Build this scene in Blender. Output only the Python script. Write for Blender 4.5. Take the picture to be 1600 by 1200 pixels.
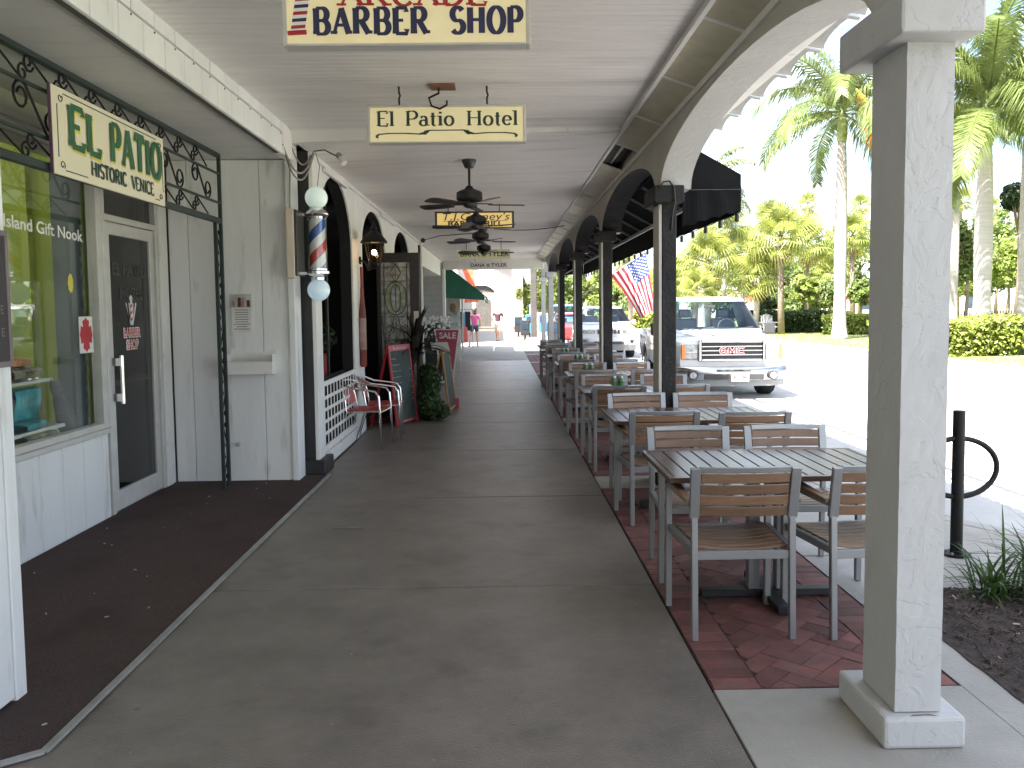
import bpy, bmesh, math, random
from math import sin, cos, pi, radians, sqrt
from mathutils import Vector, Matrix
random.seed(7)
for _o in list(bpy.data.objects): bpy.data.objects.remove(_o)
scene = bpy.context.scene
COL = scene.collection

# ---------------------------------------------------------------- camera, sky, sun, exposure
H = 1.584
cam_d = bpy.data.cameras.new('camera'); cam = bpy.data.objects.new('camera', cam_d); COL.objects.link(cam)
cam_d.sensor_fit = 'HORIZONTAL'; cam_d.sensor_width = 36.0; cam_d.lens = 1300/1600*36.0
cam_d.shift_x = 0.0; cam_d.shift_y = -33/1600
cam_d.clip_start = 0.05; cam_d.clip_end = 3000
cam.matrix_world = Matrix.Translation((0, 0, H)) @ Matrix.Rotation(-0.0130646, 4, 'Z') @ Matrix.Rotation(pi/2-0.0654459, 4, 'X') @ Matrix.Rotation(-0.0115, 4, 'Z')
scene.camera = cam

SUN_EL = radians(55); SUN_TRAVEL = Vector((0.72, 0.69, 0)).normalized()   # horizontal way the light travels
world = bpy.data.worlds.new('World'); scene.world = world; world.use_nodes = True
wn = world.node_tree.nodes; wl = world.node_tree.links
bg = wn['Background']; bg.inputs['Strength'].default_value = 0.075
sky = wn.new('ShaderNodeTexSky'); sky.sky_type = 'NISHITA'; sky.sun_disc = False
sky.sun_elevation = SUN_EL
sd = -SUN_TRAVEL                                # towards the sun
sky.sun_rotation = math.atan2(sd.x, sd.y)
sky.air_density = 1.0; sky.dust_density = 2.5; sky.ozone_density = 1.0; sky.altitude = 10
tcw = wn.new('ShaderNodeTexCoord'); mpw = wn.new('ShaderNodeMapping'); mpw.inputs['Scale'].default_value = (1.0, 1.0, 2.6)
nzw = wn.new('ShaderNodeTexNoise'); nzw.inputs['Scale'].default_value = 2.6; nzw.inputs['Detail'].default_value = 8; nzw.inputs['Roughness'].default_value = 0.55
rmw = wn.new('ShaderNodeValToRGB'); rmw.color_ramp.elements[0].position = 0.45; rmw.color_ramp.elements[1].position = 0.66
mxw = wn.new('ShaderNodeMix'); mxw.data_type = 'RGBA'; mxw.inputs['B'].default_value = (8.0, 8.3, 8.8, 1)
wl.new(tcw.outputs['Generated'], mpw.inputs['Vector']); wl.new(mpw.outputs['Vector'], nzw.inputs['Vector'])
wl.new(nzw.outputs['Fac'], rmw.inputs['Fac']); wl.new(rmw.outputs['Color'], mxw.inputs['Factor'])
wl.new(sky.outputs['Color'], mxw.inputs['A']); wl.new(mxw.outputs['Result'], bg.inputs['Color'])
sun_d = bpy.data.lights.new('sun', 'SUN'); sun_d.energy = 5.0; sun_d.angle = radians(0.53); sun_d.color = (1.0, 0.95, 0.87)
sun = bpy.data.objects.new('sun', sun_d); COL.objects.link(sun)
_dir = Vector((SUN_TRAVEL.x*cos(SUN_EL), SUN_TRAVEL.y*cos(SUN_EL), -sin(SUN_EL)))
sun.rotation_euler = _dir.to_track_quat('-Z', 'Y').to_euler(); sun.location = (-20, -20, 30)
scene.view_settings.view_transform = 'Standard'; scene.view_settings.look = 'None'
scene.view_settings.exposure = 2.75; scene.view_settings.gamma = 1.0; scene.view_settings.use_curve_mapping = False
scene.cycles.max_bounces = 12; scene.cycles.diffuse_bounces = 8; scene.cycles.glossy_bounces = 4
scene.cycles.transparent_max_bounces = 24; scene.cycles.use_denoising = True
scene.cycles.sample_clamp_indirect = 8; scene.cycles.caustics_reflective = False; scene.cycles.caustics_refractive = False

# ---------------------------------------------------------------- materials
def mat(name, col, rough=0.6, metal=0.0, var=0.12, scale=4.0, bump=0.0, bscale=60.0, rand=0.0, spec=0.5,
        stretch=(1, 1, 1), spot=None, spot_at=(0.62, 0.7), spot_scale=8.0, emit=None, estr=0.0, world=False, coat=0.0, detail=6):
    m = bpy.data.materials.new(name); m.use_nodes = True
    nt = m.node_tree; n = nt.nodes; l = nt.links
    b = n['Principled BSDF']; b.inputs['Roughness'].default_value = rough; b.inputs['Metallic'].default_value = metal
    b.inputs['Specular IOR Level'].default_value = spec
    if coat: b.inputs['Coat Weight'].default_value = coat; b.inputs['Coat Roughness'].default_value = 0.05
    tc = n.new('ShaderNodeTexCoord'); mp = n.new('ShaderNodeMapping'); mp.inputs['Scale'].default_value = stretch
    if world:
        g = n.new('ShaderNodeNewGeometry'); l.new(g.outputs['Position'], mp.inputs['Vector'])
    else:
        l.new(tc.outputs['Object'], mp.inputs['Vector'])
    nz = n.new('ShaderNodeTexNoise'); nz.inputs['Scale'].default_value = scale; nz.inputs['Detail'].default_value = detail
    nz.inputs['Roughness'].default_value = 0.62 if detail < 10 else 0.78
    l.new(mp.outputs['Vector'], nz.inputs['Vector'])
    rp = n.new('ShaderNodeValToRGB'); rp.color_ramp.elements[0].position = 0.3; rp.color_ramp.elements[1].position = 0.7
    rp.color_ramp.elements[0].color = tuple(max(0, c*(1-var)) for c in col[:3])+(1,)
    rp.color_ramp.elements[1].color = tuple(min(1, c*(1+var)) for c in col[:3])+(1,)
    l.new(nz.outputs['Fac'], rp.inputs['Fac'])
    out = rp.outputs['Color']
    if spot:
        n2 = n.new('ShaderNodeTexNoise'); n2.inputs['Scale'].default_value = spot_scale; n2.inputs['Detail'].default_value = 8
        l.new(mp.outputs['Vector'], n2.inputs['Vector'])
        r2 = n.new('ShaderNodeValToRGB'); r2.color_ramp.elements[0].position = spot_at[0]; r2.color_ramp.elements[1].position = spot_at[1]
        l.new(n2.outputs['Fac'], r2.inputs['Fac'])
        mx = n.new('ShaderNodeMix'); mx.data_type = 'RGBA'; mx.inputs['B'].default_value = tuple(spot[:3])+(1,)
        l.new(r2.outputs['Color'], mx.inputs['Factor']); l.new(out, mx.inputs['A']); out = mx.outputs['Result']
    if rand:
        oi = n.new('ShaderNodeObjectInfo'); hs = n.new('ShaderNodeHueSaturation')
        mr = n.new('ShaderNodeMapRange'); mr.inputs['To Min'].default_value = 1-rand; mr.inputs['To Max'].default_value = 1+rand
        l.new(oi.outputs['Random'], mr.inputs['Value']); l.new(mr.outputs['Result'], hs.inputs['Value'])
        l.new(out, hs.inputs['Color']); out = hs.outputs['Color']
    l.new(out, b.inputs['Base Color'])
    if bump:
        n3 = n.new('ShaderNodeTexNoise'); n3.inputs['Scale'].default_value = bscale; n3.inputs['Detail'].default_value = 5
        l.new(mp.outputs['Vector'], n3.inputs['Vector'])
        bp = n.new('ShaderNodeBump'); bp.inputs['Strength'].default_value = bump; bp.inputs['Distance'].default_value = 0.02
        l.new(n3.outputs['Fac'], bp.inputs['Height']); l.new(bp.outputs['Normal'], b.inputs['Normal'])
    if emit:
        b.inputs['Emission Color'].default_value = tuple(emit)+(1,); b.inputs['Emission Strength'].default_value = estr
    return m

def leaf_mat(name, col, trans=0.35, var=0.35, scale=1.5, rand=0.15):
    m = bpy.data.materials.new(name); m.use_nodes = True
    nt = m.node_tree; n = nt.nodes; l = nt.links; n.clear()
    o = n.new('ShaderNodeOutputMaterial'); d = n.new('ShaderNodeBsdfPrincipled'); t = n.new('ShaderNodeBsdfTranslucent')
    d.inputs['Roughness'].default_value = 0.45; d.inputs['Specular IOR Level'].default_value = 0.35
    mx = n.new('ShaderNodeMixShader'); mx.inputs[0].default_value = trans
    g = n.new('ShaderNodeNewGeometry'); nz = n.new('ShaderNodeTexNoise'); nz.inputs['Scale'].default_value = scale; nz.inputs['Detail'].default_value = 6
    l.new(g.outputs['Position'], nz.inputs['Vector'])
    rp = n.new('ShaderNodeValToRGB'); rp.color_ramp.elements[0].position = 0.32; rp.color_ramp.elements[1].position = 0.68
    rp.color_ramp.elements[0].color = tuple(c*(1-var) for c in col)+(1,); rp.color_ramp.elements[1].color = tuple(c*(1+var) for c in col)+(1,)
    l.new(nz.outputs['Fac'], rp.inputs['Fac'])
    oi = n.new('ShaderNodeObjectInfo'); hs = n.new('ShaderNodeHueSaturation'); mr = n.new('ShaderNodeMapRange')
    mr.inputs['To Min'].default_value = 1-rand; mr.inputs['To Max'].default_value = 1+rand
    l.new(oi.outputs['Random'], mr.inputs['Value']); l.new(mr.outputs['Result'], hs.inputs['Value']); l.new(rp.outputs['Color'], hs.inputs['Color'])
    l.new(hs.outputs['Color'], d.inputs['Base Color']); l.new(hs.outputs['Color'], t.inputs['Color'])
    l.new(d.outputs[0], mx.inputs[1]); l.new(t.outputs[0], mx.inputs[2]); l.new(mx.outputs[0], o.inputs[0])
    return m

def glass_mat(name, tint=(0.9, 0.95, 0.93), refl=1.0, rough=0.02, fres=1.5):
    m = bpy.data.materials.new(name); m.use_nodes = True
    nt = m.node_tree; n = nt.nodes; l = nt.links; n.clear()
    o = n.new('ShaderNodeOutputMaterial'); t = n.new('ShaderNodeBsdfTransparent'); t.inputs[0].default_value = tuple(tint)+(1,)
    g = n.new('ShaderNodeBsdfGlossy'); g.inputs['Roughness'].default_value = rough; g.inputs['Color'].default_value = (refl, refl, refl, 1)
    f = n.new('ShaderNodeFresnel'); gg = n.new('ShaderNodeNewGeometry'); mr = n.new('ShaderNodeMapRange'); mr.inputs['To Min'].default_value = fres; mr.inputs['To Max'].default_value = 1/fres
    l.new(gg.outputs['Backfacing'], mr.inputs['Value']); l.new(mr.outputs['Result'], f.inputs['IOR'])
    mx = n.new('ShaderNodeMixShader'); l.new(f.outputs[0], mx.inputs[0]); l.new(t.outputs[0], mx.inputs[1]); l.new(g.outputs[0], mx.inputs[2])
    l.new(mx.outputs[0], o.inputs[0]); return m

MT = {}
def D(k, *a, **kw): MT[k] = mat(k, *a, **kw)
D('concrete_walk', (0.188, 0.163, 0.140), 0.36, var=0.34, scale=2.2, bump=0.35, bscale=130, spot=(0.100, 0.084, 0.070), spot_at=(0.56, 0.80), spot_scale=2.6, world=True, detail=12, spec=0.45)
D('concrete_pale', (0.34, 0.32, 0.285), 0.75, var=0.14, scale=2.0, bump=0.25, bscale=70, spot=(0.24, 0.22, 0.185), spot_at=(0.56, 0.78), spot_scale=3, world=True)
D('road', (0.42, 0.415, 0.405), 0.8, var=0.14, scale=0.8, bump=0.35, bscale=60, world=True, spot=(0.33, 0.325, 0.315), spot_at=(0.55, 0.75), spot_scale=0.5, detail=10)
D('asphalt', (0.13, 0.125, 0.12), 0.85, var=0.3, scale=6, bump=0.5, bscale=120, world=True)
D('kerb', (0.34, 0.325, 0.30), 0.75, var=0.15, scale=3, bump=0.2, world=True)
D('soil', (0.09, 0.07, 0.05), 0.95, var=0.4, scale=3, world=True)
D('lawn', (0.16, 0.20, 0.055), 0.9, var=0.35, scale=1.2, bump=0.6, bscale=40, spot=(0.26, 0.24, 0.12), spot_at=(0.52, 0.7), spot_scale=0.8, world=True)
D('mat', (0.105, 0.074, 0.068), 0.95, var=0.3, scale=90, bump=0.8, bscale=350, spec=0.15, spot=(0.085, 0.060, 0.055), spot_at=(0.5, 0.7), spot_scale=2, world=True)
D('fleck', (0.42, 0.40, 0.36), 0.8)
D('edging', (0.42, 0.42, 0.41), 0.45, metal=0.7, var=0.2, scale=8)
D('brick', (0.170, 0.066, 0.056), 0.72, var=0.28, scale=9, bump=0.3, bscale=110, rand=0.28, world=True, spot=(0.12, 0.078, 0.068), spot_at=(0.52, 0.75), spot_scale=6)
D('joint_sand', (0.05, 0.035, 0.03), 0.95, var=0.3, scale=30)
D('stucco', (0.52, 0.518, 0.512), 0.82, var=0.04, scale=3, bump=0.5, bscale=28, spot=(0.46, 0.455, 0.44), spot_at=(0.62, 0.8), spot_scale=5, world=True, stretch=(1, 1, 0.6))
D('stucco_grey', (0.52, 0.495, 0.44), 0.85, var=0.07, scale=3, bump=0.45, bscale=30, world=True)
D('chip', (0.20, 0.17, 0.14), 0.9, var=0.2, scale=20)
D('dark_paint', (0.022, 0.021, 0.021), 0.65, spec=0.25, var=0.35, scale=6, bump=0.5, bscale=30, world=True, spot=(0.045, 0.042, 0.04), spot_at=(0.6, 0.75), spot_scale=9)
D('black_paint', (0.018, 0.017, 0.018), 0.5, var=0.3, scale=8, bump=0.1)
D('white_board', (0.76, 0.77, 0.765), 0.5, var=0.06, scale=2.5, bump=0.2, bscale=25, stretch=(1, 1, 0.22), world=True, spot=(0.42, 0.39, 0.35), spot_at=(0.60, 0.84), spot_scale=7)
D('white_trim', (0.76, 0.75, 0.725), 0.55, var=0.06, scale=3, bump=0.1, bscale=30, world=True, spot=(0.50, 0.47, 0.42), spot_at=(0.64, 0.8), spot_scale=7)
D('ceiling_white', (0.80, 0.765, 0.745), 0.5, var=0.06, scale=1.6, bump=0.05, world=True, stretch=(0.5, 2, 1), rand=0.035, spot=(0.54, 0.51, 0.48), spot_at=(0.55, 0.8), spot_scale=1.6)
D('soffit_grey', (0.64, 0.63, 0.615), 0.5, var=0.05, scale=1.5, world=True, rand=0.03)
D('groove', (0.10, 0.09, 0.08), 0.9)
D('rust', (0.24, 0.12, 0.07), 0.8, var=0.4, scale=15)
D('iron_green', (0.020, 0.034, 0.032), 0.5, var=0.3, scale=10)
D('iron_black', (0.011, 0.0105, 0.0105), 0.55, spec=0.25, var=0.3, scale=12)
D('sign_cream', (0.66, 0.60, 0.38), 0.45, var=0.07, scale=3, emit=(0.95, 0.80, 0.42), estr=0.045, world=True, spot=(0.56, 0.46, 0.24), spot_at=(0.58, 0.85), spot_scale=4)
D('sign_cream_plain', (0.78, 0.73, 0.56), 0.5, var=0.03, scale=3, world=True)
D('sign_warm', (0.80, 0.62, 0.28), 0.45, var=0.1, scale=3, emit=(0.95, 0.68, 0.22), estr=0.07, world=True)
D('sign_white', (0.70, 0.66, 0.66), 0.5, var=0.03)
D('sign_yellow', (0.62, 0.60, 0.40), 0.5, var=0.04, emit=(0.9, 0.85, 0.45), estr=0.012)
D('alu', (0.52, 0.52, 0.51), 0.42, metal=0.75, var=0.1, scale=12)
D('alu_white', (0.58, 0.57, 0.54), 0.5, metal=0.2, var=0.08, scale=8)
D('car_chrome', (0.42, 0.42, 0.42), 0.15, metal=1.0, var=0.05); D('chrome', (0.80, 0.80, 0.80), 0.12, metal=1.0, var=0.03)
D('polished_alu', (0.78, 0.78, 0.78), 0.2, metal=1.0, var=0.05)
D('navy', (0.022, 0.026, 0.085), 0.5); D('print_red', (0.42, 0.025, 0.03), 0.5); D('print_green', (0.030, 0.125, 0.062), 0.5, var=0.2)
D('print_dark_green', (0.016, 0.050, 0.036), 0.5); D('print_black', (0.02, 0.02, 0.02), 0.5); D('print_white', (0.8, 0.8, 0.78), 0.5); D('print_yellow', (0.70, 0.62, 0.10), 0.5)
D('print_purple', (0.16, 0.08, 0.14), 0.5); D('print_grey', (0.10, 0.10, 0.10), 0.5); D('door_print', (0.045, 0.042, 0.042), 0.5)
D('globe', (0.62, 0.66, 0.63), 0.25, emit=(0.80, 1.0, 0.90), estr=0.055); D('globe_blue', (0.52, 0.60, 0.64), 0.25, emit=(0.64, 0.86, 1.0), estr=0.05)
D('pole_white', (0.75, 0.76, 0.78), 0.2, coat=0.6); D('pole_blue', (0.03, 0.10, 0.42), 0.2, coat=0.6); D('pole_red', (0.55, 0.03, 0.03), 0.2, coat=0.6)
D('box_cream', (0.66, 0.58, 0.48), 0.5, var=0.06)
D('bulb', (0.9, 0.8, 0.6), 0.3, emit=(1.0, 0.72, 0.38), estr=9.0)
D('cable', (0.30, 0.27, 0.26), 0.6); D('cable_dark', (0.03, 0.03, 0.03), 0.6)
D('teak', (0.215, 0.125, 0.073), 0.42, var=0.18, scale=6, stretch=(1, 8, 8), rand=0.18, bump=0.08)
D('teak_dark', (0.085, 0.045, 0.032), 0.24, var=0.25, scale=5, stretch=(8, 1, 8), rand=0.15)
D('chair_frame', (0.29, 0.295, 0.30), 0.45, metal=0.6, var=0.05)
D('base_black', (0.015, 0.015, 0.016), 0.5, var=0.2)
D('fan_black', (0.022, 0.020, 0.020), 0.45, var=0.2); D('fan_blade', (0.035, 0.028, 0.025), 0.4, var=0.25, rand=0.2)
D('awning_black', (0.009, 0.009, 0.010), 0.8, spec=0.12, var=0.2, scale=3, bump=0.25, bscale=6)
D('awning_green', (0.015, 0.115, 0.075), 0.7, var=0.15); D('awning_frame', (0.26, 0.255, 0.25), 0.5)
D('trough', (0.56, 0.52, 0.38), 0.4, var=0.12, scale=6, world=True, rand=0.12); D('trough_dark', (0.03, 0.028, 0.026), 0.9); D('tube_white', (0.75, 0.75, 0.73), 0.3)
D('car_white', (0.58, 0.585, 0.59), 0.3, var=0.02, coat=0.8); D('car_red', (0.45, 0.03, 0.035), 0.3, var=0.05, coat=0.8); D('car_blue', (0.12, 0.20, 0.30), 0.3, var=0.05, coat=0.8)
D('car_trim', (0.035, 0.035, 0.037), 0.6, var=0.1); D('tyre', (0.018, 0.018, 0.018), 0.85, var=0.2, bump=0.3)
D('car_glass', (0.03, 0.05, 0.075), 0.06, var=0.3, scale=2, spec=0.8); D('lamp_clear', (0.30, 0.31, 0.31), 0.10, var=0.7, scale=14, spec=0.9); D('lamp_amber', (0.75, 0.24, 0.05), 0.2)
D('plastic_grey', (0.20, 0.205, 0.21), 0.5)
D('plate', (0.75, 0.74, 0.72), 0.4)
D('mulch', (0.055, 0.040, 0.033), 0.95, var=0.5, scale=22, bump=1.0, bscale=60, world=True)
D('mulch_chip', (0.075, 0.052, 0.04), 0.9, var=0.6, scale=30, world=True); D('mulch_pale', (0.42, 0.37, 0.30), 0.9, var=0.4, scale=30, world=True)
D('palm_trunk', (0.34, 0.315, 0.30), 0.85, var=0.12, scale=2.0, stretch=(0.3, 0.3, 5), bump=0.5, bscale=6, spot=(0.24, 0.22, 0.20), spot_at=(0.58, 0.75), spot_scale=3)
D('bark', (0.20, 0.155, 0.12), 0.9, var=0.3, scale=5, bump=0.7, bscale=15); D('bark_pale', (0.40, 0.35, 0.30), 0.9, var=0.25, scale=4, bump=0.5, bscale=12)
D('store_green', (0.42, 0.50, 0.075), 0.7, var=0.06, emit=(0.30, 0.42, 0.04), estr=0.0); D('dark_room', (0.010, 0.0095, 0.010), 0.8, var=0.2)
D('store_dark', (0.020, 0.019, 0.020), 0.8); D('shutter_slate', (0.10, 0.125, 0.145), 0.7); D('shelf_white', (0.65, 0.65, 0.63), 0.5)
D('turquoise', (0.07, 0.32, 0.36), 0.7, var=0.6, scale=5); D('fabric_mix', (0.22, 0.2, 0.14), 0.8, var=0.8, scale=12); D('cat_grey', (0.08, 0.085, 0.10), 0.6, var=0.6, scale=8, stretch=(1, 1, 4)); D('orange_bits', (0.45, 0.18, 0.06), 0.8, var=0.4)
D('fabric_stripe', (0.10, 0.22, 0.40), 0.8, var=0.7, scale=10, stretch=(8, 8, .3))
D('bronze', (0.035, 0.030, 0.033), 0.5, metal=0.3); D('bronze_rim', (0.16, 0.13, 0.13), 0.5)
D('paper', (0.72, 0.70, 0.68), 0.8); D('paper_pink', (0.62, 0.30, 0.32), 0.8, var=0.7, scale=40)
D('chair_red', (0.42, 0.045, 0.04), 0.45, var=0.2, rand=0.08); D('board_red', (0.36, 0.022, 0.035), 0.4, var=0.15); D('chalk_green', (0.035, 0.050, 0.045), 0.7, var=0.3, scale=5); D('chalk', (0.55, 0.56, 0.55), 0.9, var=0.2)
D('board_black', (0.014, 0.014, 0.015), 0.6); D('wood_oak', (0.38, 0.19, 0.07), 0.5, var=0.2, scale=6); D('sale_pink', (0.40, 0.06, 0.10), 0.5, var=0.06)
D('door_wood', (0.022, 0.018, 0.016), 0.45, var=0.3, scale=6); D('lead', (0.06, 0.06, 0.06), 0.4, metal=0.5)
D('siding_grey', (0.36, 0.37, 0.37), 0.6, var=0.06)
D('bottle_red', (0.20, 0.045, 0.035), 0.6, var=0.45, scale=5, stretch=(1,1,.4)); D('bottle_label', (0.34, 0.22, 0.19), 0.7, var=0.35, scale=5)
D('pot_red', (0.30, 0.03, 0.04), 0.4); D('pot_black', (0.02, 0.02, 0.02), 0.6); D('ball_white', (0.7, 0.7, 0.68), 0.8, var=0.2)
D('skin', (0.48, 0.26, 0.18), 0.55); D('hair_brown', (0.055, 0.028, 0.018), 0.6); D('hair_white', (0.66, 0.62, 0.56), 0.7); D('top_pink', (0.62, 0.08, 0.26), 0.8); D('denim', (0.03, 0.05, 0.10), 0.85)
D('top_plum', (0.05, 0.018, 0.03), 0.8); D('shorts_white', (0.42, 0.415, 0.41), 0.8); D('shoe', (0.05, 0.04, 0.04), 0.7); D('coral', (0.75, 0.16, 0.16), 0.8); D('cloth_black', (0.018, 0.018, 0.02), 0.85); D('cloth_blue', (0.20, 0.42, 0.62), 0.8)
D('flag_red', (0.50, 0.025, 0.045), 0.75, var=0.08); D('flag_white', (0.74, 0.74, 0.74), 0.75, var=0.04); D('flag_blue', (0.03, 0.055, 0.22), 0.75, var=0.08)
D('far_wall', (0.42, 0.39, 0.37), 0.8, var=0.05); D('far_pink', (0.60, 0.47, 0.40), 0.8, var=0.06); D('roof_red', (0.42, 0.13, 0.08), 0.8, var=0.25, scale=5); D('banner', (0.62, 0.13, 0.06), 0.7, var=0.3, scale=6)
D('far_dark', (0.07, 0.065, 0.06), 0.7, var=0.4, scale=6); D('post_wood', (0.055, 0.05, 0.048), 0.8, var=0.25)
D('news_blue', (0.05, 0.17, 0.32), 0.5); D('umbrella_red', (0.55, 0.06, 0.05), 0.8)
D('caddy_green', (0.03, 0.16, 0.045), 0.3, spec=0.8); D('napkin', (0.70, 0.67, 0.62), 0.9)
D('fire_white', (0.75, 0.73, 0.72), 0.6); D('fire_red', (0.50, 0.03, 0.04), 0.6)
D('dead_frond', (0.70, 0.26, 0.02), 0.8, var=0.3); 
MT['glass_store'] = glass_mat('glass_store', (0.96, 0.98, 0.96)); MT['glass_clear'] = glass_mat('glass_clear', (0.93, 0.95, 0.94))
MT['glass_door'] = glass_mat('glass_door', (0.5, 0.5, 0.5)); MT['auto_glass'] = glass_mat('auto_glass', (0.62, 0.74, 0.80)); MT['glass_lamp'] = glass_mat('glass_lamp', (0.85, 0.75, 0.6), fres=1.3)
D('leaded_glass', (0.30, 0.31, 0.29), 0.12, var=0.7, scale=9, spec=0.8, bump=0.4, bscale=14); D('leaded_green', (0.24, 0.29, 0.17), 0.12, var=0.5, scale=9, spec=0.8, bump=0.4, bscale=14)
def frosted(name, T=0.35):
    m = bpy.data.materials.new(name); m.use_nodes = True; nt = m.node_tree; n = nt.nodes; l = nt.links; n.clear()
    o = n.new('ShaderNodeOutputMaterial'); t = n.new('ShaderNodeBsdfTranslucent'); t.inputs[0].default_value = (T,T,T,1); l.new(t.outputs[0], o.inputs[0]); return m
MT['added_skylight'] = frosted('added_skylight', 0.45)  # frosted pane added over the shop to light its display
MT['royal_leaf'] = leaf_mat('royal_leaf', (0.14, 0.18, 0.055), 0.35); MT['fan_leaf'] = leaf_mat('fan_leaf', (0.26, 0.29, 0.075), 0.45, rand=0.28)
MT['dead_leaf'] = leaf_mat('dead_leaf', (0.26, 0.17, 0.08), 0.25); MT['tree_leaf'] = leaf_mat('tree_leaf', (0.14, 0.19, 0.055), 0.4, scale=0.9); MT['tree_bright'] = leaf_mat('tree_bright', (0.185, 0.235, 0.055), 0.45, scale=0.9)
MT['hedge_leaf'] = leaf_mat('hedge_leaf', (0.20, 0.24, 0.045), 0.3, scale=2.5); MT['dark_leaf'] = leaf_mat('dark_leaf', (0.028, 0.05, 0.018), 0.2, scale=3); MT['hedge_dark'] = leaf_mat('hedge_dark', (0.045, 0.075, 0.02), 0.3, scale=2)
MT['grass_leaf'] = leaf_mat('grass_leaf', (0.055, 0.105, 0.022), 0.3, scale=6); MT['dracaena'] = leaf_mat('dracaena', (0.022, 0.020, 0.016), 0.15, scale=4); MT['shrub_leaf'] = leaf_mat('shrub_leaf', (0.045, 0.09, 0.025), 0.3, scale=5)
MT['crownshaft'] = mat('crownshaft', (0.16, 0.20, 0.06), 0.5, var=0.2)

def knockdown(m, sc=7.0, amt=0.9, dist=0.012):
    nt = m.node_tree; n = nt.nodes; l = nt.links; b = n['Principled BSDF']
    g = n.new('ShaderNodeNewGeometry'); mp = n.new('ShaderNodeMapping'); mp.inputs['Scale'].default_value = (1.0, 1.0, 0.75)
    l.new(g.outputs['Position'], mp.inputs['Vector'])
    nz = n.new('ShaderNodeTexNoise'); nz.inputs['Scale'].default_value = sc; nz.inputs['Detail'].default_value = 7; nz.inputs['Roughness'].default_value = 0.58; nz.inputs['Distortion'].default_value = 1.2
    l.new(mp.outputs['Vector'], nz.inputs['Vector'])
    r = n.new('ShaderNodeValToRGB'); e = r.color_ramp.elements; e[0].position = 0.455; e[1].position = 0.475
    e2 = e.new(0.56); e2.color = (1,1,1,1); e3 = e.new(0.575); e3.color = (0.55,0.55,0.55,1); e[1].color = (0.9,0.9,0.9,1)
    l.new(nz.outputs['Fac'], r.inputs['Fac'])
    fn = n.new('ShaderNodeTexNoise'); fn.inputs['Scale'].default_value = 120; l.new(g.outputs['Position'], fn.inputs['Vector'])
    ad = n.new('ShaderNodeMath'); ad.operation = 'MULTIPLY_ADD'; ad.inputs[1].default_value = 0.10; l.new(fn.outputs['Fac'], ad.inputs[0]); l.new(r.outputs['Color'], ad.inputs[2])
    bp = n.new('ShaderNodeBump'); bp.inputs['Strength'].default_value = amt; bp.inputs['Distance'].default_value = dist
    l.new(ad.outputs[0], bp.inputs['Height']); l.new(bp.outputs['Normal'], b.inputs['Normal'])
knockdown(MT['stucco'], 6.0, 0.40, 0.008); knockdown(MT['stucco_grey'], 6.0, 0.35, 0.008)

def gum(m, scale=2.2, r=0.10, col=(0.045,0.04,0.036,1)):
    """dark trodden gum spots and drips in the colour of a paved surface"""
    nt = m.node_tree; n = nt.nodes; l = nt.links; b = n['Principled BSDF']; src = b.inputs['Base Color'].links[0].from_socket
    g = n.new('ShaderNodeNewGeometry'); v = n.new('ShaderNodeTexVoronoi'); v.inputs['Scale'].default_value = scale; l.new(g.outputs['Position'], v.inputs['Vector'])
    nz = n.new('ShaderNodeTexNoise'); nz.inputs['Scale'].default_value = 30; l.new(g.outputs['Position'], nz.inputs['Vector'])
    ad = n.new('ShaderNodeMath'); ad.operation = 'MULTIPLY_ADD'; ad.inputs[1].default_value = 0.10; l.new(nz.outputs['Fac'], ad.inputs[0]); l.new(v.outputs['Distance'], ad.inputs[2])
    sp = n.new('ShaderNodeSeparateColor'); l.new(v.outputs['Color'], sp.inputs[0])
    th = n.new('ShaderNodeMath'); th.operation = 'MULTIPLY_ADD'; th.inputs[1].default_value = r; th.inputs[2].default_value = 0.045; l.new(sp.outputs[0], th.inputs[0])
    sb = n.new('ShaderNodeMath'); sb.operation = 'SUBTRACT'; l.new(th.outputs[0], sb.inputs[0]); l.new(ad.outputs[0], sb.inputs[1])
    mr = n.new('ShaderNodeMapRange'); mr.inputs['From Max'].default_value = 0.02; mr.inputs['To Max'].default_value = 0.55; l.new(sb.outputs[0], mr.inputs['Value'])
    mx = n.new('ShaderNodeMix'); mx.data_type = 'RGBA'; mx.inputs['B'].default_value = col; l.new(mr.outputs['Result'], mx.inputs['Factor']); l.new(src, mx.inputs['A']); l.new(mx.outputs['Result'], b.inputs['Base Color'])
gum(MT['concrete_walk'], 2.3, 0.075); gum(MT['concrete_pale'], 1.6, 0.05, (0.14,0.125,0.10,1))

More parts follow.
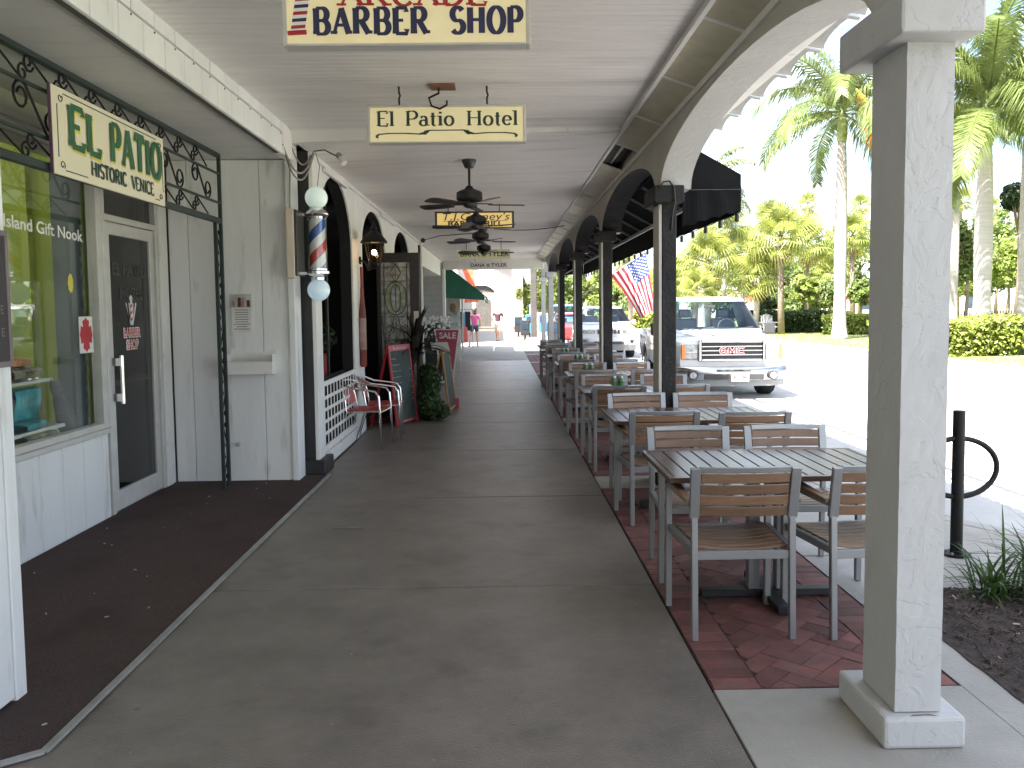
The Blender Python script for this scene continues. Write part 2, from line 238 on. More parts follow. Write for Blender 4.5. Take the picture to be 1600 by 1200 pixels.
# ---------------------------------------------------------------- mesh building
class MB:
    def __init__(s): s.v = []; s.f = []
    def add(s, vs, fs, M=None):
        o = len(s.v)
        s.v += [tuple(M @ Vector(p)) for p in vs] if M is not None else [tuple(p) for p in vs]
        s.f += [tuple(i+o for i in f) for f in fs]; return s
    def box(s, x0, x1, y0, y1, z0, z1, M=None):
        return s.add([(x0,y0,z0),(x1,y0,z0),(x1,y1,z0),(x0,y1,z0),(x0,y0,z1),(x1,y0,z1),(x1,y1,z1),(x0,y1,z1)],
                     [(0,3,2,1),(4,5,6,7),(0,1,5,4),(1,2,6,5),(2,3,7,6),(3,0,4,7)], M)
    def bar(s, p, q, w, h, up=(0,0,1)):
        p = Vector(p); q = Vector(q); d = (q-p).normalized(); u = Vector(up)
        if abs(d.dot(u)) > 0.98: u = Vector((0,1,0)) if abs(d.y) < 0.9 else Vector((1,0,0))
        r = d.cross(u).normalized(); u = r.cross(d)
        a = r*(w/2); b = u*(h/2)
        vs = [p-a-b,p+a-b,p+a+b,p-a+b,q-a-b,q+a-b,q+a+b,q-a+b]
        return s.add(vs, [(0,1,2,3),(7,6,5,4),(0,4,5,1),(1,5,6,2),(2,6,7,3),(3,7,4,0)])
    def loft(s, rings, cap=True, close=False):
        n = len(rings[0]); vs = [p for r in rings for p in r]; fs = []
        m = len(rings)
        for i in range(m if close else m-1):
            j = (i+1) % m
            for k in range(n): fs.append((i*n+k, i*n+(k+1)%n, j*n+(k+1)%n, j*n+k))
        if cap and not close: fs.append(tuple(range(n))[::-1]); fs.append(tuple(range((m-1)*n, m*n)))
        return s.add(vs, fs)
    def tube(s, pts, r, n=6, close=False, rot=0.0):
        pts = [Vector(p) for p in pts]; m = len(pts); rr = r if isinstance(r, (list, tuple)) else [r]*m
        rings = []; ref = None
        for i, p in enumerate(pts):
            if close: t = pts[(i+1) % m]-pts[i-1]
            else: t = pts[min(i+1, m-1)]-pts[max(i-1, 0)]
            t.normalize()
            if ref is None:
                ref = Vector((0,0,1)) if abs(t.z) < 0.9 else Vector((1,0,0))
            a = t.cross(ref)
            if a.length < 1e-6: a = t.orthogonal()
            a.normalize(); b = t.cross(a); ref = -b if False else a.cross(t)
            rings.append([p+a*(rr[i]*cos(rot+2*pi*k/n))+b*(rr[i]*sin(rot+2*pi*k/n)) for k in range(n)])
        return s.loft(rings, not close, close)
    def cyl(s, p, q, r0, r1=None, n=12):
        return s.tube([p, q], [r0, r0 if r1 is None else r1], n)
    def lathe(s, prof, c=(0,0,0), n=16, cap=True):
        rings = [[(c[0]+r*cos(2*pi*k/n), c[1]+r*sin(2*pi*k/n), c[2]+z) for k in range(n)] for r, z in prof]
        return s.loft(rings, cap)
    def sphere(s, c, r, n=12, m=8, sc=(1,1,1)):
        pr = [(max(1e-4, sin(pi*i/m))*r, -cos(pi*i/m)*r) for i in range(m+1)]
        rings = [[(c[0]+a*cos(2*pi*k/n)*sc[0], c[1]+a*sin(2*pi*k/n)*sc[1], c[2]+z*sc[2]) for k in range(n)] for a, z in pr]
        return s.loft(rings, True)
    def prism(s, poly, fn, w0, w1):
        n = len(poly)
        vs = [fn(u, v, w0) for u, v in poly]+[fn(u, v, w1) for u, v in poly]
        return s.add(vs, [tuple(range(n))[::-1], tuple(range(n, 2*n))]+[(i, (i+1)%n, (i+1)%n+n, i+n) for i in range(n)])
    def mesh(s, name, smooth=False, bevel=0.0, seg=1, recalc=True):
        me = bpy.data.meshes.new(name); me.from_pydata(s.v, [], s.f)
        if recalc or bevel:
            bm = bmesh.new(); bm.from_mesh(me)
            if recalc: bmesh.ops.recalc_face_normals(bm, faces=bm.faces)
            if bevel:
                ed = [e for e in bm.edges if len(e.link_faces) == 2 and e.calc_face_angle(0) > 0.5]
                bmesh.ops.bevel(bm, geom=ed, offset=bevel, segments=seg, affect='EDGES', clamp_overlap=True, profile=0.5)
            bm.to_mesh(me); bm.free()
        if smooth:
            for p in me.polygons: p.use_smooth = True
            if smooth == 'auto':
                try: me.set_sharp_from_angle(angle=radians(40))
                except Exception: pass
        me.update(); return me
    def build(s, name, m, parent=None, smooth=False, bevel=0.0, seg=1, recalc=True, origin=None):
        off = Vector((0,0,0)); p = parent
        while p is not None: off += p.location; p = p.parent
        o_loc = Vector((0,0,0))
        if origin is not None: o_loc = Vector(origin)-off
        tot = off+o_loc
        if tot.length > 0: s.v = [(a-tot.x, b-tot.y, c-tot.z) for a, b, c in s.v]
        me = s.mesh(name, smooth, bevel, seg, recalc)
        me.materials.append(MT[m] if isinstance(m, str) else m)
        return link(name, me, parent, o_loc)

def link(name, me, parent=None, loc=(0,0,0)):
    o = bpy.data.objects.new(name, me); COL.objects.link(o); o.location = loc
    if parent is not None: o.parent = parent
    return o
def tag(o, label=None, cat=None, group=None, kind=None):
    if label: o['label'] = label
    if cat: o['category'] = cat
    if group: o['group'] = group
    if kind: o['kind'] = kind
    return o
def thing(name, label, cat, loc=(0,0,0), group=None, rz=0.0):
    o = bpy.data.objects.new(name, None); COL.objects.link(o); o.location = loc; o.rotation_euler = (0,0,rz); o.empty_display_size = 0.1
    return tag(o, label, cat, group)
def struct(o): o['kind'] = 'structure'; return o
def copy_tree(o, parent=None):
    c = o.copy(); COL.objects.link(c)
    if parent is not None: c.parent = parent
    for ch in list(o.children): copy_tree(ch, c)
    return c
def bx(name, m, x0, x1, y0, y1, z0, z1, parent=None, bevel=0.0, origin=None):
    return MB().box(x0, x1, y0, y1, z0, z1).build(name, m, parent, bevel=bevel, origin=origin)

# ---------------------------------------------------------------- lettering
def arc(cx, cy, rx, ry, a0, a1, n=10):
    return [(cx+rx*cos(radians(a0+(a1-a0)*i/n)), cy+ry*sin(radians(a0+(a1-a0)*i/n))) for i in range(n+1)]
GL = {  # width, strokes, serifs (x, y)
 'A': (0.86, [[(0.10,0),(0.43,1)], [(0.43,1),(0.76,0)], [(0.22,0.34),(0.64,0.34)]], [(0.10,0),(0.76,0)]),
 'B': (0.78, [[(0.16,0),(0.16,1)], [(0.16,1),(0.40,1)]+arc(0.42,0.76,0.22,0.24,90,-90)+[(0.16,0.52)], [(0.16,0.52),(0.42,0.52)]+arc(0.44,0.26,0.25,0.26,90,-90)+[(0.16,0)]], [(0.16,0),(0.16,1)]),
 'C': (0.80, [arc(0.44,0.5,0.32,0.5,40,320,20)], []),
 'D': (0.84, [[(0.16,0),(0.16,1)], [(0.16,1),(0.36,1)]+arc(0.38,0.5,0.34,0.5,90,-90,14)+[(0.16,0)]], [(0.16,0),(0.16,1)]),
 'E': (0.74, [[(0.16,0),(0.16,1)], [(0.16,1),(0.62,1),(0.62,0.84)], [(0.16,0.52),(0.50,0.52)], [(0.16,0),(0.64,0),(0.64,0.18)]], [(0.16,0),(0.16,1)]),
 'H': (0.90, [[(0.16,0),(0.16,1)], [(0.72,0),(0.72,1)], [(0.16,0.52),(0.72,0.52)]], [(0.16,0),(0.16,1),(0.72,0),(0.72,1)]),
 'I': (0.36, [[(0.18,0),(0.18,1)]], [(0.18,0),(0.18,1)]),
 'L': (0.70, [[(0.16,0),(0.16,1)], [(0.16,0),(0.60,0),(0.60,0.20)]], [(0.16,0),(0.16,1)]),
 'N': (0.88, [[(0.16,0),(0.16,1)], [(0.16,1),(0.72,0)], [(0.72,0),(0.72,1)]], [(0.16,0),(0.16,1),(0.72,1)]),
 'O': (0.90, [arc(0.45,0.5,0.34,0.5,0,360,24)], []),
 'P': (0.74, [[(0.16,0),(0.16,1)], [(0.16,1),(0.38,1)]+arc(0.40,0.73,0.25,0.27,90,-90)+[(0.16,0.46)]], [(0.16,0),(0.16,1)]),
 'R': (0.86, [[(0.16,0),(0.16,1)], [(0.16,1),(0.40,1)]+arc(0.42,0.75,0.23,0.25,90,-90)+[(0.16,0.5)], [(0.40,0.5),(0.72,0)]], [(0.16,0),(0.16,1),(0.74,0)]),
 'S': (0.74, [arc(0.37,0.74,0.25,0.26,30,270,12)+arc(0.37,0.25,0.27,0.25,80,-150,12)], []),
 'T': (0.78, [[(0.39,0),(0.39,1)], [(0.10,0.82),(0.10,1),(0.68,1),(0.68,0.82)]], [(0.39,0)]),
 'V': (0.84, [[(0.10,1),(0.42,0)], [(0.42,0),(0.74,1)]], [(0.10,1),(0.74,1)]),
 'l': (0.34, [[(0.17,0),(0.17,1)]], [(0.17,0),(0.12,1)]),
 'i': (0.34, [[(0.17,0),(0.17,0.64)], [(0.17,0.80),(0.17,0.94)]], [(0.17,0),(0.12,0.64)]),
 'a': (0.58, [[(0.42,0.0),(0.42,0.45)]+arc(0.27,0.46,0.15,0.18,0,160,7), arc(0.26,0.19,0.18,0.19,0,360,14)], [(0.46,0)]),
 't': (0.44, [[(0.20,0.88),(0.20,0.12)]+arc(0.30,0.12,0.10,0.12,180,300,5), [(0.06,0.62),(0.36,0.62)]], []),
 'o': (0.62, [arc(0.31,0.32,0.22,0.32,0,360,18)], []),
 'e': (0.58, [[(0.10,0.34),(0.48,0.34)]+arc(0.29,0.33,0.21,0.31,5,320,16)], []),
 'G': (0.86, [arc(0.44,0.5,0.32,0.46,45,322,20), [(0.46,0.44),(0.74,0.44),(0.74,0.10)]], []),
 'M': (0.96, [[(0.14,0),(0.14,1)], [(0.14,1),(0.48,0.20)], [(0.48,0.20),(0.82,1)], [(0.82,1),(0.82,0)]], []),
 ' ': (0.42, [], []),
}
_layer = [0]
def ribbon(mb, pts, thick, thin, fn):
    n = len(pts); L = []; R = []
    closed = abs(pts[0][0]-pts[-1][0])+abs(pts[0][1]-pts[-1][1]) < 1e-6 and n > 3
    for i in range(n):
        a = pts[i-1] if i else (pts[-2] if closed else pts[0]); b = pts[i+1] if i < n-1 else (pts[1] if closed else pts[-1])
        dx, dy = b[0]-a[0], b[1]-a[1]; l = sqrt(dx*dx+dy*dy) or 1
        w = thin+(thick-thin)*abs(dy)/l; nx, ny = -dy/l, dx/l
        L.append((pts[i][0]+nx*w/2, pts[i][1]+ny*w/2)); R.append((pts[i][0]-nx*w/2, pts[i][1]-ny*w/2))
    _layer[0] += 1; z = (_layer[0] % 40)*0.00012
    mb.add([fn(u, v, z) for u, v in L+R], [(i, i+1, n+i+1, n+i) for i in range(n-1)])
def lettering(mb, text, u0, v0, h, fn, thick=0.16, thin=0.07, serif=0.2, wide=1.0, space=0.0, slant=0.0, width=None):
    tot = sum(GL[c][0]+space for c in text)-space
    if width: wide = width/(tot*h)
    u = u0
    for c in text:
        w, st, sf = GL[c]
        cv = lambda p: (u+(p[0]+slant*p[1])*h*wide, v0+p[1]*h)
        for k, path in enumerate(st):
            t = thick
            if c in 'AN' and k == (0 if c == 'A' else 9): t = thick*0.55
            if c == 'V' and k == 1: t = thick*0.6
            pts = path
            if len(path) == 2 and path[0][0] != path[1][0] and path[0][1] == path[1][1]: pass
            ribbon(mb, [cv(p) for p in pts], t*h, thin*h, fn)
        if serif:
            for x, y in sf:
                yy = min(max(y, thin/2), 1-thin/2) if y in (0, 1) else y
                a = cv((x-serif/2-thick/4, yy)); b = cv((x+serif/2+thick/4, yy))
                ribbon(mb, [a, b], thin*h, thin*h, fn)
        u += (w+space)*h*wide
    return u
_text_cache = {}
def text_mesh(s, size, bold=0.0, shear=0.0, align='CENTER', spacing=1.0):
    cu = bpy.data.curves.new('text', 'FONT'); cu.body = s; cu.size = size; cu.offset = bold; cu.shear = shear
    cu.align_x = align; cu.align_y = 'CENTER'; cu.space_character = spacing; cu.resolution_u = 3
    ob = bpy.data.objects.new('text_tmp', cu)
    me = bpy.data.meshes.new_from_object(ob); bpy.data.objects.remove(ob)
    return me
def text(name, s, size, m, parent, loc, ex, ey, bold=0.0, shear=0.0, align='CENTER', width=None, spacing=1.0):
    """flat lettering: ex = reading direction, ey = up direction, loc in world"""
    me = text_mesh(s, size, bold, shear, align, spacing)
    ex = Vector(ex); ey = Vector(ey); off = Vector((0,0,0)); p = parent
    while p is not None: off += p.location; p = p.parent
    if width:
        xs = [v.co.x for v in me.vertices]; k = width/max(1e-6, max(xs)-min(xs))
    else: k = 1.0
    c = Vector(loc)-off
    for v in me.vertices: v.co = c+ex*(v.co.x*k)+ey*v.co.y
    me.materials.clear(); me.materials.append(MT[m]); me.update()
    return link(name, me, parent)

# ================================================================ GROUND, STREET, WALKS
struct(bx('ground', 'soil', -600, 900, -300, 1500, -0.6, -0.20))
struct(bx('road', 'road', 1.9, 12.6, -40, 200, -0.30, -0.12))
lw = MB(); lw.box(12.75, 60, -40, 200, -0.30, 0.0); struct(lw.build('lawn', 'lawn'))
fk = MB(); fk.box(12.6, 12.75, -40, 200, -0.3, 0.02); struct(fk.build('far_kerb', 'kerb', bevel=0.02))
# kerb-edged bed of the near pavement (solid, kerb face is its side)
CURB = [(1.90,-14),(4.9,-14),(4.9,2.6),(4.55,3.7),(4.0,4.9),(3.55,5.66),(3.25,6.2),(2.98,6.9),(2.86,7.8),(2.84,9.0),(2.84,60),(1.90,60)]
pv = MB(); pv.prism(CURB, lambda u, v, w: (u, v, w), -0.4, -0.004); pav = struct(pv.build('pavement', 'concrete_pale'))
ks = MB()
inner = [(a-0.16, b) for a, b in CURB[1:11]]; outer = CURB[1:11]
for i in range(9):
    (a0,b0),(a1,b1),(c0,d0),(c1,d1) = inner[i], inner[i+1], outer[i], outer[i+1]
    ks = MB(); g = 0.004
    ks.prism([(a0,b0+g),(c0+0.004,d0+g),(c1+0.004,d1-g),(a1,b1-g)], lambda u, v, w: (u, v, w), -0.35, 0.003)
    ks.build('kerb_stone', 'kerb', pav, bevel=0.012)
for y in (1.9, 5.15, 7.34, 9.6, 11.6, 14, 16.4):
    bx('expansion_joint', 'groove', 1.90, 2.82 if y > 6.5 else 3.5, y, y+0.012, -0.0035, -0.0022, pav)
gs = MB(); inn = CURB[2:11]
for i in range(8):
    (a0,b0),(a1,b1) = inn[i], inn[i+1]
    k0 = 0.42 if i < 6 else 0.16; k1 = 0.42 if i < 5 else 0.16
    gs.add([(a0+0.004,b0,-0.116),(a0+k0,b0+0.08,-0.116),(a1+k1,b1+0.08,-0.116),(a1+0.004,b1,-0.116)], [(0,1,2,3)])
struct(gs.build('gutter', 'asphalt'))
rj = MB()
for (x0,y0,x1,y1) in ((3.1,9.2,12.5,9.6),(3.1,13.4,12.5,13.4),(3.1,18,12.5,18),(7.6,-30,7.6,150)):
    rj.bar((x0,y0,-0.119),(x1,y1,-0.119),0.02,0.004)
rj.build('road_joint', 'asphalt', bpy.data.objects['road'])

# covered walk: slabs with recessed joints
wb = struct(bx('walkway_bed', 'groove', -12, 1.90, -14, 60, -0.4, -0.018))
walk = struct(bx('walkway', 'concrete_walk', -1.76, 0.852, -14, -13.5, -0.017, 0.0))
ys = [-13.5, -9.2, -6.9, -4.6, -2.3, 0.02, 2.34, 4.66, 6.93, 9.25, 11.55, 13.8, 16.1, 18.4, 20.7, 23, 25.3, 27.6, 29.9, 32.2, 35, 38, 42, 46, 52, 60]
for a, b in zip(ys[:-1], ys[1:]):
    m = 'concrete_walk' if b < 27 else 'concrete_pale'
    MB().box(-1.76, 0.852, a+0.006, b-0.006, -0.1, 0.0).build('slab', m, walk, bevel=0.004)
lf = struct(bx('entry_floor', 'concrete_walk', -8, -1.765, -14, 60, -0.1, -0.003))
mt = MB(); mt.prism([(-3.04,-1.0),(-2.3,2.45),(-1.80,2.865),(-1.69,2.93),(-1.69,7.94),(-1.80,7.96),(-1.98,7.96),(-1.98,7.72),(-3.04,7.72)], lambda u, v, w: (u, v, w), -0.002, 0.008)
matt = tag(mt.build('entrance_carpet', 'mat'), 'dark maroon outdoor carpet before the gift shop door with grey metal edging', 'carpet')
ed = MB()
for p, q in (((-2.35,2.43,0.009),(-1.665,2.925,0.009)), ((-1.665,2.92,0.0085),(-1.665,7.95,0.009))): ed.bar(p, q, 0.036, 0.012)
ed.build('edge_strip', 'edging', matt, bevel=0.003)
fl = MB()
for i in range(26):
    x = random.uniform(-2.95,-1.75); y = random.uniform(2.9,7.6); r = random.uniform(0.003,0.009); a = random.random()*3
    fl.bar((x,y,0.0095),(x+cos(a)*r*2.2,y+sin(a)*r*2.2,0.0095), r, 0.004)
tag(fl.build('litter', 'fleck'), 'tiny pale scraps scattered over the maroon carpet', 'litter', kind='stuff')
fl = MB()
for i in range(26):
    x = random.uniform(-1.5,0.8); y = 2.8+random.random()**1.5*7; r = random.uniform(0.002,0.005); a = random.random()*3
    fl.bar((x,y,0.0015),(x+cos(a)*r*2,y+sin(a)*r*2,0.0015), r, 0.003)
tag(fl.build('litter', 'fleck'), 'tiny pale specks lying on the grey concrete walk', 'litter', kind='stuff')
tw = MB(); tw.tube([(-1.25,5.98,0.006),(-1.15,5.96,0.010),(-1.02,5.97,0.006)], [0.004,0.009,0.004], 5)
tag(tw.build('twig', 'bark'), 'short dark twig lying on the concrete walk', 'twig')

# brick bands between the columns
YC = [3.05, 7.44, 11.6, 15.8, 20.05, 24.3, 28.55]
def clip(poly, x0, x1, y0, y1):
    def cut(P, f, g):
        out = []
        for i in range(len(P)):
            a, b = P[i], P[(i+1) % len(P)]
            fa, fb = f(a), f(b)
            if fa >= 0: out.append(a)
            if (fa >= 0) != (fb >= 0):
                t = fa/(fa-fb); out.append((a[0]+(b[0]-a[0])*t, a[1]+(b[1]-a[1])*t))
        return out
    for f in (lambda p: p[0]-x0, lambda p: x1-p[0], lambda p: p[1]-y0, lambda p: y1-p[1]):
        poly = cut(poly, f, None)
        if len(poly) < 3: return []
    return poly
def area(P): return abs(sum(P[i][0]*P[(i+1)%len(P)][1]-P[(i+1)%len(P)][0]*P[i][1] for i in range(len(P))))/2
def brick_polys(x0, x1, y0, y1):
    P = []; bw, bl, g = 0.1, 0.2, 0.004
    n = int(round((y1-y0)/bw)); st = (y1-y0)/n
    for i in range(n):
        for (a, b) in ((x0, x0+bl), (x1-bl, x1)):
            P.append([(a+g/2,y0+i*st+g/2),(b-g/2,y0+i*st+g/2),(b-g/2,y0+(i+1)*st-g/2),(a+g/2,y0+(i+1)*st-g/2)])
    cx0, cx1 = x0+bl, x1-bl; c45 = cos(pi/4)
    rot = lambda u, v: ((u-v)*c45+(cx0+cx1)/2, (u+v)*c45+y0)
    for i in range(-60, 70):
        for j in range(-60, 70):
            d = (i-j) % 4
            if d == 0: (a, b, w, h) = (i*bw, j*bw, bl, bw)
            elif d == 3: (a, b, w, h) = (i*bw, j*bw, bw, bl)
            else: continue
            R = [rot(a+g/2,b+g/2), rot(a+w-g/2,b+g/2), rot(a+w-g/2,b+h-g/2), rot(a+g/2,b+h-g/2)]
            if max(p[1] for p in R) < y0 or min(p[1] for p in R) > y1 or max(p[0] for p in R) < cx0 or min(p[0] for p in R) > cx1: continue
            R = clip(R, cx0+g/2, cx1-g/2, y0+g/2, y1-g/2)
            if R and area(R) > 0.0008: P.append(R)
    return P
for k in range(6):
    ya, yb = YC[k]+0.29, YC[k+1]-0.24
    pb = struct(bx('brick_paving', 'joint_sand', 0.862, 1.888, ya, yb, -0.05, -0.006))
    polys = brick_polys(0.866, 1.884, ya+0.004, yb-0.004)
    big = MB()
    for P in polys:
        cx = sum(p[0] for p in P)/len(P); cy = sum(p[1] for p in P)/len(P); z = random.uniform(-0.0015, 0.0025); tx = random.uniform(-0.012,0.012); ty = random.uniform(-0.012,0.012)
        top = lambda u, v, w: (u, v, w if w < -0.01 else z+(u-cx)*tx+(v-cy)*ty)
        if k < 2 and len(polys) < 320:
            b = MB(); b.prism(P, top, -0.04, 0.0); b.build('brick', 'brick', pb, bevel=0.002, origin=(cx, cy, 0))
        else: big.prism(P, top, -0.04, 0.0)
    if big.v: tag(big.build('brick_field', 'brick', pb), kind='stuff')
for k in range(7):
    bx('column_strip', 'concrete_pale' if k < 5 else 'concrete_pale', 0.862, 1.895, (YC[k]-0.235 if k else -13), YC[k]+0.285, -0.05, 0.0, pav, bevel=0.003)

# mulch bed
mb_ = MB(); nx, ny = 14, 30
X0, X1, Y0, Y1 = 2.06, 3.55, 1.0, 4.5
grid = []
for j in range(ny+1):
    for i in range(nx+1):
        u, v = i/nx, j/ny; e = min(u, 1-u, v*2, (1-v)*2, 0.25)/0.25
        grid.append((X0+(X1-X0)*u+random.uniform(-.008,.008), Y0+(Y1-Y0)*v+random.uniform(-.008,.008)+(0.03*sin(9*u)), 0.002+0.035*e+random.uniform(0,0.012)*e))
mb_.add(grid, [(j*(nx+1)+i, j*(nx+1)+i+1, (j+1)*(nx+1)+i+1, (j+1)*(nx+1)+i) for j in range(ny) for i in range(nx)])
struct(mb_.build('mulch_bed', 'mulch', recalc=False))
ch = MB(); cp = MB()
for i in range(3200):
    x = random.uniform(X0+.03,X1-.03); y = random.uniform(Y0+.2,Y1-.03); a = random.random()*6.3; l = random.uniform(0.008,0.042); w = random.uniform(0.004,0.011)
    z = 0.045+random.uniform(-.01,.008); e = min(1, min(x-X0, X1-x, (Y1-y))/0.2); z = 0.006+(z-0.006)*e; t = random.uniform(-.012,.012)
    (cp if random.random() < 0.04 else ch).bar((x,y,z-t),(x+cos(a)*l,y+sin(a)*l,z+t), w, 0.004)
tag(ch.build('mulch_chips', 'mulch_chip', recalc=False), 'dark brown bark mulch chips covering the planting bed', 'mulch', kind='stuff')
tag(cp.build('pale_chips', 'mulch_pale', recalc=False), 'pale wood splinters scattered among the dark mulch', 'mulch', kind='stuff')

# ================================================================ ROOF, CEILINGS, BEAMS
YEND = 28.9; YBACK = -9.0  # roof carried back behind the camera to dim light on the near column
roof = thing('arcade_building', 'long white arcade building with flat roof above the covered walk', 'building', (0, 12, 3.3))
SKX0, SKX1, SKY0, SKY1 = -5.0, -3.25, 3.3, 6.2  # hole in the shop roof for the added pane
for a in ((-9,1.72,YBACK,SKY0),(-9,1.72,SKY1,YEND),(-9,SKX0,SKY0+.002,SKY1-.002),(SKX1,1.72,SKY0+.002,SKY1-.002)): bx('roof', 'white_trim', *a, 3.32, 4.45, roof)
bx('added_skylight', 'added_skylight', SKX0-.05, SKX1+.05, SKY0-.05, SKY1+.05, 4.455, 4.465, roof)  # roof pane added to bring daylight into the shop, none known there
bx('sun_block_upper', 'far_wall', -9, -3.3, -16, 0.5, 4.46, 7.0, roof)  # unseen block above the roof, added to stop sun from behind-left
bx('sun_block_side', 'white_board', -9, -2.35, -16, YBACK-0.02, -0.1, 4.45, roof)  # unseen wall behind the camera, added to block sun from the left
# balcony rail whose shadow falls on the road
rr = MB(); XR = 1.86
rail = thing('balcony_railing', 'white balustrade along the roof edge of the arcade', 'railing', (XR, 12, 4.45))
bx('roof_edge', 'white_trim', 1.725, 1.93, YBACK, YEND, 4.25, 4.46, rail)
rr.bar((XR,YBACK,5.3),(XR,YEND,5.3),0.07,0.06); rr.bar((XR,YBACK,4.55),(XR,YEND,4.55),0.05,0.05); rr.build('rail', 'white_trim', rail)
bal = MB(); y = YBACK+.05
while y < YEND:
    bal.bar((XR,y,4.45),(XR,y,5.3),0.034,0.034,(0,1,0)); y += 0.145
tag(bal.build('balusters', 'white_trim', rail), kind='stuff')

def zc(x): return 3.09+(x+1.8)*0.030          # ceiling of the far stretch, slightly tilted
ceil = struct(bx('ceiling', 'groove', -1.86, 1.42, YBACK, 7.66, 3.232, 3.30))
bx('ceiling_board', 'ceiling_white', -1.86, 1.13, YBACK, 4.0, 3.205, 3.23, ceil)
pw = 0.083; me = None; y = 4.004
while y < 7.60:
    if me is None:
        m_ = MB(); m_.box(-1.86, 1.13, 0, pw-0.009, 3.205, 3.228); me = m_.mesh('plank', bevel=0.003); me.materials.append(MT['ceiling_white'])
    link('plank', me, ceil, (0, y, 0)); y += pw
ceil2 = struct(MB().add([(-1.86,7.66,zc(-1.86)+.03),(1.42,7.66,zc(1.42)+.03),(1.42,YEND,zc(1.42)+.03),(-1.86,YEND,zc(-1.86)+.03),(-1.86,7.66,3.3),(1.42,7.66,3.3),(1.42,YEND,3.3),(-1.86,YEND,3.3)],
    [(0,3,2,1),(4,5,6,7),(0,1,5,4),(1,2,6,5),(2,3,7,6),(3,0,4,7)]).build('ceiling', 'groove'))
me = None; y = 7.72; n = 0
while y < 26.5:
    if me is None:
        m_ = MB(); q = pw-0.009
        m_.add([(-1.82,0,zc(-1.82)),(1.13,0,zc(1.13)),(1.13,q,zc(1.13)),(-1.82,q,zc(-1.82)),(-1.82,0,zc(-1.82)+.022),(1.13,0,zc(1.13)+.022),(1.13,q,zc(1.13)+.022),(-1.82,q,zc(-1.82)+.022)],
            [(0,3,2,1),(4,5,6,7),(0,1,5,4),(1,2,6,5),(2,3,7,6),(3,0,4,7)])
        me = m_.mesh('plank', bevel=0.003); me.materials.append(MT['ceiling_white'])
    link('plank', me, ceil2, (0, y, 0)); y += pw
# cross beams
b1 = MB(); b1.add([(-1.88,7.60,3.085),(1.13,7.60,3.185),(1.13,7.70,3.185),(-1.88,7.70,3.085),(-1.88,7.60,3.24),(1.13,7.60,3.24),(1.13,7.70,3.24),(-1.88,7.70,3.24)],
    [(0,3,2,1),(4,5,6,7),(0,1,5,4),(1,2,6,5),(2,3,7,6),(3,0,4,7)]); struct(b1.build('ceiling_beam', 'white_trim', bevel=0.006))
struct(bx('ceiling_beam', 'white_trim', -1.80, 1.40, 26.55, 26.8, 2.835, 3.2, bevel=0.01))
# beam across the left end + brace over the siding
br = MB(); br.prism([(-1.80,3.09)]+[(-1.80-0.75*sin(radians(a)), 2.52+0.50*cos(radians(a))) for a in range(0, 91, 10)]+[(-2.6,2.5),(-2.6,3.09)][::1], lambda u, v, w: (u, w, v), 25.6, 25.98)
tag(br.build('arched_brace', 'white_trim'), 'white curved brace under the ceiling before the green awning', 'brace')

# fluorescent trough panels along the right of the ceiling
tr = thing('light_trough', 'row of dirty cream light panels running between ceiling and arcade arches', 'light trough', (1.25, 12, 3.1))
xi, zi, xo, zo = 1.135, 3.19, 1.385, 3.10
bk = MB()
tb = MB(); tb.bar((xi-.012,YBACK,zi),(xi-.012,26.5,zi),0.03,0.05); tb.bar((xo+.010,YBACK,zo-.005),(xo+.010,26.5,zo-.005),0.03,0.045); tb.build('rail', 'white_trim', tr)
bk = MB(); bk.add([(xi,YBACK,zi+.10),(xo,YBACK,zo+.10),(xo,26.5,zo+.10),(xi,26.5,zi+.10)], [(0,1,2,3)]); bk.build('housing', 'trough_dark', tr)
y = 2.36; i = 0; L = 1.19
while y < 26.2:
    if not (7.9 < y < 9.0):
        e = 0.018
        p = MB(); p.add([(xi,y+e,zi+.012),(xo,y+e,zo+.012),(xo,y+L-e,zo+.012),(xi,y+L-e,zi+.012),(xi,y+e,zi+.022),(xo,y+e,zo+.022),(xo,y+L-e,zo+.022),(xi,y+L-e,zi+.022)],
            [(0,3,2,1),(4,5,6,7),(0,1,5,4),(1,2,6,5),(2,3,7,6),(3,0,4,7)]); p.build('panel', 'trough', tr)
    else:
        t_ = MB(); t_.cyl((xi+.13,y+.03,zi+.02),(xi+.13,y+L-.03,zi+.02),0.016,n=10); t_.build('tube', 'tube_white', tr, smooth=True)
    c_ = MB(); c_.add([(xi,y-.014,zi+.006),(xo,y-.014,zo+.006),(xo,y+.014,zo+.006),(xi,y+.014,zi+.006),(xi,y-.014,zi+.03),(xo,y-.014,zo+.03),(xo,y+.014,zo+.03),(xi,y+.014,zi+.03)],
            [(0,3,2,1),(4,5,6,7),(0,1,5,4),(1,2,6,5),(2,3,7,6),(3,0,4,7)]); c_.build('cross_bar', 'white_trim', tr)
    y += L

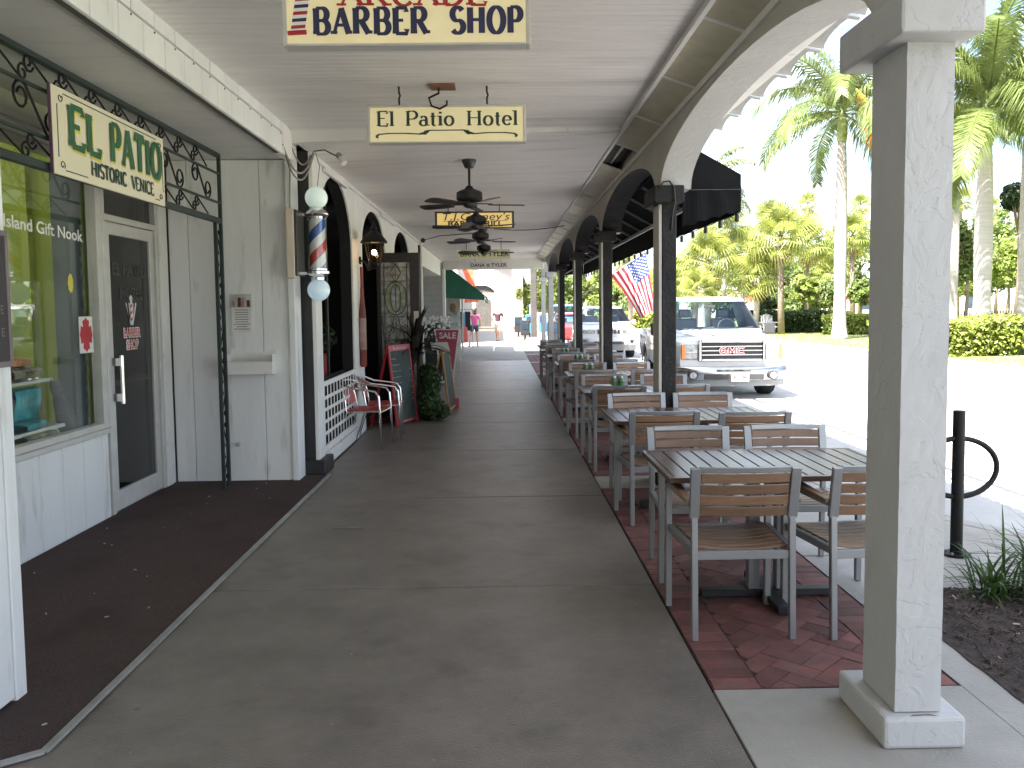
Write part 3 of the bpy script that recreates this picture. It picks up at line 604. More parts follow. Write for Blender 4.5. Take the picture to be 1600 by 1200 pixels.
# ================================================================ RIGHT ARCADE: columns, arches, eave
def column(k, label, light):
    y = YC[k]; t = thing('arcade_column', label, 'column', (1.48, y, 0), 'columns of the arcade along the street')
    x0, x1 = 1.40, (1.565 if light and k == 0 else 1.54); ya, yb = y-0.165, y+0.10
    if light:
        nzv = MB()
        # shaft, finely cut so that trowelled relief can be displaced
        nb = 60; rings = []
        for i in range(nb+1):
            z = 0.12+(2.50-0.12)*i/nb; r = []
            for (px, py, qx, qy, n) in ((x0,ya,x1,ya,7),(x1,ya,x1,yb,9),(x1,yb,x0,yb,7),(x0,yb,x0,ya,9)):
                for s in range(n):
                    f = s/n; jx = random.uniform(-.0012,.0012); jy = random.uniform(-.0012,.0012)
                    if s == 0: jx *= .6; jy *= .6
                    r.append((px+(qx-px)*f+jx, py+(qy-py)*f+jy, z))
            rings.append(r)
        nzv.loft(rings); nzv.build('shaft', 'stucco', t, smooth=True if False else False)
    else:
        bx('shaft', 'dark_paint', x0+.012, x1, ya, yb, 0.0, 2.5, t, bevel=0.008)
        bx('inner_face', 'stucco_grey', x0-.016, x0+.0115, ya+.004, yb, 0.0, 2.47, t, bevel=0.004)
    cm = 'stucco' if light else 'dark_paint'
    cp_ = MB(); cp_.box(x0-.075, x1+.045, y-0.275, y+0.235, 2.475, 2.62); cp_.build('cap', cm, t, bevel=0.012, seg=2)
    if k == 0:
        b_ = MB(); b_.box(1.345, 1.64, y-0.205, y+0.205, 0.0, 0.115); b_.build('base', 'stucco', t, bevel=0.014, seg=2)
        c_ = MB(); c_.add([(1.44,y-.192,.1158),(1.50,y-.186,.1158),(1.545,y-.193,.1158),(1.52,y-.176,.1158),(1.46,y-.178,.1158)], [(0,1,2,3,4)]); c_.build('chipped_patch', 'chip', t)
    else:
        b_ = MB(); b_.box(1.36, 1.61, y-0.19, y+0.16, 0.0, 0.10); b_.build('base', cm, t, bevel=0.012)
    return t
ORD = ['first', 'second', 'third', 'fourth', 'fifth', 'sixth', 'seventh', 'eighth']
column(0, 'nearest white stucco column with chipped square base and flared cap', True)
for k in range(1, 5): column(k, ['dark grey painted column at the near corner of the black awning', 'dark painted column, second along the black awning', 'dark painted column, third along the black awning', 'dark painted column at the far end of the black awning'][k-1], False)
for k in (5, 6): column(k, ['white column just beyond the black awning', 'last white column at the far end of the arcade'][k-5], True)

aw = thing('arcade_wall', 'beige stucco wall of round arches carried on the street columns', 'wall', (1.5, 12, 2.6))
ZT = 3.315
def arch_pts(ya, yb, rise=0.43, n=22, zs=2.60):
    c = (ya+yb)/2; h = (yb-ya)/2
    return [(c-h*cos(pi*i/n), zs+rise*sin(pi*i/n)**0.92) for i in range(n+1)]
bounds = [(-1.2+0.15-4.25+1.2, YC[0]-0.165)]+[(YC[k]+0.10, YC[k+1]-0.165) for k in range(6)]
for k, (ya, yb) in enumerate(bounds):
    P = arch_pts(ya, yb)
    wl_ = MB()
    # wall skin as quads between the arch curve and the top
    for face_x in (1.40, 1.665):
        vs = []; fs = []
        for (yy, zz) in P: vs += [(face_x, yy, zz), (face_x, yy, ZT)]
        for i in range(len(P)-1): fs.append((2*i, 2*i+2, 2*i+3, 2*i+1))
        wl_.add(vs, fs)
    # pier above the cap
    wl_.box(1.40, 1.665, yb, (bounds[k+1][0] if k+1 < len(bounds) else yb+0.3), 2.60, ZT)
    wl_.build('arch_wall', 'stucco_grey' if k > 0 else 'stucco', aw, recalc=True)
    so = MB(); vs = []
    for (yy, zz) in P: vs += [(1.4005, yy, zz), (1.6645, yy, zz)]
    so.add(vs, [(2*i, 2*i+1, 2*i+3, 2*i+2) for i in range(len(P)-1)])
    so.build('arch_soffit', 'stucco' if k in (0, 1, 6) else 'dark_paint', aw, smooth=True)
# eave of barrel tiles outside the first bays
ev = thing('tile_eave', 'short eave of pale barrel tiles outside the first arch', 'eave', (1.8, 3, 3.1))
bx('eave_board', 'white_trim', 1.668, 1.85, -3, 7.2, 3.125, 3.145, ev)
tm = MB()
rings = []
for (x, z) in ((1.67, 3.17), (1.95, 3.12)):
    rings.append([(x, 0.26*cos(pi*i/8), z+0.075*sin(pi*i/8)) for i in range(9)]+[(x, 0.245*cos(pi*i/8), z-0.012+0.065*sin(pi*i/8)) for i in range(8, -1, -1)])
tm.loft(rings); tme = tm.mesh('roof_tile', smooth='auto'); tme.materials.append(MT['stucco'])
y = -2.6
while y < 7.2: link('roof_tile', tme, ev, (0-1.8, y-3, 0-3.1)); y += 0.57

# ================================================================ LEFT: GIFT SHOP RECESS
XS = -3.05
shop = thing('gift_shop', 'white boarded gift shop front with green display window and glass door', 'shop', (XS, 5.5, 0))
# near return wall (faces the walk)
nw = thing('shop_pier', 'white boarded corner of the shop with a dark bronze plaque', 'wall', (-2.0, 2.5, 0))
bx('core', 'groove', -2.6, -2.034, -2.4, 3.38, 0.0, 3.21, nw)
y = -2.4
for w in [0.29]*19+[0.31]:
    bx('board', 'white_board', -2.03, -2.0, y+.004, min(y+w, 3.33)-.004, 0.02, 2.94, nw, bevel=0.004); y += w
bx('corner_board', 'white_board', -2.03, -1.994, 3.33, 3.405, 0.0, 2.94, nw, bevel=0.004)
bx('return_face', 'white_board', -2.6, -2.034, 3.385, 3.404, 0.0, 3.2, nw)
pq = thing('plaque', 'dark bronze plaque on the white corner board at the edge', 'plaque', (-1.97, 3.2, 1.65))
bx('face', 'bronze', -1.993, -1.984, 2.75, 3.385, 1.385, 1.90, pq, bevel=0.003)
fr = MB()
for a in ((2.735,3.403,1.372,1.395),(2.735,3.403,1.895,1.918),(2.735,2.757,1.396,1.894),(3.383,3.403,1.396,1.894)): fr.box(-1.993,-1.980,a[0],a[1],a[2],a[3])
fr.build('rim', 'bronze_rim', pq, bevel=0.002)
text('lettering', 'E', 0.05, 'bronze_rim', pq, (-1.983, 3.345, 1.60), (0,1,0), (0,0,1)); text('lettering', 'E', 0.05, 'bronze_rim', pq, (-1.983, 3.345, 1.51), (0,1,0), (0,0,1))

# plinth boards under the window
bx('core', 'groove', XS-.20, XS-.02, 3.44, 6.44, 0, 0.66, shop)
y = 3.44
while y < 6.40:
    w = min(0.29, 6.44-y); bx('board', 'white_board', XS-.03, XS, y+.004, y+w-.004, 0.0, 0.655, shop, bevel=0.004); y += 0.29
bx('sill', 'alu_white', XS-.12, XS+.035, 3.44, 6.45, 0.66, 0.70, shop, bevel=0.006)
wf = thing
win = MB()
for a in ((3.44,3.50,0.70,2.72),(6.37,6.45,0.70,2.72),(3.501,6.369,0.70,0.745),(3.501,6.369,2.66,2.72)): win.box(XS-.07, XS+.01, a[0], a[1], a[2], a[3])
wno = win.build('window', 'alu_white', shop, bevel=0.004)
bx('pane', 'glass_store', XS-.035, XS-.030, 3.50, 6.37, 0.745, 2.66, wno)
# header above the window
bx('header', 'white_trim', XS-.10, XS+.02, 3.44, 6.45, 2.725, 2.97, shop, bevel=0.004)
bx('header_trim', 'soffit_grey', XS+.021, XS+.05, 3.44, 6.45, 2.80, 2.86, shop)
# display box behind the glass
bx('display_back', 'store_green', -5.30, -5.25, 3.2, 6.5, 0.0, 3.3, shop)
bx('display_side', 'store_green', -5.245, XS-.12, 6.44, 6.47, 0.0, 3.3, shop)
bx('display_near_side', 'store_green', -5.245, XS-.15, 3.20, 3.235, 0.0, 3.3, shop)
bx('display_floor', 'shelf_white', XS-.845, XS-.13, 3.45, 6.43, 0.60, 0.70, shop)
bx('room_floor', 'shelf_white', -5.245, XS-.85, 3.24, 6.43, -0.002, 0.02, shop)
bx('shutter_post', 'shutter_slate', XS-.27, XS-.14, 6.26, 6.435, 0.72, 2.70, shop)
bx('column_trim', 'store_green', XS-.62, XS-.50, 6.36, 6.438, 0.71, 2.9, shop)
# goods
s1 = thing('display_shelf', 'white low shelf of goods inside the shop window', 'shelf', (XS-.4, 5.75, 0.70))
bx('board', 'shelf_white', XS-.75, XS-.15, 5.35, 6.15, 0.76, 0.785, s1); bx('board', 'shelf_white', XS-.75, XS-.2, 5.05, 6.05, 1.10, 1.12, s1)
for yy in (5.4, 6.1): bx('post', 'shelf_white', XS-.74, XS-.70, yy, yy+.03, 0.70, 1.18, s1)
def cushion(name, label, cat, m, c, s, rz=0, lean=0):
    mb = MB(); N = 8; rings = []
    for i in range(N+1):
        u = -1+2*i/N; r = []
        k = sqrt(max(0.02, 1-u**4))
        for j in range(12):
            a = 2*pi*j/12; cx, cz = cos(a), sin(a); e = 4
            d = (abs(cx)**e+abs(cz)**e)**(-1/e)
            r.append((cx*d*s[0]/2*(0.9+.1*k), u*s[1]/2*k if abs(u) > .99 else u*s[1]/2, cz*d*s[2]/2*(0.9+.1*k)))
        rings.append(r)
    mb.loft(rings); M = Matrix.Translation(c) @ Matrix.Rotation(rz, 4, 'Z') @ Matrix.Rotation(lean, 4, 'Y')
    mb.v = [tuple(M @ Vector(p)) for p in mb.v]
    return tag(mb.build(name, m, None, smooth='auto', origin=c), label, cat)
cushion('beach_bag', 'turquoise patterned bag leaning in the shop window display', 'bag', 'turquoise', (XS-.32, 5.84, 0.93), (0.10, 0.42, 0.28), 0.0, 0.25)
cushion('beach_cushion', 'small turquoise cushion lying low in the shop window', 'cushion', 'turquoise', (XS-.3, 5.72, 0.815), (0.3, 0.5, 0.06), 0.2)
cushion('folded_cloth', 'folded patterned cloth on the upper shop window shelf', 'cloth', 'fabric_mix', (XS-.42, 5.78, 1.17), (0.4, 0.55, 0.09), 0.1)
cushion('folded_cloth', 'brown and red folded cloth topmost on the shop window shelf', 'cloth', 'orange_bits', (XS-.42, 5.72, 1.245), (0.34, 0.42, 0.07), -0.1)
cushion('striped_towel', 'blue and white striped cloth hanging in the shop window', 'cloth', 'fabric_stripe', (XS-.75, 5.7, 1.52), (0.05, 0.45, 0.42))
cushion('starfish_tray', 'tray of shells and trinkets on the shop window floor', 'tray', 'fabric_mix', (XS-.25, 5.72, 0.735), (0.3, 0.5, 0.07))
cat_ = MB(); cat_.loft([[(XS-.17+.66*r*cos(2*pi*k/12)*0.8, 6.12+.66*oy+.66*r*sin(2*pi*k/12), 0.705+.66*z) for k in range(12)] for r, z, oy in ((0.10,0.0,0.10),(0.125,0.05,0.10),(0.13,0.15,0.07),(0.115,0.26,0.02),(0.09,0.36,-0.05),(0.062,0.44,-0.09),(0.075,0.50,-0.12),(0.072,0.55,-0.135),(0.04,0.595,-0.14))])
ct = tag(cat_.build('cat_figurine', 'cat_grey', None, smooth=True, origin=(XS-.17,6.12,.705)), 'grey striped cat figurine sitting at the corner of the shop window', 'figurine')
er = MB()
for s in (-1, 1): er.lathe([(0.018,0),(0.010,.02),(0.002,.042)], (XS-.17+s*.022, 6.028+s*.008, 1.075), 6)
er.build('ear', 'cat_grey', ct)
# stickers and window lettering
text('window_lettering', 'Island Gift Nook', 0.115, 'print_white', shop, (XS+.004-.03, 5.73, 2.155), (0,1,-0.02), (0,0,1), bold=0.002, width=0.98)
fs = thing('fire_sticker', 'white square sticker with red maltese cross low on the shop window', 'sticker', (XS-.027, 6.22, 1.42))
bx('sheet', 'fire_white', XS-.0295, XS-.0275, 6.12, 6.32, 1.29, 1.56, fs)
mc = MB(); pts = []
for q in range(4):
    a = q*pi/2
    for (r, da) in ((0.078,-.78),(0.122,-.58),(0.115,-.2),(0.128,0),(0.115,.2),(0.122,.58)): pts.append((r*sin(a+da)*0.74, r*cos(a+da)))
mc.prism(pts, lambda u, v, w: (XS-.0270+w, 6.22+u, 1.425+v), 0, 0.001); mc.build('cross', 'fire_red', fs)
ys_ = MB(); ys_.prism([(0.04*cos(radians(a))*(1 if i%2 else .82), 0.075*sin(radians(a))*(1 if i%2 else .82)) for i, a in enumerate(range(0,360,20))], lambda u, v, w: (XS-.029+w, 6.03+u, 1.80+v), 0, 0.0015)
tag(ys_.build('yellow_sticker', 'print_yellow', None, origin=(XS-.029,6.03,1.80)), 'small yellow badge sticker on the shop window', 'sticker')

# glass door with transom
dr = MB()
for a in ((6.452,6.50,0.0,2.62),(7.44,7.50,0.0,2.62),(6.501,7.439,2.30,2.35),(6.501,7.439,2.56,2.62)): dr.box(XS-.08, XS+.015, *a)
dfr = dr.build('door_frame', 'alu_white', shop, bevel=0.004)
bx('transom_pane', 'glass_door', XS-.04, XS-.034, 6.50, 7.44, 2.35, 2.56, dfr)
lf_ = MB()
for a in ((6.505,6.60,0.01,2.295),(7.35,7.435,0.01,2.295),(6.601,7.349,0.01,0.17),(6.601,7.349,2.20,2.295)): lf_.box(XS-.05, XS-.005, *a)
door = lf_.build('door', 'alu_white', shop, bevel=0.004)
bx('door_glass', 'glass_door', XS-.03, XS-.025, 6.60, 7.35, 0.17, 2.20, door)
bx('push_bar', 'alu', XS-.075, XS-.055, 6.60, 7.35, 1.0, 1.04, door)
hd = MB(); hd.bar((XS-.005,6.555,1.20),(XS+.075,6.555,1.20),0.03,0.06); hd.bar((XS-.005,6.555,0.92),(XS+.075,6.555,0.92),0.03,0.06); hd.cyl((XS+.07,6.565,0.87),(XS+.07,6.565,1.25),0.016,n=10)
hd.build('handle', 'chrome', door, smooth='auto')
text('door_lettering', 'EL PATIO', 0.15, 'door_print', door, (XS-.0235, 6.98, 1.93), (0,1,0), (0,0,1), bold=0.004, width=0.62)
text('door_lettering', 'HOTEL', 0.13, 'door_print', door, (XS-.0235, 7.0, 1.74), (0,1,0), (0,0,1), bold=0.004, width=0.42)
# barber sticker on the door
bs = thing('barber_sticker', 'red and white barber shop sticker with scissors pole on the glass door', 'sticker', (XS-.022, 6.95, 1.35))
for zz, s, wd in ((1.415,'BARBER',0.30),(1.315,'SHOP',0.21)):
    text('lettering_back', s, 0.105, 'print_white', bs, (XS-.0228, 6.98, zz), (0,1,0), (0,0,1), bold=0.008, width=wd+.025, spacing=1.08)
    text('lettering', s, 0.10, 'fire_red', bs, (XS-.0215, 6.98, zz), (0,1,0), (0,0,1), bold=0.0015, width=wd, spacing=1.08)
sp = MB()
for a in (-.55,-.2,.2,.55): sp.add([(XS-.0225, 6.98+.015*(a/abs(a)), 1.48),(XS-.0225, 6.98+.03*(a/abs(a)), 1.48),(XS-.0225, 6.98+a*.17+.012, 1.66),(XS-.0225, 6.98+a*.17-.012, 1.67)], [(0,1,2,3)])
sp.build('blades', 'paper', bs)
pl_ = MB(); pl_.prism([(-.02,0),(.02,0),(.02,.2),(-.02,.2)], lambda u, v, w: (XS-.0215+w, 6.98+u, 1.48+v), 0, .0006); pl_.prism([(0.03*cos(a*.5), 0.03*sin(a*.5)+.22) for a in range(12)], lambda u, v, w: (XS-.0215+w, 6.98+u, 1.48+v), 0, .0006)
pl_.build('pole', 'paper', bs)
rs = MB()
for i in range(3): rs.add([(XS-.0205,6.96,1.51+i*.055),(XS-.0205,7.0,1.53+i*.055),(XS-.0205,7.0,1.552+i*.055),(XS-.0205,6.96,1.532+i*.055)],[(0,1,2,3)])
rs.build('stripe', 'fire_red', bs)
# dark vestibule behind the door
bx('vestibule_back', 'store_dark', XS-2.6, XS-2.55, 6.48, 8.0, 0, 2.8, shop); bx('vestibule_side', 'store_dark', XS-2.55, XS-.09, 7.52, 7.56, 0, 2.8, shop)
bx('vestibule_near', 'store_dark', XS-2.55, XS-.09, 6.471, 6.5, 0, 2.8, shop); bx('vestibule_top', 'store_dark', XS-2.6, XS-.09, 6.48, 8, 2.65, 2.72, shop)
bx('side_post', 'white_trim', XS-.12, XS+.02, 7.505, 7.64, 0, 2.97, shop, bevel=0.004); bx('side_post_cap', 'white_trim', XS-.12, XS+.005, 7.645, 7.72, 0, 2.97, shop, bevel=0.004)
bx('door_header', 'white_trim', XS-.12, XS+.018, 6.46, 7.50, 2.625, 2.97, shop, bevel=0.004)

# end wall facing the entry
ew = thing('end_wall', 'white boarded end wall beside the shop door with mail tray and leaflet box', 'wall', (-2.5, 7.75, 0))
bx('core', 'groove', -3.16, -1.955, 7.77, 7.93, 0, 3.2, ew)
xs = [-3.04,-2.86,-2.55,-2.20,-1.955]
for a, b in zip(xs[:-1], xs[1:]): bx('board', 'white_board', a+.003, b-.003, 7.735, 7.768, 0.0, 2.965, ew, bevel=0.004)
bx('corner_trim', 'white_board', -1.953, -1.892, 7.70, 7.94, 0.0, 3.2, ew, bevel=0.005)
# soffit planks over the entry
sf = struct(bx('soffit', 'groove', -3.2, -1.90, -2.4, 7.76, 3.0, 3.06))
me = None; y = 1.4
while y < 7.7:
    if me is None:
        q = MB(); q.box(-3.16, -1.905, 0.003, 0.247, 2.972, 2.998); me = q.mesh('plank', bevel=0.003); me.materials.append(MT['soffit_grey'])
    link('plank', me, sf, (0, y, 0)); y += 0.25
# fascia of short boards
fa = struct(bx('fascia', 'groove', -1.93, -1.89, -2.4, 7.60, 2.945, 3.21))
ma = MB().box(-1.889, -1.862, 0.003, 0.280, 2.94, 3.116).mesh('board', bevel=0.004); ma.materials.append(MT['white_board'])
mbb = MB().box(-1.889, -1.856, 0.003, 0.280, 3.124, 3.215).mesh('board', bevel=0.004); mbb.materials.append(MT['white_board'])
scw = MB().sphere((0,0,0), 0.007, 6, 4).mesh('screw'); scw.materials.append(MT['rust'])
y = -2.4; i = 0
while y < 7.3:
    link('board', ma, fa, (0, y, 0)); link('board', mbb, fa, (random.uniform(-.002,.002), y+0.14, 0)); link('screw', scw, fa, (-1.861, y+0.14, 3.10)); y += 0.288; i += 1
bx('trim', 'white_trim', -1.93, -1.850, 7.30, 7.60, 2.935, 3.2, fa, bevel=0.004)

# ---------------------------------------------------------------- wrought iron frieze and post
XI = -2.48
ir = thing('iron_trellis', 'dark green wrought iron frieze with scrolls over the shop entry and its lacy post', 'ironwork', (XI, 6, 0))
f = MB()
def hb(z, w=0.03, y0=3.3, y1=7.50): f.bar((XI,y0,z),(XI,y1,z),w,w)
tb_ = MB()
for z, w in ((2.965,0.045),(2.80,0.018),(2.545,0.018),(2.385,0.045)): f = MB(); f.bar((XI,3.0,z),(XI,7.485,z),w if z in (2.965,2.385) else .02,w); f.build('rail', 'iron_green', ir, bevel=0.002)
def spiral(c, r0, r1, a0, turns, n=14):
    return [(c[0]+(r0+(r1-r0)*i/n)*cos(a0+turns*2*pi*i/n), c[1]+(r0+(r1-r0)*i/n)*sin(a0+turns*2*pi*i/n)) for i in range(n+1)]
def scroll_band(mb, y0, y1, z0, z1, step, r):
    y = y0; h = z1-z0
    while y+step <= y1+.02:
        # an S scroll pair then a diagonal
        for s in (1, -1):
            c1 = (y+r*1.25, (z0+z1)/2+s*(h*.25)); pts = spiral((c1[0]+s*r*.55, c1[1]), r*.30, r, -pi/2*s, 1.2*s)
            mb.tube([(XI, a, b) for a, b in pts], 0.0075, 4)
        mb.tube([(XI, y+r*2.2, z1-.01), (XI, y+step, z0+.01)], 0.0075, 4)
        y += step
sb = MB(); scroll_band(sb, 3.05, 7.48, 2.81, 2.945, 0.345, 0.052); sb.build('scrolls', 'iron_black', ir)
sb = MB(); scroll_band(sb, 3.05, 7.48, 2.41, 2.535, 0.345, 0.050); sb.build('scrolls', 'iron_black', ir)
sb = MB(); y = 3.1
while y < 7.2:
    a = spiral((y+.10, 2.72), 0.035, 0.080, pi*.9, -1.3); b = spiral((y+.38, 2.63), 0.035, 0.080, -pi*.1, -1.3)
    path = [(XI, *p) for p in a]+[(XI, y+.24, 2.675)]+[(XI, *p) for p in reversed(b)]
    sb.tube(path, 0.008, 4); y += 0.62
sb.build('scrolls', 'iron_black', ir)
f = MB(); f.bar((XI,7.36,0.0),(XI,7.36,2.40),0.028,0.028,(0,1,0)); f.build('post_bar', 'iron_green', ir)
f = MB(); f.bar((XI,7.50,0.0),(XI,7.50,2.985),0.028,0.028,(0,1,0)); f.build('post_bar', 'iron_green', ir)
sb = MB(); z = 0.06; s = 1
while z < 2.34:
    for dz, ss in ((0.05, s), (0.23, -s)):
        cc = (7.43+ss*.026, z+dz)
        sb.tube([(XI, p[0], p[1]) for p in spiral(cc, 0.014, 0.030, -ss*pi/2, ss*1.1, 9)], 0.0055, 4)
    sb.tube([(XI, 7.43-s*.035, z+.06), (XI, 7.43+s*.035, z+.22)], 0.0055, 4); z += 0.285; s = -s
sb.build('scrolls', 'iron_black', ir)
bl = MB()
for y in (4.75, 5.6, 6.5, 7.2): bl.cyl((XI,y,2.98),(XI,y,3.0),0.012,n=6)
bl.build('bolt', 'alu', ir)

# EL PATIO sign
def on_x(x, y0, z0): return lambda u, v, w: (x+w, y0+u, z0+v)
es = thing('shop_sign', 'cream EL PATIO HISTORIC VENICE sign with green letters hung on the iron frieze', 'sign', (-2.44, 5.4, 2.59))
bx('panel', 'sign_cream_plain', -2.446, -2.432, 4.645, 6.16, 2.352, 2.838, es, bevel=0.004)
bx('edge', 'print_purple', -2.447, -2.431, 4.636, 4.6445, 2.352, 2.838, es)
L1 = MB(); lettering(L1, 'EL', 4.80, 2.535, 0.225, on_x(-2.4314, 0, 0), 0.29, 0.14, 0.14, width=0.40); LP = MB(); lettering(LP, 'PATIO', 5.31, 2.535, 0.235, on_x(-2.4314, 0, 0), 0.26, 0.125, 0.10, space=.05, width=0.79)
sh = MB(); lettering(sh, 'EL', 4.806, 2.529, 0.225, on_x(-2.4328, 0.006, -0.004), 0.34, 0.18, 0.14, width=0.40); sp_ = MB(); lettering(sp_, 'PATIO', 5.316, 2.529, 0.235, on_x(-2.4328, .006, -.004), 0.31, 0.165, 0.10, space=.05, width=0.79)
sh.v = [(a+.0009, b, c) for a, b, c in sh.v]; sp_.v = [(a+.0009, b, c) for a, b, c in sp_.v]; LP.v = [(a+.0052, b, c) for a, b, c in LP.v]; sp_.build('letter_shadow', 'print_yellow', es, recalc=False); LP.build('lettering', 'print_green', es, recalc=False)
sh.build('letter_shadow', 'print_yellow', es, recalc=False); L1.v = [(a+.0052, b, c) for a, b, c in L1.v]; L1.build('lettering', 'print_green', es, recalc=False)
L2 = MB(); lettering(L2, 'HISTORIC', 5.06, 2.405, 0.085, on_x(-2.4300, 0, 0), 0.24, 0.13, 0.1, width=0.47); L3 = MB(); lettering(L3, 'VENICE', 5.60, 2.405, 0.085, on_x(-2.4300, 0, 0), 0.22, 0.12, 0.1, width=0.36); L2.build('lettering', 'print_dark_green', es, recalc=False); L3.build('lettering', 'print_dark_green', es, recalc=False)
bd = MB(); xq = -2.4302
for p, q in (((4.77,2.808),(6.03,2.808)),((4.70,2.74),(4.70,2.45)),((6.125,2.74),(6.125,2.45)),((4.77,2.385),(5.02,2.385)),((5.99,2.385),(6.06,2.385))): bd.bar((xq,p[0],p[1]),(xq,q[0],q[1]),0.002,0.006,(0,0,1) if abs(p[1]-q[1])<.01 else (0,1,0))
for cy, cz, sy, sz in ((4.725,2.78,1,1),(6.10,2.78,-1,1),(4.725,2.41,1,-1),(6.10,2.41,-1,-1)):
    bd.tube([(xq, cy+sy*(a-cy)*1, cz+sz*(b-cz)) for a, b in spiral((cy+.012,cz), 0.008, 0.026, 0, 1.1)], 0.003, 4)
bd.build('border', 'print_black', es)

# notices on the end wall
lb = thing('leaflet_box', 'clear leaflet box above a white printed notice on the white end wall', 'leaflet box', (-2.39, 7.72, 1.55))
bx('back', 'paper', -2.490, -2.285, 7.728, 7.734, 1.395, 1.745, lb)
bx('notice', 'paper', -2.480, -2.295, 7.719, 7.7265, 1.39, 1.62, lb)
for i in range(6): bx('leaflet', ['paper_pink','paper','bottle_red'][i%3], -2.47+i*.028, -2.447+i*.028, 7.700, 7.717, 1.625, 1.70+random.uniform(-.02,.02), lb)
bx('box_front', 'glass_clear', -2.490, -2.285, 7.690, 7.693, 1.62, 1.745, lb)
nl = MB()
for i in range(9):
    w = random.uniform(.05,.075); nl.bar((-2.388-w,7.7184,1.598-i*.022),(-2.388+w,7.7184,1.598-i*.022),0.0008,0.006,(0,0,1))
nl.build('text_lines', 'print_grey', lb)
ml = thing('mail_tray', 'white metal mail tray with scalloped back holding papers on the end wall', 'mail tray', (-2.29, 7.7, 1.1))
tr_ = MB(); tr_.box(-2.51,-2.085,7.60,7.606,1.008,1.125); tr_.box(-2.51,-2.085,7.607,7.73,1.008,1.014); tr_.box(-2.51,-2.504,7.607,7.73,1.015,1.19); tr_.box(-2.091,-2.085,7.607,7.73,1.015,1.19); tr_.build('tray', 'white_trim', ml, bevel=0.002)
tk = MB(); tk.prism([(-2.51,1.02),(-2.085,1.02),(-2.085,1.235),(-2.10,1.245),(-2.15,1.21),(-2.28,1.205),(-2.40,1.225),(-2.49,1.245),(-2.51,1.235)], lambda u, v, w: (u, 7.728+w, v), 0, 0.006); tk.build('back', 'white_trim', ml)
pp = MB(); pp.bar((-2.46,7.64,1.15),(-2.25,7.66,1.19),0.06,0.004); pp.bar((-2.42,7.67,1.14),(-2.16,7.68,1.17),0.05,0.006); pp.build('papers', 'paper', ml)
sc = MB(); sc.box(-2.475,-2.445,7.700,7.734,0.335,0.365); tag(sc.build('bell_button', 'alu', None, origin=(-2.46,7.72,.35)), 'small square metal fitting low on the white end wall', 'fitting')

# ---------------------------------------------------------------- barber pole
bp = thing('barber_pole', 'barber pole with red white and blue stripes between two glowing globes', 'barber pole', (-1.69, 7.80, 2.2))
cx, cy = -1.690, 7.80
MB().sphere((cx,cy,2.625),0.103,24,16).build('globe', 'globe', bp, smooth=True); MB().sphere((cx,cy,1.775),0.103,24,16).build('globe', 'globe_blue', bp, smooth=True)
MB().lathe([(0.055,0.115),(0.062,0.09),(0.095,0.065),(0.105,0.045),(0.10,0.03),(0.088,0.02),(0.088,0.0)], (cx,cy,2.43), 24).build('cap', 'chrome', bp, smooth='auto')
MB().lathe([(0.088,0.10),(0.088,0.085),(0.105,0.075),(0.105,0.055),(0.085,0.035),(0.055,0.02),(0.055,0.0)], (cx,cy,1.87), 24).build('cap', 'chrome', bp, smooth='auto')
z0, z1, R = 1.968, 2.432, 0.076; N = 48; Mz = 40
stripes = {'pole_white': MB(), 'pole_red': MB(), 'pole_blue': MB()}
for i in range(N):
    for j in range(Mz):
        a0, a1 = 2*pi*i/N, 2*pi*(i+1)/N; za, zb = z0+(z1-z0)*j/Mz, z0+(z1-z0)*(j+1)/Mz
        pass
def helix(mb, ph0, ph1):     # strip of the drum between two helix phases
    pitch = 0.42; n = 40; m = 8
    for i in range(n):
        z_a = z0+(z1-z0)*i/n; z_b = z0+(z1-z0)*(i+1)/n
        vs = []
        for zz in (z_a, z_b):
            for k in range(m+1):
                a = 2*pi*(zz/pitch+ph0+(ph1-ph0)*k/m) ; vs.append((cx+R*cos(a), cy+R*sin(a), zz))
        mb.add(vs, [(k, k+1, m+1+k+1, m+1+k) for k in range(m)])
for m_, p0, p1 in (('pole_white',0.0,0.25),('pole_red',0.25,0.5),('pole_white',0.5,0.75),('pole_blue',0.75,1.0)):
    q = MB(); helix(q, p0+.38, p1+.38); q.build('stripe', m_, bp, smooth=True, recalc=False)
gl = MB(); gl.lathe([(0.084,z0),(0.084,z1)], (cx,cy,0), 28, cap=False); gl.build('glass_tube', 'glass_clear', bp, smooth=True)
arm = MB(); arm.bar((-1.80,7.80,2.47),(-1.77,7.80,2.47),0.03,0.03); arm.bar((-1.86,7.80,2.47),(-1.76,7.80,2.47),0.03,0.025); arm.bar((-1.86,7.80,1.93),(-1.76,7.80,1.93),0.03,0.025); arm.build('bracket', 'chrome', bp)
bx('housing', 'box_cream', -1.93, -1.858, 7.60, 7.70, 1.88, 2.51, bp, bevel=0.006); bx('housing_side', 'lead', -1.857, -1.835, 7.61, 7.90, 1.90, 2.50, bp, bevel=0.004)
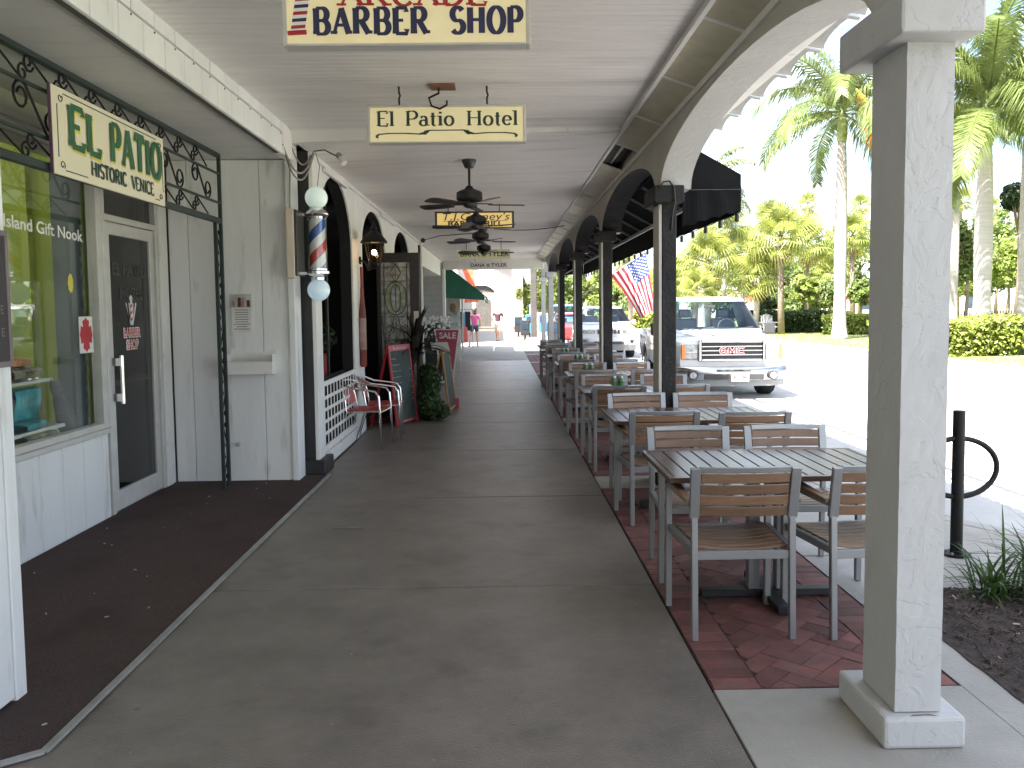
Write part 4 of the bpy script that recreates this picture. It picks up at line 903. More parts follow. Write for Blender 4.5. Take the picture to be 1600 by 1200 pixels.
# wiring
wi = MB()
def sag(p, q, d, n=12): return [tuple(Vector(p).lerp(Vector(q), i/n)+Vector((0,0,-d*4*(i/n)*(1-i/n)))) for i in range(n+1)]
wi.tube(sag((-1.86,7.30,3.02),(-1.72,7.86,3.05),0.22), 0.009, 6); wi.tube(sag((-1.87,7.35,3.0),(-1.72,7.88,3.04),0.26), 0.008, 6); wi.tube(sag((-1.855,7.6,3.05),(-1.74,7.84,3.02),0.12), 0.007, 6)
wi.tube(sag((-1.86,7.55,2.98),(-1.90,7.65,2.52),0.03), 0.006, 6); wi.tube([(-1.70,7.86,3.05),(-1.66,7.84,2.92),(-1.68,7.81,2.73)], 0.004, 5)
tag(wi.build('cables', 'cable', None, smooth=True), 'grey cables looping from the fascia to the barber pole bracket', 'cable')
sl = thing('spotlight', 'small white spotlight on a thin arm above the barber pole', 'spotlight', (-1.5, 7.85, 3.0))
a = MB(); a.tube([(-1.72,7.86,3.06),(-1.62,7.88,3.075),(-1.53,7.90,3.03),(-1.49,7.9,3.02)],0.006,6); a.build('arm', 'cable_dark', sl)
a = MB(); a.cyl((-1.50,7.90,3.035),(-1.475,7.88,3.005),0.028,n=10); a.build('holder', 'cable', sl, smooth='auto'); a = MB(); a.cyl((-1.475,7.88,3.005),(-1.435,7.85,2.945),0.022,0.030,n=12); a.build('lamp', 'white_trim', sl, smooth='auto')

# ================================================================ LEFT: BAR FRONT WITH ARCHES
XW = -1.80
bar = thing('bar_front', 'white arcaded bar front with tall black arched openings', 'building', (XW, 12, 0))
cc_ = thing('black_corner_column', 'black square column with dark plinth and white edge beside the barber pole', 'column', (-1.88, 8.05, 0))
bx('shaft', 'black_paint', -1.99, -1.801, 7.985, 8.25, 0.14, 3.09, cc_, bevel=0.006)
bx('white_edge', 'white_trim', -1.800, -1.762, 7.99, 8.26, 0.14, 3.08, cc_, bevel=0.004)
pl2 = MB(); pl2.box(-2.0,-1.70,7.95,8.35,0.0,0.145); pl2.build('plinth', 'black_paint', cc_, bevel=0.015, seg=2)
def arched_wall(y0, y1, openings, zt, zbase=0.0, XW=XW, T=.02):
    """front wall at XW..XW-.16 from y0 to y1; openings = (ya, yb, z_low, z_spring, z_crown)"""
    mb = MB(); xa, xb = XW, XW-T; y = y0; soff = MB()
    for (ya, yb, zl, zs, zc_) in openings:
        mb.box(xb, xa, y, ya, zbase, zt)
        if zl > zbase: mb.box(xb, xa, ya, yb, zbase, zl)
        n = 20; c = (ya+yb)/2; h = (yb-ya)/2
        P = [(c-h*cos(pi*i/n), zs+(zc_-zs)*sin(pi*i/n)) for i in range(n+1)]
        for X in (xa, xb):
            vs = []
            for a, b in P: vs += [(X, a, b), (X, a, zt)]
            mb.add(vs, [(2*i, 2*i+2, 2*i+3, 2*i+1) for i in range(n)])
        vs = []
        for a, b in P: vs += [(xa, a, b), (xb, a, b)]
        mb.add(vs, [(2*i, 2*i+1, 2*i+3, 2*i+2) for i in range(n)])
        y = yb
    mb.box(xb, xa, y, y1, zbase, zt)
    return mb
arched_wall(8.262, 18.45, [(8.36,10.25,0.0,2.30,3.035),(10.98,13.2,0.0,2.40,2.98),(14.3,16.7,0.0,2.50,3.0)], 3.088).build('wall', 'white_trim', bar, recalc=True)
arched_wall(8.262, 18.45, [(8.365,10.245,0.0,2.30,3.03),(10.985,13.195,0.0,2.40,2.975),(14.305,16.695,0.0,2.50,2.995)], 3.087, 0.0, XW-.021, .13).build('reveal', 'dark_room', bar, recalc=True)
bx('crown_strip', 'white_trim', XW+.001, XW+.03, 8.3, 18.4, 3.045, 3.088, bar)
for ya, yb in ((8.6,9.8),(12.6,14.2)):
    bx('strip_light', 'white_trim', XW+.002, XW+.05, ya, yb, 2.99, 3.04, bar, bevel=0.008)
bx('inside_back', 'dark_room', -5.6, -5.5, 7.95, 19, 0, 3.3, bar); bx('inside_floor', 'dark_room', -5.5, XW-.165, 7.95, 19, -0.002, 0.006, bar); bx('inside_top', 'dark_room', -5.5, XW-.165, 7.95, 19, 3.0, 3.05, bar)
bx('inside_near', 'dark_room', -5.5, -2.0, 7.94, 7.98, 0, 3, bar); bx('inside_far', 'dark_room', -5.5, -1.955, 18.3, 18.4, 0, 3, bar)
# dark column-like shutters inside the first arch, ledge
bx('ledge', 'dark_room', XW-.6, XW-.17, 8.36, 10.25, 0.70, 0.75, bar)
for y in (8.7, 9.5): bx('mullion', 'black_paint', XW-.19, XW-.165, y, y+.06, 0.75, 3.0, bar)
# lattice rail
lr = thing('lattice_rail', 'white square lattice railing under the first black arch', 'railing', (XW, 9.3, 0.5))
for z, w in ((0.19,0.07),(0.845,0.05)): MB().bar((XW+.015,8.32,z),(XW+.015,10.22,z),0.022,w).build('rail', 'white_trim', lr, bevel=0.004)
for z in (0.34,0.46,0.58,0.70): MB().bar((XW+.015,8.32,z),(XW+.015,10.22,z),0.006,0.034).build('rail', 'white_trim', lr)
y = 8.34; bm_ = MB().bar((XW+.020,0,0.155),(XW+.020,0,0.865),0.004,0.034,(0,1,0))
bm_.v = [(a-XW, b, c-0.5) for a, b, c in bm_.v]; bme = bm_.mesh('baluster'); bme.materials.append(MT['white_trim'])
while y < 10.22: link('baluster', bme, lr, (0, y-9.3, 0)); y += 0.165
bx('back_panel', 'dark_room', XW-.155, XW-.12, 8.361, 10.249, 0.02, 0.86, lr)
bx('kick_board', 'white_trim', XW-.02, XW+.04, 8.32, 10.22, 0.02, 0.15, lr, bevel=0.004)
# bottle shaped ornament
bo = MB(); bo.lathe([(0.020,1.27),(0.020,1.02),(0.024,.98),(0.024,0.9),(0.032,0.80),(0.042,0.70),(0.044,0.02),(0.03,0.0)], (XW+.045,10.62,0.86), 12)
bon = tag(bo.build('wooden_bottle', 'bottle_red', None, smooth='auto', origin=(XW+.045,10.62,.86)), 'tall faded red wooden bottle hung on the white pier between the arches', 'ornament')
MB().lathe([(0.0455,0.62),(0.0457,0.22)], (XW+.045,10.62,0.86), 12, cap=False).build('label_band', 'bottle_label', bon, smooth=True)
# lantern
la = thing('wall_lantern', 'black coach lantern with a lit bulb on the white arch pier', 'lantern', (-1.56, 10.45, 2.4))
lx, ly = -1.565, 10.45
fr_ = MB(); hexa = [(cos(2*pi*k/6+.3), sin(2*pi*k/6+.3)) for k in range(6)]
for (c, s) in hexa: fr_.bar((lx+c*.075,ly+s*.075,2.16),(lx+c*.125,ly+s*.125,2.42),0.012,0.012)
fr_.lathe([(0.05,2.10),(0.085,2.13),(0.085,2.165)],(lx,ly,0),6); fr_.build('frame', 'iron_black', la)
MB().lathe([(0.17,2.415),(0.165,2.435),(0.10,2.52),(0.05,2.55),(0.03,2.57),(0.045,2.60),(0.02,2.63),(0.012,2.69)],(lx,ly,0),12).build('roof', 'iron_black', la, smooth='auto')
MB().lathe([(0.073,2.165),(0.120,2.41)],(lx,ly,0),6,cap=False).build('glass', 'glass_lamp', la)
MB().sphere((lx,ly,2.30),0.032,10,8).build('bulb', 'bulb', la, smooth=True); MB().cyl((lx,ly,2.165),(lx,ly,2.272),0.012,n=8).build('socket', 'iron_black', la)
ar_ = MB(); ar_.tube([(XW,10.75,2.22),(XW+.08,10.68,2.20),(lx-.08,10.50,2.08),(lx,ly,2.10)],0.012,6); ar_.cyl((XW,10.75,2.22),(XW+.02,10.75,2.22),0.05,n=10); ar_.build('bracket', 'iron_black', la)
pl3 = bpy.data.lights.new('lantern_light', 'POINT'); pl3.energy = 3; pl3.color = (1,.72,.4); pl3.shadow_soft_size = 0.03
po = bpy.data.objects.new('lantern_light', pl3); COL.objects.link(po); po.parent = la; po.location = (lx+1.56, 0, 2.30-2.4+.0)
# open leaded glass door
od = thing('leaded_door', 'dark wood door with leaded glass panel standing open across the bar entrance', 'door', (-1.5, 12.2, 0))
f = MB()
for a in ((-1.80,-1.735,0,2.41),(-1.315,-1.175,0,2.41),(-1.734,-1.316,2.27,2.41),(-1.734,-1.316,0,0.28)): f.box(a[0],a[1],12.18,12.235,a[2],a[3])
f.build('frame', 'door_wood', od, bevel=0.005)
bx('glass', 'leaded_glass', -1.735, -1.315, 12.203, 12.212, 0.28, 2.27, od)
gp = MB(); cxg, czg = -1.525, 1.75
def lens(w, h, cz): return [(w*sin(pi*t/12)*(1 if True else 0), h*(-cos(pi*t/12))) for t in range(13)]
for s in (-1, 1):
    P = [(cxg+s*0.155*sin(pi*t/14)**.8, czg-.24*cos(pi*t/14)) for t in range(15)]+[(cxg+s*0.075*sin(pi*t/14), czg-.20*cos(pi*t/14)) for t in range(14, -1, -1)]
    gp.prism(P, lambda u, v, w: (u, 12.1985+w, v), 0, 0.003)
gp.prism([(cxg,.62),(cxg+.06,.8),(cxg,.98),(cxg-.06,.8)], lambda u, v, w: (u, 12.1985+w, v), 0, 0.003); gp.prism([(cxg,1.05),(cxg+.045,1.2),(cxg,1.35),(cxg-.045,1.2)], lambda u, v, w: (u, 12.1985+w, v), 0, 0.003)
gp.build('coloured_pane', 'leaded_green', od)
le = MB(); yl = 12.198
def wline(P, r=0.006): le.tube([(a, yl, b) for a, b in P], r, 4)
for s in (-1, 1):
    wline([(cxg+s*0.155*sin(pi*t/14)**.8, czg-.24*cos(pi*t/14)) for t in range(15)]); wline([(cxg+s*0.075*sin(pi*t/14), czg-.20*cos(pi*t/14)) for t in range(15)])
    wline([(cxg+s*.165,0.3),(cxg+s*.165,2.25)]); wline(spiral((cxg+s*.10,1.30),0.03,0.075,0,s*1.2)); wline(spiral((cxg+s*.09,0.75),0.03,0.075,pi,s*1.2)); wline([(cxg,2.25),(cxg+s*.08,2.12),(cxg,1.99)]); wline([(cxg+s*.02,1.5),(cxg+s*.12,1.15),(cxg,0.95),(cxg+s*.14,0.55),(cxg,0.35)]); wline([(cxg+s*.205,0.3),(cxg+s*.165,0.9),(cxg+s*.205,1.5)])
for z in (0.5,1.0,1.48,2.0,2.2): wline([(cxg-.205,z),(cxg+.205,z)], 0.004)
wline([(cxg,0.29),(cxg,2.26)], 0.004); le.build('leading', 'lead', od)
bx('notice', 'box_cream', -1.265, -1.195, 12.172, 12.1795, 1.16, 1.56, od)
# second black post beyond
p2 = thing('black_door_post', 'black post with white edge beyond the leaded door', 'post', (-1.76, 18.7, 0))
bx('shaft', 'black_paint', -1.93, -1.76, 18.5, 18.72, 0, 3.0, p2, bevel=.004); bx('white_edge', 'white_trim', -1.759, -1.725, 18.52, 18.72, 0, 3.06, p2)
# siding wall facing us at the end of the recess
sw = thing('siding_wall', 'grey clapboard wall below the curved brace beside the green awning', 'wall', (-2.2, 26, 0))
bx('core', 'groove', -4.0, -1.80, 26.03, 26.3, 0, 3.1, sw)
z = 0
while z < 3.05:
    q = MB(); q.add([(-4,26.0,z),(-1.80,26.0,z),(-1.80,26.028,z),(-4,26.028,z),(-4,26.014,z+.18),(-1.80,26.014,z+.18),(-1.80,26.028,z+.18),(-4,26.028,z+.18)],[(0,3,2,1),(4,5,6,7),(0,1,5,4),(1,2,6,5),(2,3,7,6),(3,0,4,7)]); q.build('siding_board', 'siding_grey', sw); z += 0.184
bx('corner_trim', 'white_trim', -1.799, -1.72, 25.99, 26.35, 0, 2.83, sw)
bx('side_fill', 'white_trim', -4.1, -3.9, 18.73, 26.0, 0, 3.2, sw); bx('lintel', 'white_trim', -3.95, -1.82, 18.74, 25.55, 2.6, 3.08, sw)

# ================================================================ HANGING SIGNS
def on_y(x0, y, z0): return lambda u, v, w: (x0+u, y-w, z0+v)
def lightbox(label, x0, x1, z0, z1, y, face, d=0.09, frame='alu_white', fw=0.022):
    t = thing('hanging_sign', label, 'sign', ((x0+x1)/2, y, z0), 'signs hanging across the arcade ceiling')
    f = MB(); f.box(x0,x0+fw,y,y+d,z0,z1); f.box(x1-fw,x1,y,y+d,z0,z1); f.box(x0+fw+.0005,x1-fw-.0005,y,y+d,z1-fw*.8,z1); f.box(x0+fw+.0005,x1-fw-.0005,y,y+d,z0,z0+fw*.5)
    f.build('frame', frame, t, bevel=0.003)
    bx('face', face, x0+fw, x1-fw, y+.004, y+d-.004, z0+fw*.5, z1-fw*.8, t)
    return t
# barber shop
s = lightbox('cream lit sign reading ARCADE BARBER SHOP in red and navy, cut by the top edge', -1.005, 0.158, 2.822, 3.12, 4.0, 'sign_cream')
fz = on_y(0, 4.0035, 0)
m_ = MB(); lettering(m_, 'BARBER', -0.862, 2.876, 0.118, fz, 0.25, 0.125, 0.18, space=.07, width=0.545); m_.build('lettering', 'navy', s, recalc=False); m_ = MB(); lettering(m_, 'SHOP', -0.220, 2.876, 0.118, fz, 0.25, 0.125, 0.18, space=.07, width=0.34); m_.build('lettering', 'navy', s, recalc=False)
m_ = MB(); lettering(m_, 'ARCADE', -0.74, 3.005, 0.095, fz, 0.24, 0.11, 0.20, width=0.70); m_.build('lettering', 'print_red', s, recalc=False)
pm = MB(); zt, zb = 3.09, 2.885; lean = 0.036
def pq_(u, v): return (-0.968+u*.066+lean*(v), zb+(zt-zb)*v)
stp = {'print_white': MB(), 'print_red': MB(), 'navy': MB()}
N = 13
for i in range(N):
    mname = ['print_white','print_red','print_white','navy'][i % 4]; a, b = i/N, (i+1)/N
    q = [pq_(0,a),pq_(1,a+.02),pq_(1,b+.02),pq_(0,b)]
    stp[mname].add([fz(u, v, 0.0004) for u, v in q], [(0,1,2,3)])
for k, q in stp.items(): q.build('pole_stripe', k, s, recalc=False)
kb = MB(); kb.tube([fz(*pq_(-.15,-.02),0.001),fz(*pq_(1.15,0),0.001)],0.011,6); kb.build('pole_knob', 'print_red', s)
# El Patio Hotel
s = lightbox('cream lit sign reading El Patio Hotel in dark green with a flourish below', -0.951, 0.203, 2.792, 3.065, 6.15, 'sign_cream')
fz = on_y(0, 6.1535, 0)
m_ = MB(); lettering(m_, 'El', -0.885, 2.915, 0.105, fz, 0.20, 0.07, 0.16, width=0.135); m_.build('lettering', 'print_dark_green', s, recalc=False); m_ = MB(); lettering(m_, 'Patio', -0.675, 2.915, 0.105, fz, 0.20, 0.07, 0.16, width=0.36); m_.build('lettering', 'print_dark_green', s, recalc=False); m_ = MB(); lettering(m_, 'Hotel', -0.232, 2.915, 0.105, fz, 0.20, 0.07, 0.16, width=0.38); m_.build('lettering', 'print_dark_green', s, recalc=False)
fl_ = MB(); cxs = -0.375
for q in (-1, 1):
    P = [(cxs,2.882),(cxs+q*.115,2.882),(cxs+q*.15,2.878),(cxs+q*.165,2.862),(cxs+q*.19,2.855),(cxs+q*.30,2.862),(cxs+q*.42,2.862),(cxs+q*.49,2.855),(cxs+q*.515,2.84),(cxs+q*.495,2.832)]
    for i in range(len(P)-1): ribbon(fl_, [P[i],P[i+1]], 0.020, 0.008, fz)
    fl_.tube([fz(cxs+q*.128,2.878,.0005),fz(cxs+q*.155,2.862,.0005),fz(cxs+q*.20,2.858,.0005)],[0.006,0.013,0.004],5)
fl_.build('flourish', 'print_dark_green', s, recalc=False)
hk = MB()
for x in (-0.72, -0.08): hk.tube([(x,6.19,3.21),(x,6.19,3.16),(x+.008,6.19,3.14),(x,6.19,3.12),(x,6.19,3.065)],0.007,5)
hk.tube([(-.43,6.18,3.20),(-.43,6.17,3.15),(-.50,6.14,3.11),(-.48,6.13,3.05),(-.42,6.13,3.03),(-.37,6.14,3.06),(-.37,6.15,3.09)],0.008,6)
hk.build('hook', 'iron_black', s)
bx('junction_plate', 'rust', -.49, -.31, 6.10, 6.26, 3.192, 3.204, s)
# T.J. sign
s = lightbox("amber lit sign reading T.J. Carney's Bar and Grill behind the ceiling fans", -0.942, 0.214, 2.762, 3.008, 12.3, 'sign_warm', frame='lead', fw=0.03)
text('lettering', "T.J.Carney's", 0.15, 'print_black', s, (-0.355, 12.302, 2.927), (1,0,0), (0,0,1), shear=0.2, width=0.98)
text('lettering', 'BAR & GRILL', 0.11, 'print_black', s, (-0.355, 12.302, 2.822), (1,0,0), (0,0,1), bold=0.003, width=0.80)
MB().bar((-.83,12.302,2.868),(.12,12.302,2.868),0.002,0.006).build('rule', 'print_black', s)
h_ = MB()
for x in (-0.75,0.0): h_.bar((x,12.34,3.0),(x,12.34,3.12),0.012,0.012)
h_.build('hook', 'iron_black', s)
def dana(y, x0, x1, z0, z1, face, label):
    s = lightbox(label, x0, x1, z0, z1, y, face, d=0.04, frame=face, fw=0.006)
    w = x1-x0; c = (x0+x1)/2; z = (z0+z1)/2
    text('lettering', 'DANA', 0.15, 'print_black', s, (c-w*.27, y+.002, z), (1,0,0), (0,0,1), bold=0.003, width=w*.36); text('lettering', 'TYLER', 0.15, 'print_black', s, (c+w*.275, y+.002, z), (1,0,0), (0,0,1), bold=0.003, width=w*.40)
    o = MB()
    for a in range(8): o.bar((c+.055*cos(a*pi/4),y+.001,z+.055*sin(a*pi/4)),(c+.055*cos(a*pi/4+2.3),y+.001,z+.055*sin(a*pi/4+2.3)),0.004,0.011)
    o.build('emblem', 'print_grey', s)
    h_ = MB()
    for x in (x0+.2, x1-.2): h_.bar((x,y+.02,z1),(x,y+.02,z1+(.22 if y < 20 else .1)),0.012,0.012)
    h_.build('hook', 'iron_black', s)
dana(18.6, -0.94, 0.23, 2.685, 2.895, 'sign_yellow', 'yellowish DANA TYLER sign hanging under the ceiling behind the last fan')
dana(26.0, -0.975, 0.237, 2.808, 3.045, 'sign_white', 'pale pink DANA TYLER sign hanging in front of the far white beam')

# ================================================================ CEILING FANS
def make_fan():
    t = thing('ceiling_fan', '', 'ceiling fan', (0,0,0), 'black ceiling fans in a row')
    MB().lathe([(0.075,0.0),(0.075,-0.02),(0.06,-.05),(0.045,-.085),(0.02,-.09)],(0,0,0),16).build('canopy', 'fan_black', t, smooth='auto')
    MB().cyl((0,0,-.08),(0,0,-.30),0.013,n=8).build('rod', 'fan_black', t)
    MB().lathe([(0.03,-.27),(0.05,-.30),(0.115,-.325),(0.135,-.34),(0.138,-.405),(0.12,-.425),(0.07,-.44),(0.065,-.48),(0.03,-.50)],(0,0,0),20).build('motor', 'fan_black', t, smooth='auto')
    for k in range(5):
        M = Matrix.Rotation(k*2*pi/5, 4, 'Z') @ Matrix.Rotation(radians(11), 4, 'X')
        P = [(0.20,-.045),(0.30,-.062),(0.52,-.072),(0.575,-.06),(0.59,0),(0.575,.06),(0.52,.072),(0.30,.062),(0.20,.045)]
        b = MB(); b.prism(P, lambda u, v, w: (u, v, w), -.004, .004); b.v = [tuple(Matrix.Translation((0,0,-.462)) @ M @ Vector(p)) for p in b.v]; b.build('blade', 'fan_blade', t)
        i = MB(); i.bar((0.05,0,0),(0.24,0,0),0.05,0.008); i.v = [tuple(Matrix.Translation((0,0,-.452)) @ M @ Vector(p)) for p in i.v]; i.build('blade_iron', 'fan_black', t)
    return t
fan0 = make_fan()
for i, (y, rz) in enumerate(((8.8, 0.18),(11.2, 0.72),(13.6, 0.25),(16.3, 0.05))):
    f = fan0 if i == 0 else copy_tree(fan0)
    f.location = (-0.31, y, zc(-.31)); f.rotation_euler = (0, 0, rz)
    f['label'] = ['black five blade ceiling fan, the first beyond the El Patio Hotel sign', 'black ceiling fan in the row, second from the front', 'black ceiling fan in the row, third from the front', 'farthest black ceiling fan before the yellowish hanging sign'][i]
fan0['label'] = 'black five blade ceiling fan, largest and nearest of the row'
ce = thing('ceiling_speaker', 'small black ball fitting with a drooping wire at the ceiling corner', 'fitting', (-1.55, 17, 3.02))
MB().sphere((-1.55,17,2.98),0.05,10,8).build('ball', 'cable_dark', ce); MB().tube([(-1.55,17,2.98),(-1.2,16.8,3.05),(-.3,16.3,3.06)],0.008,4).build('wire', 'cable_dark', ce)
tag(MB().tube(sag((-.1,15.9,3.09),(1.2,15.5,3.10),.05),0.007,4).build('ceiling_wire', 'cable_dark'), 'thin dark wire sagging across the far ceiling to the light panels', 'wire')

# ================================================================ BLACK AWNING
YA0, YA1 = 7.50, 21.6
an = thing('black_awning', 'long black fabric awning on the street side of the dark columns', 'awning', (1.9, 14, 2.7))
P = [(1.672,3.03),(2.165,2.755),(2.165,2.43)]
sk = MB(); n = 40
vs = []; fs = []
for i in range(n+1):
    y = YA0+(YA1-YA0)*i/n
    for (x, z) in P: vs.append((x, y, z-(0.012*abs(sin(i*1.3)) if z < 2.5 else 0)))
for i in range(n): fs += [(3*i, 3*i+1, 3*i+4, 3*i+3), (3*i+1, 3*i+2, 3*i+5, 3*i+4)]
sk.add(vs, fs); sko = sk.build('canopy', 'awning_black', an, recalc=False)
so_ = sko.modifiers.new('thick', 'SOLIDIFY'); so_.thickness = 0.004
en = MB(); en.prism([(1.672,3.02),(2.160,2.75),(2.160,2.62),(1.672,2.62)], lambda u, v, w: (u, YA0-.004+w, v), 0, 0.004)
en.build('end_panel', 'awning_black', an)
ev_ = MB(); vs = []; fs = []; n = 16
for i in range(n+1):
    x = 1.64+(2.162-1.64)*i/n
    vs += [(x, YA0-.006+.006*sin(i*1.1), 2.617), (x, YA0-.010+.008*sin(i*.9+1), 2.43-.14*(1-i/n)**1.2+0.01*sin(i*1.7))]
for i in range(n): fs.append((2*i, 2*i+1, 2*i+3, 2*i+2))
ev_.add(vs, fs); evo = ev_.build('end_valance', 'awning_black', an, recalc=False); evo.modifiers.new('thick', 'SOLIDIFY').thickness = 0.004
pb_ = MB(); bx('wall_strip', 'awning_black', 1.668, 1.69, YA0, YA1, 3.0, 3.3, an); pb_.bar((1.672,YA0-.008,2.622),(2.165,YA0-.008,2.622),0.004,0.005); pb_.build('piping', 'lead', an)
MB().prism([(1.672,3.02),(2.160,2.75),(2.160,2.43),(1.672,2.43)], lambda u, v, w: (u, YA1+w, v), 0, 0.004).build('end_panel', 'awning_black', an)
y = YA0+.5
while y < YA1:
    MB().bar((1.69,y,2.985),(2.14,y,2.735),0.025,0.025).build('rafter', 'awning_frame', an); y += 0.95
MB().bar((2.145,YA0+.05,2.72),(2.145,YA1-.05,2.72),0.03,0.03).build('front_bar', 'awning_frame', an); MB().bar((1.70,YA0+.05,2.47),(1.70,YA1-.05,2.47),0.022,0.022).build('lower_bar', 'awning_frame', an)
# string lights
st = thing('string_lights', 'string of small black socketed bulbs along the lower edge of the black awning', 'string lights', (2.17, 14, 2.4))
MB().tube([(2.172, YA0+.05+i*.35, 2.425-.008*(i%2)) for i in range(40)], 0.005, 4).build('cord', 'cable_dark', st)
ms = MB().lathe([(0.010,0),(0.020,-.02),(0.020,-.07),(0.016,-.075)],(0,0,0),8).mesh('socket'); ms.materials.append(MT['cable_dark'])
mg = MB().lathe([(0.015,-.075),(0.026,-.10),(0.024,-.125),(0.008,-.14)],(0,0,0),8).mesh('bulb', smooth=True); mg.materials.append(MT['glass_clear'])
y = YA0+.15
while y < YA1:
    so1 = link('socket', ms, st, (2.172-2.17, y-14, 2.425-2.4)); link('bulb', mg, so1); y += 0.58
wl_ = MB(); wl_.tube([(1.37,7.15,2.60),(1.40,7.15,2.645),(1.45,7.15,2.65),(1.49,7.15,2.60),(1.50,7.15,2.48),(1.50,7.20,2.44),(1.50,7.265,2.36),(1.49,7.265,2.25)],0.008,6)
tag(wl_.build('power_cord', 'cable_dark', None, smooth=True), 'black cord looping over the cap of the dark column by the awning', 'cord')

# ================================================================ TABLES AND CHAIRS
def make_chair():
    t = thing('slat_chair', '', 'chair', (0,0,0), 'wood slat chairs round the dining tables')
    W = 0.232; fm = 'chair_frame'
    for s in (-1, 1):
        q = MB(); q.bar((s*W,-.235,0),(s*W,-.215,.59),0.030,0.030,(0,1,0)); q.bar((s*W,-.215,.585),(s*(W+.004),-.262,.83),0.046,0.024,(0,1,0)); q.build('leg', fm, t, bevel=0.003)
        q = MB(); q.bar((s*.262,.235,0),(s*.262,.235,.655),0.032,0.032,(0,1,0)); q.build('leg', fm, t, bevel=0.003)
        q = MB(); q.bar((s*W,-.215,.425),(s*.255,.235,.425),0.028,0.035); q.bar((s*(W+.003),-.232,.64),(s*.262,.235,.655),0.026,0.018); q.build('side_rail', fm, t, bevel=0.002)
        P = []; a = MB(); vs = []
        for (y, z, w) in ((-.225,.655,.040),(-.05,.662,.048),(.15,.672,.052),(.25,.662,.050)): vs += [(s*.255-w/2,y,z),(s*.255+w/2,y,z),(s*.255+w/2,y,z+.020),(s*.255-w/2,y,z+.020)]
        a.loft([vs[i:i+4] for i in range(0,16,4)]); a.build('armrest', 'teak', t, bevel=0.004)
    q = MB(); q.bar((-W,-.212,.405),(W,-.212,.405),0.024,0.042); q.build('back_rail', fm, t, bevel=0.002)
    q = MB(); q.bar((-.255,.235,.42),(.255,.235,.42),0.024,0.035); q.build('front_rail', fm, t, bevel=0.002)
    def bowed(z0, z1, y0, y1, th, xw, bow):
        n = 6; rings = []
        for i in range(n+1):
            u = -1+2*i/n; x = u*xw; d = bow*(1-u*u)
            rings.append([(x,y0-d,z0),(x,y1-d,z1),(x,y1-d+th,z1),(x,y0-d+th,z0)])
        return MB().loft(rings)
    bowed(.808,.835,-.262,-.266,.024,W-.018,.020).build('top_rail', fm, t, bevel=0.003)
    for k in range(4):
        z0 = .594+k*.0545; z1 = z0+.046
        yy = lambda z: -.215-.047*(z-.585)/.245
        bowed(z0, z1, yy(z0)-.004, yy(z1)-.004, .014, W-.022, .020).build('back_slat', 'teak', t, bevel=0.003)
    for k in range(7):
        y0 = -.195+k*.061; n = 6; rings = []
        for i in range(n+1):
            u = -1+2*i/n; x = u*(.212+.003*k); d = .020*(1-u*u)
            rings.append([(x,y0,.436-d),(x,y0+.053,.436-d),(x,y0+.053,.448-d),(x,y0,.448-d)])
        MB().loft(rings).build('seat_slat', 'teak', t, bevel=0.003)
    return t
def make_table():
    t = thing('dining_table', '', 'table', (0,0,0), 'slatted dining tables in a row')
    W, Dp = 0.61, 0.40
    n = 14; sw_ = (2*W-.06)/n
    for i in range(n):
        q = MB(); x = -W+.03+i*sw_; q.box(x+.003,x+sw_-.003,-Dp+.031,Dp-.031,.722,.742); q.build('tabletop_slat', 'teak_dark', t, bevel=0.003)
    for nm, a in (('end_board',(-W,W,-Dp,-Dp+.03)),('end_board',(-W,W,Dp-.03,Dp)),('side_board',(-W,-W+.029,-Dp+.031,Dp-.031)),('side_board',(W-.029,W,-Dp+.031,Dp-.031))):
        q = MB(); q.box(*a,.715,.743); q.build(nm, 'teak_dark', t, bevel=0.003)
    q = MB(); q.box(-W+.10,W-.10,-.05,.05,.690,.714); q.box(-.05,.05,-Dp+.06,-.051,.690,.714); q.box(-.05,.05,.051,Dp-.06,.690,.714); q.build('underframe', 'base_black', t)
    for s in (-1, 1):
        q = MB(); q.box(s*.075-.03,s*.075+.03,-.03,.03,.05,.689); q.build('pedestal', 'chair_frame', t, bevel=0.004)
    q = MB(); q.box(-.36,.36,-.035,.035,.012,.05); q.box(-.035,.035,-.30,-.036,.012,.05); q.box(-.035,.035,.036,.30,.012,.05)
    for (x, y) in ((-.33,0),(.33,0),(0,-.27),(0,.27)): q.box(x-.025,x+.025,y-.025,y+.025,0,.0115)
    q.build('cross_base', 'base_black', t, bevel=0.004)
    return t
chair0, table0 = make_chair(), make_table()
NT = 8; used = [0]
ordn = ['table nearest the white pillar', 'second table from the white pillar', 'third table from the white pillar', 'fourth table from the white pillar', 'fifth table from the white pillar', 'sixth table from the white pillar', 'seventh table from the white pillar', 'farthest dining table']
rnd = random.Random(5)
for k in range(NT):
    yc = 4.43+2.06*k; xt = 1.435
    tt = table0 if k == 0 else copy_tree(table0)
    tt.location = (xt+rnd.uniform(-.015,.015), yc, 0.0); tt['label'] = 'dark slatted dining table with black cross base, the '+ordn[k]
    if k == 0: tt.location = (1.43, 4.43, 0)
    for (side, dx, dy, rz) in (('walkway side, back toward us', -.30, -.35, 0), ('street side, back toward us', .33, -.345, 0), ('walkway side, facing us', -.27, .48, pi), ('street side, facing us', .34, .48, pi)):
        c = chair0 if used[0] == 0 else copy_tree(chair0)
        used[0] += 1
        jx, jy, jr = (0, 0, 0) if k == 0 else (rnd.uniform(-.04,.04), rnd.uniform(-.05,.05), rnd.uniform(-.10,.10))
        if k == 0 and dx == .33: jr = .10
        c.location = (xt+dx+jx, yc+dy+jy, 0.0); c.rotation_euler = (0, 0, rz+jr)
        c['label'] = 'wood slat chair, '+side+', at the '+ordn[k]
